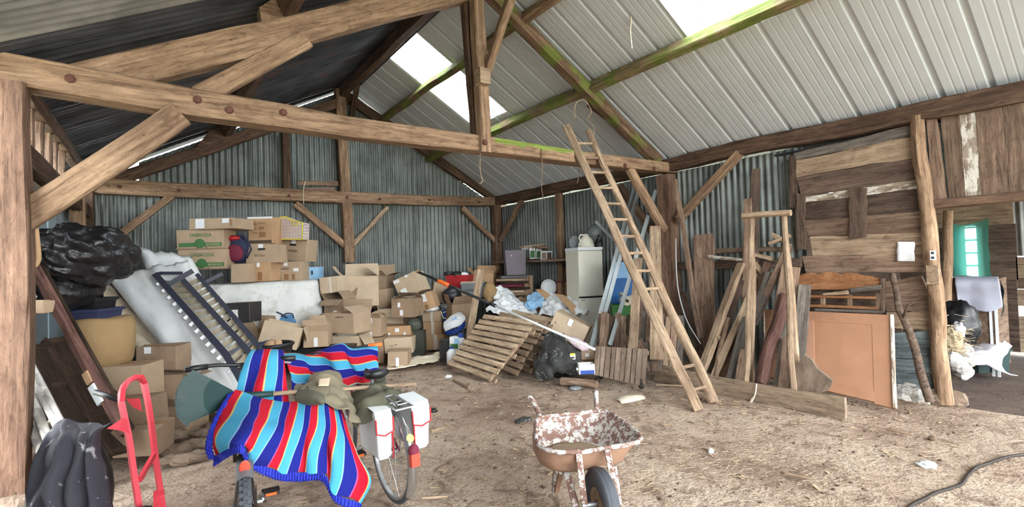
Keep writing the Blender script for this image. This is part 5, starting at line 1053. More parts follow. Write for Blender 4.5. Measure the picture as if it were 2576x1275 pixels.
# --- wheelbarrow
def paint_rust():
    t = NT('rusty paint flaked barrow steel'); v = t.coord(); n = t.noise(v, 18, 7, .75); n2 = t.noise(v, 40, 4, .6)
    c = t.mix(t.ramp(t.mth('ADD', t.mth('MULTIPLY', n, .75), t.mth('MULTIPLY', n2, .25)), [(.49, K0), (.52, W1)]), rgb(132, 98, 86), rgb(206, 202, 194))
    return t.set(c, .7, n, .01, .5)
MT['barrow'] = paint_rust(); MT['barrow_out'] = plain('rust brown steel', rgb(150, 116, 94), .7, .15, 6, dirt=.2); MT['tyre'] = plain('worn grey tyre rubber', rgb(72, 74, 80), .75, .12, 12); MT['mud'] = plain('dried mud', rgb(150, 128, 104), .95, .15, 12, .02, 20)
MT['chrome'] = plain('dull chrome', rgb(190, 190, 188), .25, .05, metal=.9); MT['alloy'] = plain('silver alloy', rgb(170, 172, 174), .4, .05, metal=.6)
zr = .5
wbx = base('wheelbarrow', 'rusty wheelbarrow with flaking white paint in the middle foreground', 'wheelbarrow', AZ(1500, 1340))
rim = [AZ(x, y, zr+.02*(1 if y < 1080 else 0)) for x, y in ((1347, 1062), (1354, 1053), (1372, 1048), (1498, 1034), (1524, 1034), (1540, 1040), (1604, 1088), (1613, 1101), (1604, 1112), (1580, 1118), (1473, 1136), (1406, 1138), (1374, 1131), (1356, 1120), (1349, 1106))]
ctr = sum(rim, V())/len(rim); bc = ctr+V((-.03, .03, 0))
def ring(s_, z): return [V((bc.x+(p.x-ctr.x)*s_, bc.y+(p.y-ctr.y)*s_, z)) for p in rim]
outer = [rim, ring(.94, .44), ring(.84, .375), ring(.68, .34)]; inner = [[p.lerp(V((ctr.x, ctr.y, p.z)), .015) for p in rim], ring(.92, .445), ring(.82, .387), ring(.66, .352)]
obj('tub', G().rings(outer, cap=False).add(outer[-1], [tuple(range(len(rim)))]), MT['barrow_out'], wbx, M(), smooth=50)
obj('tub_lining', G().rings(inner, cap=False).add(inner[-1], [tuple(range(len(rim)))]), MT['barrow'], wbx, M(), smooth=50)
obj('rim', G().tube(rim, .014, 8, True), MT['barrow'], wbx, M(), smooth=True); obj('mud', G().blob((bc.x, bc.y, .36), (.19, .23, .02), 4, .25, 2), MT['mud'], wbx, M(), True)
hl = [AD(1330, 998, 3.62), AD(1342, 1012, 3.55), AD(1356, 1048, 3.4)]
hlb, hrb = V((rim[1].x, rim[1].y, .5)), V((rim[4].x-.04, rim[4].y, .5))
ax = AZ(1508, 1255, .19)
obj('handle', G().tube(crow([AD(1330, 998, 3.78), AD(1340, 1008, 3.74), AD(1358, 1050, 3.6), hlb*.5+ring(.8, .345)[13]*.5, ring(.62, .33)[11]], 4), .019, 8), MT['barrow'], wbx, M(), smooth=True)
obj('handle', G().tube(crow([AD(1499, 984, 3.85), AD(1500, 1010, 3.75), AD(1501, 1036, 3.62), ring(.8, .345)[4], ring(.62, .33)[8]], 4), .019, 8), MT['barrow'], wbx, M(), smooth=True)
wdir = (V((rim[10].x+rim[9].x, rim[10].y+rim[9].y, 0))/2-V((rim[3].x+rim[2].x, rim[3].y+rim[2].y, 0))/2).normalized(); side = V((wdir.y, -wdir.x, 0))
ang = math.atan2(side.y, side.x)
wc = AD(1513, 1259, 2.86); wc.z = .2; TW = M.Translation(wc) @ M.Rotation(ang, 4, 'Z') @ M.Rotation(PI/2, 4, 'Y')
K_ = 1.06; prof = [(a_*K_, b__) for a_, b__ in [(.085, -.03), (.13, -.045), (.165, -.042), (.178, -.03), (.182, -.022), (.179, -.016), (.185, -.008), (.182, 0), (.185, .008), (.179, .016), (.182, .022), (.178, .03), (.165, .042), (.13, .045), (.085, .03)]]
whl = obj('wheel', G().lathe(prof, 40, TW), MT['tyre'], wbx, M(), smooth=True); obj('wheel_disc', G().lathe([(.02, -.03), (.06, -.012), (.09, -.032), (.09, .032), (.06, .012), (.02, .03)], 24, TW), MT['mud'], wbx, M(), smooth=40)
obj('axle', G().tube([TW @ V((0, 0, -.12)), TW @ V((0, 0, .12))], .014), MT['alloy'], wbx, M())
for sgn, top, bot in ((-1, AD(1456, 1140, 2.86), TW @ V((0, 0, .1 if (TW @ V((0, 0, .1))-TW @ V((0, 0, -.1))).dot(rgt) < 0 else -.1))), (1, AD(1527, 1130, 2.88), TW @ V((0, 0, -.1 if (TW @ V((0, 0, .1))-TW @ V((0, 0, -.1))).dot(rgt) < 0 else .1)))):
    beam('front_strut', top, bot+V((0, 0, -.02)), .035, .02, MT['barrow'], wbx, up=view(1500, 1200)*-1, jit=.002, ch=.003)
for a, b in (((1424, 1182, 3.05), (1462, 1320, 2.8)), ((1543, 1176, 3.05), (1562, 1310, 2.84))): beam('chassis_bar', AD(*a), AD(*b), .04, .03, MT['barrow'], wbx, up=view(1500, 1200)*-1, jit=.002, ch=.003)
obj('leg', G().strip([AD(1398, 1165, 3.3), AD(1396, 1215, 3.36), AD(1394, 1238, 3.38)], .03, .03), MT['barrow'], wbx, M()); obj('leg', G().strip([AD(1414, 1172, 3.2), AD(1400, 1238, 3.36)], .03, .02), MT['barrow_out'], wbx, M())
obj('leg', G().strip([ring(.75, .35)[5], V((ring(.75, .35)[5].x, ring(.75, .35)[5].y, .0))], .03, .03), MT['barrow'], wbx, M())
# --- bicycles
def bicycle(label, p, rz, lean, R, frame_m, knob, mud_m, hb_z, hb_w, hb_fwd=.92, sad=.76, wb=1.02):
    T = M.Translation(V((p[0], p[1], 0))) @ M.Rotation(rz, 4, 'Z') @ M.Rotation(lean, 4, 'Y')
    t = thing('bicycle', label, 'bicycle', T=T)
    def wheel(y, nm):
        W_ = M.Translation((0, y, R)) @ M.Rotation(PI/2, 4, 'Y'); tw = .027 if knob else .017
        w_ = obj(nm, G().tube([W_ @ V(((R-tw)*math.cos(a), (R-tw)*math.sin(a), 0)) for a in [2*PI*k/48 for k in range(48)]], tw, 10, True), MT['tyre'], t, smooth=True)
        if knob:
            g = G()
            for k in range(60):
                a = 2*PI*k/60
                for s_, r_ in ((-.6, .86), (.6, .86), (0, 1.02)):
                    c_ = W_ @ V(((R-tw+tw*r_)*math.cos(a+.05*(s_ == 0)), (R-tw+tw*r_)*math.sin(a+.05*(s_ == 0)), tw*s_)); X_ = M.Translation(c_) @ W_.to_3x3().to_4x4() @ M.Rotation(a, 4, 'Z'); g.box((-.004, -.01, -.008), (.006, .01, .008), X_)
            obj('tread', g, MT['tyre'], w_)['kind'] = 'stuff'
        obj('rim', G().lathe([(R-2*tw-.012, -.011), (R-2*tw+.004, -.013), (R-2*tw+.004, .013), (R-2*tw-.012, .011), (R-2*tw-.012, -.011)], 48, W_), MT['alloy'], w_, smooth=40)
        obj('hub', G().lathe([(.001, -.05), (.012, -.05), (.012, -.03), (.022, -.03), (.022, -.022), (.012, -.02), (.012, .02), (.022, .022), (.022, .03), (.012, .03), (.012, .05), (.001, .05)], 14, W_), MT['alloy'], w_)
        for k in range(32):
            a = 2*PI*k/32; s_ = 1 if k % 2 else -1; b_ = a+(.75 if k % 4 < 2 else -.75)
            obj('spoke', G().tube([W_ @ V((.02*math.cos(b_), .02*math.sin(b_), .026*s_)), W_ @ V(((R-2*tw-.008)*math.cos(a), (R-2*tw-.008)*math.sin(a), 0))], .0013, 4, cap=False), MT['alloy'], w_)
    wheel(0, 'rear_wheel'); wheel(wb, 'front_wheel')
    BB = V((0, .42, .27)); ST = V((0, .3, sad-.16)); HT = V((0, .8, hb_z-.16)); HB = V((0, .84, hb_z-.3)); RA = V((0, 0, R)); FA = V((0, wb, R))
    g = G().tube([BB, ST], .016).tube([ST-V((0, 0, .03)), HT-V((0, 0, .04))], .016).tube([BB, HB], .019).tube([HT, HB], .02)
    for s_ in (-.06, .06): g.tube([BB+V((s_*.5, 0, 0)), RA+V((s_, 0, 0))], .01).tube([ST+V((s_*.3, 0, -.04)), RA+V((s_, 0, 0))], .009)
    obj('frame', g, MT[frame_m], t, smooth=40)
    g = G(); [g.tube([HB+V((s_*.6, 0, -.01)), V((s_, wb-.06, R+.1)), FA+V((s_, 0, 0))], .012) for s_ in (-.055, .055)]; obj('fork', g, MT[frame_m], t, smooth=40)
    obj('seat_post', G().tube([ST, ST+V((0, -.03, .13))], .013), MT['alloy'], t, smooth=40)
    sd = []
    for i in range(9):
        u = i/8; wv = (.075*(1-u)**.8+.02) if i else .05; y = .12+.27*u; zz = sad-.02+.02*math.cos(u*4)
        sd.append([V((wv*math.cos(a), y, zz+.03*math.sin(a)*(1 if math.sin(a) > 0 else 1.2))) for a in [2*PI*k/12 for k in range(12)]])
    obj('saddle', G().rings(sd), MT['black'], t, smooth=True)
    hb = V((0, hb_fwd-.06, hb_z)); stem = obj('stem', G().tube([HT, V((0, .79, hb_z-.02)), hb], .016), MT['black'], t, smooth=40)
    o = obj('handlebar', G().tube(crow([hb+V((-hb_w, -.08, .02)), hb+V((-hb_w*.5, -.03, .02)), hb, hb+V((hb_w*.5, -.03, .02)), hb+V((hb_w, -.08, .02))], 4), .012), MT['black'], t, smooth=True)
    for s_ in (-1, 1):
        e = hb+V((s_*hb_w, -.08, .02)); i_ = hb+V((s_*hb_w*.62, -.045, .02)); obj('grip', G().tube([i_, e], .018), MT['orange' if (mud_m == 'chrome' and s_ > 0) else 'black'], o, smooth=True)
        obj('brake_lever', G().tube([i_+V((0, .02, -.01)), i_+V((s_*.02, .06, -.03)), e+V((-s_*.02, .07, -.04))], .006), MT['alloy'], o, smooth=True)
    obj('chainring', G().lathe([(.03, .0), (.095, .0), (.095, .004), (.03, .004), (.03, 0)], 28, M.Translation(BB+V((.055, 0, 0))) @ M.Rotation(PI/2, 4, 'Y')), MT['iron'], t)
    ck = obj('crank', G().tube([BB+V((-.09, -.02, .0)), BB+V((-.09, -.16, .02))], .01).tube([BB+V((.09, .02, 0)), BB+V((.09, .16, -.02))], .01).tube([BB+V((-.09, 0, 0)), BB+V((.09, 0, 0))], .012), MT['alloy'], t)
    for s_, q in ((-1, BB+V((-.14, -.16, .02))), (1, BB+V((.14, .16, -.02)))):
        pd = obj('pedal', G().strip([q+V((-.045, -.035, 0)), q+V((.045, -.035, 0)), q+V((.045, .035, 0)), q+V((-.045, .035, 0))], .012, .02, closed=True).box((q.x-.05, q.y-.008, q.z-.01), (q.x+.05, q.y+.008, q.z+.01)), MT['iron'], t)
        obj('reflector', G().box((q.x-.03, q.y-.046, q.z-.008), (q.x+.03, q.y-.041, q.z+.008)), MT['orange'], pd)
    a0, a1 = (math.radians(60), math.radians(215)) if mud_m == 'chrome' else (math.radians(65), math.radians(119))
    rs = []; mw = .03 if mud_m == 'chrome' else .038
    for k in range(17):
        a = a0+(a1-a0)*k/16; c_ = V((0, math.cos(a)*(R+.02), R+math.sin(a)*(R+.02))); o_ = V((0, math.cos(a), math.sin(a)))
        rs.append([c_+V((x, 0, 0))+o_*h for x, h in ((-mw, -.016), (-mw*.6, .004), (0, .011), (mw*.6, .004), (mw, -.016), (mw*.5, -.0), (0, .006), (-mw*.5, 0))])
    md = obj('mudguard', G().rings(rs), MT[mud_m], t, smooth=50)
    return t, md, T
MT['charcoal'] = plain('charcoal plastic', rgb(92, 90, 92), .6, .08); MT['reflector'] = plain('red reflector', rgb(232, 80, 62), .3, .05); MT['yellow_green'] = plain('yellow sticker', rgb(220, 222, 110), .5, .05)
b1, md, T1 = bicycle('black mountain bicycle with knobbly tyres under the blankets, rear wheel to the viewer', (.345, 2.82), -.12, 0, .33, 'iron', True, 'charcoal', 1.0, .31)
a = math.radians(112); obj('reflector', G().blob((0, 0, 0), (.024, .006, .045), 1, 0, 1, T=M.Translation((0, math.cos(a)*.367, .33+math.sin(a)*.367)) @ M.Rotation(a+PI/2+PI, 4, 'X') @ M.Rotation(PI/2, 4, 'X') @ M.Rotation(PI/2, 4, 'X')), MT['reflector'], md, smooth=True)
b2, md, T2 = bicycle('city bicycle with white panniers and chrome mudguard right of the blankets', (1.30, 3.28), .02, -.03, .335, 'maroon', False, 'chrome', .93, .29, sad=.86)
a = math.radians(172); obj('tail_light', G().box((-.028, -.03, -.1), (.028, .01, -.02), M.Translation((0, -.37, .46))), MT['reflector'], md); obj('light_housing', G().blob((0, -.372, .455), (.035, .03, .04), 2, .03, 1), MT['maroon'], md, smooth=True); obj('sticker', G().lathe([(.001, .0), (.026, 0), (.026, .004)], 16, M.Translation((0, -.33, .52)) @ M.Rotation(1.0, 4, 'X')), MT['yellow_green'], md)
rk = obj('rack', G().strip([V((-.06, -.28, .70)), V((-.06, .2, .70)), V((.06, .2, .70)), V((.06, -.28, .70))], .01, .01, closed=True).strip([V((-.06, -.1, .70)), V((.06, -.1, .70))], .01, .006).strip([V((-.06, .05, .70)), V((.06, .05, .70))], .01, .006).tube([V((-.06, -.05, .70)), V((-.07, 0, .34))], .006).tube([V((.06, -.05, .70)), V((.07, 0, .34))], .006).strip([V((-.03, -.24, .72)), V((-.03, -.02, .73)), V((.03, -.02, .73)), V((.03, -.24, .72))], .008, .008, closed=True), MT['alloy'], b2)
for s_ in (-1, 1):
    x0, x1 = (.075, .19) if s_ > 0 else (-.175, -.075)
    pr = []
    rs = [[V((x0+ix, -.22+iy, z)), V((x1-ix, -.22+iy, z)), V((x1-ix, .1-iy, z)), V((x0+ix, .1-iy, z))] for z, ix, iy in ((.38, .02, .02), (.41, .005, .0), (.55, 0, -.01), (.66, .005, .0), (.70, .03, .02))]
    pn = obj('pannier', G().rings(rs), MT['white_plastic'], b2, mods=(('BEVEL', dict(width=.012, segments=2)),))
    obj('flap', G().rings([[V((x0-.006, y, z)), V((x1+.006, y, z)), V((x1+.006, y+.01, z)), V((x0-.006, y+.01, z))] for y, z in ((-.234, .56), (-.236, .64), (-.21, .70), (-.0, .715))]), MT['white_plastic'], pn)
    red = 'maroon'
    obj('piping', G().tube([V((x0-.008, -.238, .655)), V((x0-.006, -.238, .565)), V(((x0+x1)/2, -.242, .545)), V((x1+.006, -.238, .565)), V((x1+.008, -.238, .655))], .006, 6), MT['red'], pn); obj('piping', G().tube([V((x1 if s_ < 0 else x0, -.232, .39)), V((x1 if s_ < 0 else x0, -.234, .56))], .006, 6), MT['red'], pn)
# --- striped blankets
def stripes():
    t = NT('striped fleece blanket'); uv = t.add('ShaderNodeTexCoord'); sx = t.add('ShaderNodeSeparateXYZ', {'Vector': uv.outputs['UV']})
    f = t.mth('FRACT', t.mth('ADD', sx.outputs[1], t.mth('MULTIPLY', t.mth('SUBTRACT', t.noise(t.coord(obj_rand=False), 60, 2), .5), .006)))
    lb, db, rd, yl, wh, pk = rgb(70, 152, 184), rgb(32, 38, 122), rgb(182, 28, 46), rgb(190, 164, 104), rgb(130, 168, 204), rgb(160, 76, 128)
    c = t.ramp(f, [(0, lb), (.29, wh), (.325, db), (.62, pk), (.655, rd), (.94, yl), (.985, lb)], 'CONSTANT')
    n = t.noise(t.coord(obj_rand=False), 240, 2); return t.set(c, 1.0, n, .004, .6, Specular_IOR_Level=.1)
MT['stripes'] = stripes(); MT['fringe'] = plain('royal blue binding', rgb(30, 44, 170), .8, .12, 20, .01, 60)
def uvmap(g, fn): g.uv = [fn(u, v) for u, v in g.uv]; return g
bl = base('striped_blanket', 'red blue and turquoise striped blanket draped over the mountain bicycle, front one with blue binding', 'blanket', AZ(700, 1330))
rows = [[(590, 984, 2.95), (640, 1000, 2.95), (700, 1008, 3.0), (746, 1008, 3.05), (790, 1000, 3.1), (821, 997, 3.15), (838, 1006, 3.2), (852, 1030, 3.2)],
        [(556, 1042, 2.72), (628, 1046, 2.66), (690, 1052, 2.8), (740, 1055, 2.85), (785, 1052, 2.9), (822, 1050, 2.95), (850, 1068, 3.0), (876, 1085, 3.05)],
        [(538, 1092, 2.6), (610, 1088, 2.42), (672, 1098, 2.58), (725, 1105, 2.7), (775, 1105, 2.78), (820, 1106, 2.82), (860, 1125, 2.85), (902, 1142, 2.95)],
        [(532, 1126, 2.6), (604, 1108, 2.36), (652, 1135, 2.48), (712, 1150, 2.65), (765, 1150, 2.72), (815, 1152, 2.78), (860, 1190, 2.8), (938, 1204, 2.9)],
        [(541, 1152, 2.62), (604, 1116, 2.36), (640, 1158, 2.5), (700, 1186, 2.62), (757, 1191, 2.7), (813, 1191, 2.75), (846, 1244, 2.75), (910, 1266, 2.85)]]
def folds(rows, n, wr, seed, nf, amp, uvf):
    g = patch_geo(rows, n, wr, 5, seed)
    d = fwd.normalized()
    for i, (u, v) in enumerate(g.uv): g.v[i] = g.v[i]-d*amp*math.sin(u*nf*2*PI+2*math.sin(v*3+seed))*min(1, v*1.5+.15)
    return uvmap(g, uvf)
g = folds(rows, 9, .012, 2, 5.5, .022, lambda u, v: (v, u*5.35+.62+.12*v))
obj('cloth', g, MT['stripes'], bl, M(), True, mods=(SOL(.008), SUB))
edge = rows[-1]; pts = crow([P3(p) for p in edge], 9); gg = G(); N = len(pts); vs = []
fv = G().grid(4, N*3-3, lambda a, b: V())
allp = [pts[min(N-1, int(b*(N-1)))].lerp(pts[min(N-1, int(b*(N-1))+1)], b*(N-1)-int(b*(N-1))) for b in [j/(N*3-3) for j in range(N*3-2)]]
vs = []
for i in range(5):
    for j, p in enumerate(allp): vs.append(p+upv*(.008-.012*i)-fwd.normalized()*(.012+.008*math.sin(j*1.9+i*.4)+.006*noise.noise(V((j*.7, i, 0)))))
gg.add(vs, fv.f); obj('binding', gg, MT['fringe'], bl, M(), True, mods=(SOL(.006),))
lefte = [r[0] for r in rows]; pts = crow([P3(p) for p in lefte], 12); vs = []
for i in range(4):
    for j, p in enumerate(pts): vs.append(p-rgt*(.012*i-.012)-fwd.normalized()*(.01+.007*math.sin(j*1.7+i)))
gg = G().add(vs, [(i*len(pts)+j, i*len(pts)+j+1, (i+1)*len(pts)+j+1, (i+1)*len(pts)+j) for i in range(3) for j in range(len(pts)-1)]); obj('binding', gg, MT['fringe'], bl, M(), True, mods=(SOL(.006),))
b_ = base('striped_blanket', 'second striped blanket draped over both handlebars behind the rake', 'blanket', AZ(780, 1150))
rows = [[(640, 920, 3.8), (660, 900, 3.8), (692, 898, 3.8), (706, 900, 3.8)], [(632, 884, 3.28), (660, 882, 3.3), (692, 882, 3.35), (712, 886, 3.4)], [(612, 925, 3.18), (652, 928, 3.15), (690, 930, 3.18), (722, 930, 3.25)], [(600, 965, 3.12), (640, 975, 3.08), (682, 982, 3.1), (722, 978, 3.2)], [(594, 1005, 3.1), (640, 1020, 3.06), (684, 1025, 3.08), (726, 1020, 3.15)]]
obj('cloth', folds(rows, 9, .012, 5, 2.2, .02, lambda u, v: (v, u*1.75+.0+.1*v)), MT['stripes'], b_, M(), True, mods=(SOL(.008), SUB))
rows = [[(716, 905, 4.1), (764, 905, 4.3), (805, 900, 4.3), (856, 890, 4.35), (893, 895, 4.3), (950, 890, 4.3)], [(706, 886, 3.65), (764, 892, 3.9), (805, 884, 3.95), (856, 868, 4.0), (893, 879, 4.0), (951, 871, 4.08)], [(716, 905, 3.45), (762, 915, 3.65), (806, 908, 3.8), (856, 898, 3.8), (900, 905, 3.85), (953, 893, 4.0)], [(722, 940, 3.38), (766, 945, 3.55), (812, 940, 3.65), (862, 935, 3.7), (905, 935, 3.75), (952, 918, 3.95)], [(724, 985, 3.3), (768, 985, 3.4), (818, 985, 3.5), (868, 975, 3.55), (905, 968, 3.65), (950, 950, 3.9)]]
obj('cloth', folds(rows, 9, .014, 8, 4.2, .04, lambda u, v: (u, v*2.4-u*1.0+.12*math.sin(u*9)+2.3)), MT['stripes'], b_, M(), True, mods=(SOL(.008), SUB))
# --- khaki jacket
MT['khaki'] = plain('khaki cotton', rgb(122, 112, 92), .9, .15, 5, .02, 10); MT['olive_cloth'] = plain('olive cotton', rgb(84, 82, 66), .9, .18, 5, .02, 10)
jk = base('jacket', 'crumpled khaki jacket thrown over the rake handle between the blankets', 'jacket', AZ(880, 1180))
rows = [[(738, 985, 3.35), (775, 962, 3.45), (800, 945, 3.5), (838, 938, 3.55), (868, 962, 3.6)], [(736, 992, 3.22), (778, 968, 3.25), (812, 952, 3.3), (850, 955, 3.4), (880, 990, 3.5)], [(742, 1003, 3.14), (782, 990, 3.12), (822, 985, 3.15), (864, 1005, 3.2), (892, 1036, 3.28)], [(758, 1010, 3.1), (790, 1010, 3.05), (832, 1014, 3.04), (874, 1040, 3.08), (900, 1074, 3.14)]]
obj('body', patch_geo(rows, 10, .045, 11, 2), MT['khaki'], jk, M(), True, mods=(SOL(.008), SUB))
rows = [[(935, 962, 3.75), (960, 955, 3.75), (985, 965, 3.7), (1000, 985, 3.6)], [(895, 985, 3.55), (930, 975, 3.5), (970, 985, 3.45), (1005, 1000, 3.45)], [(882, 1010, 3.4), (920, 1005, 3.3), (965, 1010, 3.25), (1000, 1020, 3.3)], [(888, 1045, 3.28), (925, 1035, 3.2), (955, 1030, 3.2), (1000, 1026, 3.28)], [(898, 1072, 3.22), (912, 1060, 3.16), (940, 1042, 3.18), (985, 1032, 3.26)]]
obj('back_panel', patch_geo(rows, 10, .07, 11, 4), MT['olive_cloth'], jk, M(), True, mods=(SOL(.008), SUB))
rows = [[(744, 985, 3.12), (770, 978, 3.06), (800, 985, 3.02), (815, 995, 3.02)], [(740, 1000, 3.06), (770, 998, 2.98), (800, 1003, 2.95), (818, 1005, 2.98)], [(750, 1014, 3.04), (775, 1016, 2.98), (800, 1014, 2.96), (816, 1012, 2.98)]]
obj('sleeve', patch_geo(rows, 6, .02, 9, 6), MT['olive_cloth'], jk, M(), True, mods=(SOL(.008), SUB)); rows = [[(802, 955, 3.2), (830, 950, 3.25)], [(802, 972, 3.15), (828, 972, 3.18)]]; obj('patch_pocket', patch_geo(rows, 4, .006, 9, 7), MT['card_pale'], jk, M(), True, mods=(SOL(.006),))
# --- rake
MT['rake_green'] = plain('dark green plastic', rgb(12, 46, 44), .6, .08)
rk_ = base('leaf_rake', 'green plastic leaf rake with wooden handle lying on the blankets', 'rake', AD(700, 995, 3.0)); hub = AD(560, 1000, 2.92); sock = AD(688, 990, 3.02); arc = [AD(x, y, d) for x, y, d in ((484, 932, 2.78), (460, 952, 2.72), (446, 982, 2.68), (445, 1015, 2.66), (453, 1044, 2.66), (474, 1062, 2.68))]
arc = crow(arc, 5); N = len(arc)
for k, p in enumerate(arc):
    s_ = k/(N-1); r0 = hub+(sock-hub)*.18+upv*(.5-s_)*.07
    m_ = r0.lerp(p, .55)-view(500, 1000)*.02; tip = p+(p-r0).normalized()*.005+V((0, 0, -.02)); obj('tine', G().strip([r0, m_, p, tip], .011, .006, up=view(500, 1000)*-1), MT['rake_green'], rk_, M())
web = [[hub+(sock-hub)*.3+upv*(.5-j/8)*.05 for j in range(9)], [hub.lerp(arc[int(j/8*(N-1))], .35) for j in range(9)], [hub.lerp(arc[int(j/8*(N-1))], .72) for j in range(9)]]
g = G().add([p for r in web for p in r], [(i*9+j, i*9+j+1, (i+1)*9+j+1, (i+1)*9+j) for i in range(2) for j in range(8)]); obj('web', g, MT['rake_green'], rk_, M(), True, mods=(SOL(.005),))
obj('socket', G().tube([hub+(sock-hub)*.15, hub+(sock-hub)*.6, sock], [.028, .022, .016], 10), MT['rake_green'], rk_, M(), smooth=True); obj('handle', G().tube([sock-(sock-hub)*.05, AD(1046, 966, 3.72)], .0135, 10), MT['plank_pale'], rk_, M(), smooth=True)
# ---------------------------------------------------------------- timber leaning on the right wall
def lean(label, b, t, xb, xt, w_, th, m, name='plank', rnd_=False, group=None, zb=None, taper=1, up=None):
    p = AX(b[0], b[1], xb); q = AX(t[0], t[1], xt); SEED[0] += 1
    if rnd_: o = log(name, p, q, w_/2, w_/2*taper, MT[m], None, jit=.15)
    else: o = obj(name, beam_geo((q-p).length, w_, th, .012, .008, SEED[0], seg=.22, taper=taper), MT[m], None, frame(p, q-p, up if up is not None else V((-1, -.25, .2))))
    return tag(o, label, 'pole' if name == 'pole' else ('log' if name == 'log' else 'plank'), group)
lean('thick board with a pale edge leaning left of the pole trestle', (1764, 935), (1863, 662), 5.75, 6.5, .06, .12, 'plank_pale', up=V((-.3, -1, 0)))
lean('dark flat board lying against the pale edged board', (1782, 935), (1876, 664), 5.85, 6.6, .12, .03, 'plank_dark')
lean('short pole with a round sawn end among the leaning planks', (1800, 948), (1830, 800), 5.75, 6.2, .07, .07, 'plank', 'log', True)
o = log('log', AX(1802, 851, 5.95), AX(1830, 846, 6.25), .032, .03, MT['plank_pale'], None); tag(o, 'stub of a branch with a round pale cut end sticking out of the planks', 'log')
lean('pale plank with greenish side left of the trestle leg', (1790, 962), (1885, 745), 5.7, 6.35, .085, .03, 'plank_pale')
lean('dark greenish plank behind the pale one left of the trestle', (1808, 962), (1902, 745), 5.8, 6.45, .09, .03, 'timber_dark')
lean('grey brown wide plank just left of the trestle leg', (1838, 965), (1882, 800), 5.7, 6.1, .13, .03, 'plank_grey')
lean('short split plank beside the wide grey brown one', (1858, 966), (1872, 880), 5.65, 5.9, .08, .03, 'plank')
lean('tall wide plank leaning right behind the thin batten', (1775, 900), (1768, 590), 6.45, 6.68, .3, .03, 'plank')
lean('thin crooked batten between the middle post and the tall wide plank', (1763, 850), (1697, 452), 6.2, 6.62, .075, .04, 'plank')
lean('dark plank leaning low behind the thin crooked batten', (1768, 905), (1718, 735), 6.3, 6.6, .1, .03, 'plank_dark')
lean('tall waney edged slab reaching above all the other planks', (1888, 800), (1900, 425), 6.55, 6.72, .2, .04, 'plank_dark', taper=.55)
lean('second waney slab standing against the tall one', (1880, 780), (1882, 500), 6.45, 6.66, .15, .03, 'plank', taper=.7)
lean('brown batten crossing behind the right trestle leg', (1905, 800), (1984, 612), 6.3, 6.6, .08, .04, 'plank')
lean('grey split plank leaning between the trestle legs', (1894, 815), (1940, 685), 6.2, 6.5, .12, .03, 'plank_grey')
lean('dark mossy plank top right of the pale edged board', (1880, 850), (1932, 660), 6.25, 6.6, .1, .03, 'timber_dark')
lean('reddish bark log leaning right of the left trestle leg', (1915, 968), (1976, 742), 5.62, 6.3, .15, .15, 'rust_bark' if 'rust_bark' in MT else 'rust_rail', 'log', True)
lean('light grey plank right of the reddish log', (1958, 980), (1984, 790), 5.66, 6.2, .12, .03, 'plank_grey')
lean('barky brown plank foot between the reddish log and the trestle', (1968, 982), (1978, 850), 5.62, 5.95, .1, .03, 'plank')
lean('wide brown plank behind the reddish log', (1955, 900), (1990, 672), 6.0, 6.5, .22, .03, 'plank')
lean('grey brown plank in front of the scalloped headboard', (2002, 960), (2026, 717), 5.9, 6.35, .14, .03, 'plank_grey')
lean('white painted batten lying across the leaning planks', (1783, 646), (1882, 656), 6.6, 6.55, .04, .03, 'plank_white')
lean('horizontal batten behind the white one on the wall', (1800, 632), (1990, 628), 6.7, 6.7, .07, .03, 'plank')
for k, (x0, y0, x1, y1) in enumerate(((1895, 640, 1928, 648), (1935, 612, 1972, 598), (1942, 590, 1968, 602), (1900, 660, 1920, 690), (1898, 690, 1916, 700))):
    SEED[0] += 1; p, q = AX(x0, y0, 6.6), AX(x1, y1, 6.62); o = obj('offcut', beam_geo((q-p).length+.08, .07, .05, .008, .006, SEED[0], seg=.1), MT['plank_pale'], None, frame(p, q-p)); tag(o, ('broken offcut on the wall rail left of the trestle top', 'slanting offcut behind the right trestle leg', 'pointed offcut above the slanting one', 'short pale block under the wall rail', 'lowest pale block wedged among the planks')[k], 'offcut')
# the pole trestle: two pairs of legs under a top bar
ts = base('trestle', 'tall pole trestle with a flat top bar standing before the planks', 'trestle', AZ(1945, 980))
tl_, tr_ = AX(1892, 545, 5.95), AX(1972, 545, 5.95)
for top, bots in ((tl_, ((1876, 962, 5.45), (1893, 968, 5.8))), (tr_, ((1998, 985, 5.45), (2014, 988, 5.75)))):
    for bx, by, xx in bots: log('leg', AX(bx, by, xx), top, .034, .034, MT['plank_pale'], ts, n=8)
log('top_bar', AX(1868, 544, 5.93), AX(1990, 535, 5.93), .038, .036, MT['plank_pale'], ts)
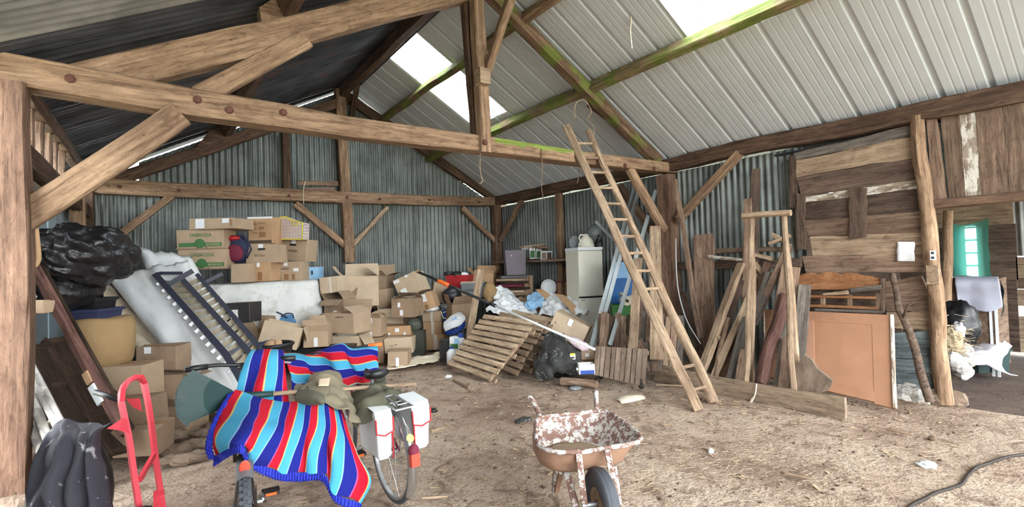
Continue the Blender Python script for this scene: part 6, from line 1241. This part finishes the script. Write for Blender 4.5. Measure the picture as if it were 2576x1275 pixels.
# stone, long board, door, headboard
st = [(2022, 892), (2042, 905), (2055, 927), (2078, 945), (2094, 958), (2090, 972), (2081, 983), (2064, 989), (2045, 987), (2020, 992), (1990, 985), (1995, 930)]
solo('stone_slab', G().prism([AX(x, y, 5.55+.15*(992-y)/100) for x, y in st], (.07, .02, 0)), MT['stone'], 'rough grey stone slab leaning at the foot of the trestle', 'stone', smooth=False)
MT['board_dusty'] = wood('dusty board', rgb(112, 94, 78), rgb(180, 158, 134), var=.02)
p, q = AX(1648, 948, 5.40), AX(2128, 1030, 5.42); p.z = q.z = .1; SEED[0] += 1
o = obj('board', beam_geo((q-p).length, .05, .21, .012, .008, 777, seg=.3), MT['board_dusty'], None, frame(p, q-p)); tag(o, 'long dusty board on edge along the ground before the leaning planks', 'board')
MT['door_orange'] = plain('dull orange door paint', rgb(170, 124, 94), .6, .07, 4, .003, 40, dirt=.1, dcol=rgb(150, 110, 84)); MT['door_pale'] = plain('pale terracotta panel', rgb(186, 140, 114), .55, .05, 4); MT['pine'] = wood('varnished orange pine', rgb(134, 88, 58), rgb(182, 132, 92), var=.05, rough=.5)
dr = base('door', 'orange painted panel door lying on its long side against the wall planks', 'door', AX(2080, 1000, 6.05))
a, b, c, d = AX(1922, 778, 6.5), AX(2242, 792, 6.45), AX(2250, 1027, 6.02), AX(1925, 950, 6.05)
dn = (b-a).cross(d-a).normalized(); dn = dn if dn.x < 0 else -dn
def dq(u, v): return a.lerp(b, u).lerp(d.lerp(c, u), v)
def dslab(nm, u0, u1, v0, v1, off, th, m): return slab(nm, [dq(u0, v0)+dn*off, dq(u1, v0)+dn*off, dq(u1, v1)+dn*off, dq(u0, v1)+dn*off], dn, th, MT[m], dr, .0, 2)
dslab('stile', 0, 1, 0, .13, 0, .04, 'door_orange'); dslab('stile', 0, .88, .87, .98, 0, .04, 'door_orange'); dslab('rail', .87, 1, .13, 1.0, 0, .04, 'door_orange'); dslab('rail', 0, .13, .13, .87, 0, .04, 'door_orange'); dslab('panel', .43, .87, .13, .87, -.004, .02, 'door_orange'); dslab('panel', .13, .43, .13, .87, -.015, .02, 'door_pale'); dslab('muntin', .37, .435, .13, .87, .004, .03, 'door_pale')
beam('edge', b+dn*.0+V((0, -.004, 0)), c+V((0, -.004, 0)), .03, .045, MT['plank_white'], dr, up=dn, jit=.003); beam('edge', a, d, .02, .045, MT['plank_white'], dr, up=dn, jit=.003)
hbk = base('headboard', 'orange pine headboard with scalloped top behind the orange door', 'headboard', AX(2110, 780, 6.6))
tp = [(2010, 692), (2022, 688), (2040, 686), (2060, 690), (2075, 684), (2095, 684), (2112, 690), (2130, 686), (2150, 687), (2170, 692), (2190, 695), (2205, 699), (2220, 702)]
obj('crest', G().prism([AX(x, y, 6.62) for x, y in tp]+[AX(2216, 722, 6.62), AX(2008, 712, 6.62)], (.04, 0, 0)), MT['pine'], hbk, M())
slab('panel', [AX(2008, 705, 6.60), AX(2216, 706, 6.60), AX(2214, 728, 6.6), AX(2010, 728, 6.6)], NX, .03, MT['pine'], hbk)
for x, y0, y1 in ((2064, 740, 770), (2132, 742, 772), (2204, 738, 775)): slab('spindle', [AX(x, y0, 6.58), AX(x, y1, 6.58), AX(x+10, y1, 6.58), AX(x+10, y0, 6.58)][0:4], NX, .03, MT['plank'], hbk, 0, 2)
slab('rail', [AX(2035, 742, 6.57), AX(2204, 746, 6.57), AX(2204, 752, 6.57), AX(2035, 748, 6.57)], NX, .03, MT['pine'], hbk, 0, 3); slab('rail', [AX(2035, 765, 6.55), AX(2208, 772, 6.55), AX(2208, 778, 6.55), AX(2035, 771, 6.55)], NX, .03, MT['pine'], hbk, 0, 3)
beam('post', AX(2222, 700, 6.6), AX(2222, 785, 6.6), .04, .05, MT['plank_dark'], hbk, up=NX)
for k, (q4, m, lab) in enumerate(((((2138, 725), (2216, 716), (2212, 728), (2140, 737)), 'plank_grey', 'grey tapering board resting on the headboard rail, right one'), (((2070, 738), (2133, 730), (2134, 740), (2070, 742)), 'plank_pale', 'short pale board on the headboard rail, left one'), (((2050, 776), (2222, 782), (2222, 787), (2050, 782)), 'plank_grey', 'grey batten lying on top of the orange door'))):
    tag(slab('board', [AX(x, y, 6.53) for x, y in q4], NX, .03, MT[m], None, .004), lab, 'board')
MT['bark'] = wood('barky branch', rgb(70, 56, 48), rgb(132, 112, 96), var=.1)
br = base('branch', 'crooked bark covered branch leaning beside the door post', 'branch', AX(2338, 1010, 6.45)); pts = crow([AX(x, y, xx) for x, y, xx in ((2340, 1010, 6.4), (2318, 945, 6.42), (2300, 870, 6.46), (2275, 805, 6.5), (2262, 780, 6.52), (2255, 735, 6.56), (2244, 688, 6.6))], 5)
obj('stem', G().tube([p+V((noise.noise(p*9)*.01, 0, 0)) for p in pts], [.042-.012*i/(len(pts)-1) for i in range(len(pts))], 9), MT['bark'], br, M(), smooth=True); obj('twig', G().tube([AX(2272, 800, 6.48), AX(2282, 770, 6.42), AX(2300, 758, 6.4)], [.014, .01, .005], 6), MT['bark'], br, M(), smooth=True)
for k, (x, y, r_) in enumerate(((2275, 992, .1), (2315, 1000, .1), (2345, 1012, .08), (2392, 1018, .1))):
    p = AX(x, y, 6.72 if k < 3 else 6.85); p.z = .03; solo('stone', G().blob((p.x, p.y, p.z), (r_*.7, r_*1.5, r_), k+30, .3, 1.7, 12, 8), MT['white_wood'] if k < 2 else MT['stone'], ('left whitewashed stone under the faded blue wall boards', 'right whitewashed stone under the faded blue wall boards', 'pale stone left of the door post foot', 'pale stone at the foot of the door post')[k], 'stone', smooth=False)
tag(obj('notice', G().grid(6, 6, lambda u, v: AX(2257+44*u+3*noise.noise(V((v*3, u, 0))), 608+49*v, xw-.035-.015*noise.noise(V((u*3, v*3, 1))))), MT['paper'], None, smooth=True, mods=(SOL(.002),)), 'blank white paper sheet pinned on the wall planks', 'paper')
sk = base('wall_socket', 'small white double switch on the door post', 'switch', AX(2347, 642, 6.6)); obj('plate', G().box((-.012, -.022, -.05), (.012, .022, .05)), MT['white_plastic'], sk)
for z in (-.025, .025): obj('rocker', G().box((-.016, -.012, z-.012), (-.012, .012, z+.012)), MT['black_box'], sk)
o = obj('cable', G().tube(crow([AX(x, y, xx) for x, y, xx in ((1700, 600, 6.6), (1704, 713, 6.5), (1725, 799, 6.35), (1762, 864, 6.1))], 6), .009, 6), MT['paper'], None, smooth=True); tag(o, 'thin white conduit curving down past the crooked batten', 'conduit')

# ---------------------------------------------------------------- lean-to seen through the doorway
XW = 10.9
we = struct('wall_east', (XW, 1.2, 0))
for k in range(7): 
    y0 = 1.62-.8*k; obj('corrugated_sheet', corr_geo(.82, 1.5, seed=k+500), MT['tin_light'], we, M.Translation((XW+.05, y0, 1.5)) @ ROT, smooth=True)
for k, (z0, z1, m) in enumerate(((1.36, 1.48, 'plank'), (.0, .3, 'plank_pale'), (.3, .56, 'plank_pale'), (.72, .98, 'plank_pale'), (.985, 1.16, 'plank'), (1.16, 1.37, 'plank_pale'))):
    slab('plank', [V((XW, 1.615, z1)), V((XW, -2.4, z1)), V((XW, -2.4, z0)), V((XW, 1.615, z0))], NX, .03, MT[m], we, .01)
wa, wb_ = AX(2392, 560, XW), AX(2482, 690, XW); z1, z0 = AX(2440, 572, XW).z, AX(2440, 700, XW).z; yw0, yw1 = AX(2424, 640, XW).y, AX(2466, 640, XW).y
slab('plank', [V((XW, 3.2, z0-.02)), V((XW, 1.62, z0-.02)), V((XW, 1.62, 0)), V((XW, 3.2, 0))], NX, .05, MT['plank_dark'], we); slab('plank', [V((XW, 3.2, 3.0)), V((XW, 1.62, 3.0)), V((XW, 1.62, z1+.02)), V((XW, 3.2, z1+.02))], NX, .05, MT['plank_pale'], we)
slab('plank', [V((XW, 3.2, z1+.02)), V((XW, yw0, z1+.02)), V((XW, yw0, z0-.02)), V((XW, 3.2, z0-.02))], NX, .05, MT['plank_dark'], we); slab('plank', [V((XW, yw1, z1+.02)), V((XW, 1.60, z1+.02)), V((XW, 1.60, z0-.02)), V((XW, yw1, z0-.02))], NX, .05, MT['plank_dark'], we)
win = struct('window_1', (XW, (yw0+yw1)/2, z0)); h_ = z1-z0
def glass():
    t = NT('dusty window glass'); tp = t.add('ShaderNodeBsdfTransparent', {'Color': (.9, .95, .97, 1)}); gl = t.add('ShaderNodeBsdfTranslucent', {'Color': (.9, .95, 1, 1)}); mx = t.add('ShaderNodeMixShader', {'Fac': .25}); t.t.links.new(tp.outputs[0], mx.inputs[1]); t.t.links.new(gl.outputs[0], mx.inputs[2]); t.t.links.new(mx.outputs[0], t.out.inputs[0]); return t.m
MT['glass'] = glass()
for k in range(4): obj('pane', G().box((-.004, yw1-(yw0+yw1)/2, h_*k/4), (.004, yw0-(yw0+yw1)/2, h_*(k+1)/4)), MT['glass'], win)
for k in range(5): obj('muntin', G().box((-.02, yw1-(yw0+yw1)/2, h_*k/4-.015), (.02, yw0-(yw0+yw1)/2, h_*k/4+.015)), MT['white_wood'], win)
for y_ in (yw0, yw1): obj('frame', G().box((-.03, y_-(yw0+yw1)/2-.03, -.02), (.03, y_-(yw0+yw1)/2+.03, h_+.02)), MT['white_wood'], win)
def teal():
    t = NT('teal net cloth'); d = t.add('ShaderNodeBsdfDiffuse', {'Color': rgb(96, 186, 168)}); tr = t.add('ShaderNodeBsdfTranslucent', {'Color': rgb(120, 215, 195)}); tp = t.add('ShaderNodeBsdfTransparent', {'Color': (.75, .95, .9, 1)})
    m1 = t.add('ShaderNodeMixShader', {'Fac': .55}); m2 = t.add('ShaderNodeMixShader', {'Fac': .32})
    t.t.links.new(d.outputs[0], m1.inputs[1]); t.t.links.new(tr.outputs[0], m1.inputs[2]); t.t.links.new(m1.outputs[0], m2.inputs[1]); t.t.links.new(tp.outputs[0], m2.inputs[2]); t.t.links.new(m2.outputs[0], t.out.inputs[0]); return t.m
MT['teal'] = teal(); ax = lambda x, y, o=0: AX(x, y, XW-.12+o)
solo('net_curtain', patch_geo([[ax(2388, 562), ax(2420, 566, -.03), ax(2455, 560, .03), ax(2488, 549)], [ax(2390, 605), ax(2420, 606, -.04), ax(2455, 605, .03), ax(2487, 598)], [ax(2394, 655), ax(2422, 655, -.05), ax(2456, 654, .02), ax(2490, 655)], [ax(2400, 700), ax(2425, 702, -.04), ax(2458, 700, .03), ax(2494, 702)]], 6, .015, 5, 3), MT['teal'], 'teal net cloth hanging over the small far window', 'curtain')
wn = struct('wall_north', (8.9, 3.1, 0))
for k in range(6): slab('plank', [V((6.95, 3.1, .05+.5*k+.47)), V((XW, 3.1, .05+.5*k+.47)), V((XW, 3.1, .05+.5*k)), V((6.95, 3.1, .05+.5*k))], V((0, -1, 0)), .03, MT['plank_dark'], wn, .01)
rf2 = struct('roof', (8.9, .5, 2.6))
for k in range(6):
    y1 = 3.3-.86*k; g = G().grid(6, 4, lambda u, v: V((6.85+4.4*v, y1-.88*u, 3.0-.55*v))); obj('roof_sheet', g, MT['tin_roof'], rf2, M(), mods=(SOL(.01),))
log('post', AX(2384, 800, 8.3), AX(2386, 530, 8.3), .055, .05, MT['timber'], wn)
# chest under a grey cloth, green tub under a white cloth, hay and blocks
XC = 8.6
ch = base('chest', 'brown wooden chest under the grey cloth in the lean-to', 'chest', AX(2465, 868, XC+.3)); cb0, cb1 = AX(2432, 790, XC), AX(2503, 790, XC); zt2 = AX(2465, 700, XC).z; zb2 = 0
obj('body', G().box((XC+.02, cb1.y, .08), (XC+.75, cb0.y+.18, zt2-.01)), MT['plank'], ch, M()); 
for y_ in (cb1.y-.0, cb1.y+.05): obj('leg', G().box((XC+.0, y_-.02, 0), (XC+.03, y_+.006, zt2-.1)), MT['white_plastic'], ch, M())
MT['lilac'] = plain('pale lilac grey cloth', rgb(188, 190, 206), .85, .04); al = lambda x, y, o=0: AX(x, y, XC-.02+o)
solo('table_cloth', patch_geo([[AX(2405, 697, XC+.75), AX(2440, 697, XC+.75), AX(2480, 697, XC+.75), AX(2512, 697, XC+.75)], [al(2402, 703), al(2440, 703), al(2480, 702), al(2512, 702)], [al(2408, 745, -.02), al(2440, 745, .0), al(2480, 748, -.03), al(2520, 740, -.02)], [al(2412, 780, -.04), al(2440, 779, -.01), al(2480, 784, -.05), al(2522, 772, -.03)]], 6, .012, 7, 4), MT['lilac'], 'pale lilac grey cloth spread over the chest in the lean-to', 'cloth', mods=(SOL(.008),))
solo('dark_cloth', patch_geo([[al(2513, 703), al(2526, 730), al(2524, 750)], [al(2518, 740, .03), al(2528, 770, .02), al(2522, 800, .02)]], 4, .02, 7, 5), MT['black'], 'black lining hanging at the right end of the lilac cloth', 'cloth', mods=(SOL(.006),))
crate('tub', 'dark green tub under the white cloth in the lean-to', 2462, 2545, 880, 938, AX(2500, 935, 8.55).x*0+6.25, 'rake_green', .4, 0, cat_='tub')
D0 = 6.2; solo('white_cloth', patch_geo([[(2440, 862, D0+.3), (2470, 852, D0+.4), (2510, 853, D0+.4), (2545, 868, D0+.3)], [(2440, 890, D0), (2470, 880, D0-.02), (2508, 870, D0), (2540, 880, D0+.05)], [(2442, 910, D0-.05), (2472, 905, D0-.06), (2505, 900, D0-.06), (2520, 905, D0-.05)], [(2450, 915, D0-.06), (2480, 912, D0-.08), (2515, 928, D0-.12), (2530, 935, D0-.12)], [(2490, 918, D0-.1), (2510, 932, D0-.14), (2540, 942, D0-.2), (2562, 942, D0-.2)]], 6, .03, 7, 6), MT['cloth_white'], 'white cloth trailing over the green tub onto the lean-to floor', 'cloth', mods=(SOL(.008),))
solo('dark_coat', bag_blob(2412, 815, 6.0, (.2, .2, .28), 81, .25, 1.8, .2), MT['black'], 'black coat heaped behind the door post in the lean-to', 'coat'); solo('white_rag', bag_blob(2412, 830, 5.75, (.07, .06, .09), 83, .3, 2, .2), MT['cloth_white'], 'white rag hanging from the black coat', 'rag')
MT['hay'] = plain('hay', rgb(172, 154, 126), .95, .2, 12)
r_ = random.Random(11)
def strands(g, c, rx, ry, rz, n, L=.12, w_=.003, flat=False):
    for _ in range(n):
        p = V((c[0]+r_.gauss(0, rx), c[1]+r_.gauss(0, ry), max(.004, c[2]+(0 if flat else r_.gauss(0, rz)))))
        a = r_.uniform(0, 2*PI); e = r_.uniform(-.5, .5) if not flat else r_.uniform(-.05, .08); d_ = V((math.cos(a)*math.cos(e), math.sin(a)*math.cos(e), math.sin(e)))*L*r_.uniform(.3, 1)
        if flat: p.z = floor_z(p.x, p.y)+.012
        s_ = V((-d_.y, d_.x, 0)).normalized()*w_; g.add([p-s_, p+s_, p+d_+s_*.6, p+d_-s_*.6, p+V((0, 0, w_*1.6)), p+d_+V((0, 0, w_*1.6))], [(0, 1, 2, 3), (0, 3, 5, 4), (1, 4, 5, 2)])
    return g
hc = AD(2394, 860, 5.75); g = G().blob((hc.x, hc.y, hc.z), (.07, .1, .16), 85, .4, 2.5, 16, 10); strands(g, (hc.x, hc.y, hc.z), .06, .08, .12, 260, .14, .003); solo('hay_tuft', g, MT['hay'], 'tuft of hay packed behind the door post', 'hay', smooth=False)
for k, (x, y, D) in enumerate(((2398, 905, 5.6), (2412, 918, 5.7), (2424, 935, 5.75), (2418, 880, 5.9), (2430, 905, 5.9))):
    p = AD(x, y, D); p.z = max(.1, p.z); solo('block', G().blob((p.x, p.y, p.z), (.1, .1, .1), 90+k, .25, 1.5, 10, 7), MT['white_wood'], 'whitewashed stone block %s behind the door post' % ('nearest', 'second', 'third', 'fourth', 'topmost')[k], 'stone', smooth=False)
slab_ = G().box((-.3, -.15, 0), (.3, .15, .02)); tag(obj('folder', slab_, MT['grey'], None, M.Translation(AX(2408, 698, XC+.4)) @ M.Rotation(.4, 4, 'Z')), 'grey flat folder on the lilac cloth below the teal curtain', 'folder')

# ---------------------------------------------------------------- strings, straw and litter
def cord(label, pts, r0, m='cream_cloth', name='cord'): tag(obj(name, G().tube(crow([P3(p) for p in pts], 5), r0, 6), MT[m], None, smooth=True), label, 'cord')
cord('frayed white cord hanging from the roof right of the rafter', [AX(1584, -10, 4.6), AX(1588, 40, 4.6), AX(1586, 80, 4.62), AX(1590, 122, 4.6)], .008)
cord('looped twine hanging under the king post of the middle truss', [AY(1208, 385, YT-.1), AY(1208, 430, YT-.1), AY(1214, 455, YT-.1), AY(1206, 462, YT-.1)], .006, 'plank_pale')
cord('brown twine hanging from the tie beam between king post and ladder', [AY(1362, 375, YT-.13), AY(1364, 420, YT-.13), AY(1362, 470, YT-.12), AY(1368, 503, YT-.12)], .007, 'plank')
cord('short twine hanging from the tie beam just left of the ladder', [AY(1458, 400, YT-.13), AY(1456, 440, YT-.13), AY(1452, 462, YT-.12)], .006, 'plank_pale')
cord('tangled twine tied around the mossy rafter joint', [AY(1446, 300, YT-.2), AY(1448, 262, YT-.2), AY(1470, 252, YT-.2), AY(1488, 280, YT-.2), AY(1478, 300, YT-.2), AY(1494, 322, YT-.2), AY(1490, 356, YT-.18)], .007, 'plank_pale')
cord('thin cord wound round the left king post brace of the gable truss', [AY(764, 515, YB-.12), AY(763, 480, YB-.12), AY(768, 455, YB-.12)], .006)
cord('twine loop hanging over the long dusty board', [AX(1903, 965, 5.36), AX(1900, 990, 5.34), AX(1890, 1012, 5.34), AX(1884, 1016, 5.34), AX(1894, 1000, 5.34)], .007)
pts = crow([AZ(x, y, .012) for x, y in ((2640, 1128), (2576, 1138), (2480, 1158), (2440, 1180), (2415, 1210), (2350, 1235), (2290, 1265), (2250, 1300))], 8); tag(obj('cable', G().tube([V((p.x, p.y, floor_z(p.x, p.y)+.012)) for p in pts], .011, 8), MT['iron'], None, smooth=True), 'dark cable snaking across the earth floor at the right', 'cable')
g = G()
for c_, rx, ry, n_ in (((3.0, 2.4, 0), .4, .4, 420), ((3.6, 2.1, 0), .5, .4, 260), ((3.9, 2.0, 0), .9, .6, 260), ((2.5, 3.6, 0), 1.6, 1.3, 420), ((4.6, 1.7, 0), .7, .5, 220), ((4.9, 2.8, 0), .4, .6, 120)): strands(g, c_, rx, ry, 0, int(n_*.7), .085, .0013, True)
obj('straw', g, MT['hay'], None, kind='stuff')
MT['chip'] = plain('wood chips and crumbs', rgb(170, 146, 118), .9, .3, 20); g = G()
for _ in range(420):
    x, y = r_.uniform(.6, 6.4), r_.uniform(1.2, 6.4); z = floor_z(x, y)+.006; a = r_.uniform(0, 6.3); l_, w_ = r_.uniform(.008, .035), r_.uniform(.004, .012); g.box((-l_, -w_, 0), (l_, w_, .006), M.Translation((x, y, z)) @ M.Rotation(a, 4, 'Z') @ M.Rotation(r_.uniform(-.3, .3), 4, 'Y'))
obj('wood_chips', g, MT['chip'], None, kind='stuff')
g = G()
for _ in range(500):
    x, y = r_.uniform(.4, 6.4), r_.uniform(1.2, 7.4); z = floor_z(x, y); s_ = r_.uniform(.006, .02); g.blob((x, y, z), (s_, s_*.8, s_*.6), r_.random()*50, .3, 2, 6, 4)
obj('earth_crumbs', g, MT['dark_earth'], None, kind='stuff')
for k, (x, y, sx, sy, m, nm, lab) in enumerate(((2333, 1165, .075, .06, 'paper', 'crumpled_paper', 'crumpled white paper on the earth floor at the right'), (1585, 1000, .2, .1, 'cream_cloth', 'husk', 'dry pale husk lying before the slatted trolley'), (1450, 975, .12, .07, 'grey', 'grey_scrap', 'flat grey scrap lying left of the trolley casters'), (1317, 1056, .1, .05, 'tarp_black', 'black_scrap', 'black plastic scrap on the earth left of the wheelbarrow'), (1128, 946, .06, .04, 'paper', 'white_scrap', 'white scrap left of the foot of the front pallet'), (1090, 1030, .05, .04, 'black', 'black_scrap', 'small black scrap right of the pannier'), (1788, 1133, .025, .02, 'paper', 'white_scrap', 'tiny white scrap right of the wheelbarrow'), (2345, 1100, .03, .03, 'plank', 'bark_chip', 'bark chip before the doorway'))):
    p = AZ(x, y); solo(nm, G().blob((p.x, p.y, floor_z(p.x, p.y)+.015), (sx, sy, .025), k+60, .5, 2.4, 14, 8, crease=.3), MT[m], lab, 'scrap')
for k, (x0, y0, x1, y1, w_, lab) in enumerate(((1062, 1254, 1126, 1248, .012, 'pale stick on the earth right of the rear bicycle wheel'), (1975, 1190, 2040, 1203, .014, 'thin stick on the earth in front of the long board'), (1880, 975, 1650, 968, .015, 'thin lath lying at the foot of the long dusty board'), (2295, 1092, 2230, 1080, .012, 'thin stick near the foot of the orange door'), (1180, 975, 1140, 955, .02, 'broken slat under the front pallet'), (1085, 1085, 1115, 1075, .015, 'short stick behind the right pannier'))):
    p, q = AZ(x0, y0, .012), AZ(x1, y1, .012); o = log('stick', p, q, w_, w_*.7, MT['plank_pale'], None, n=6); tag(o, lab, 'stick')
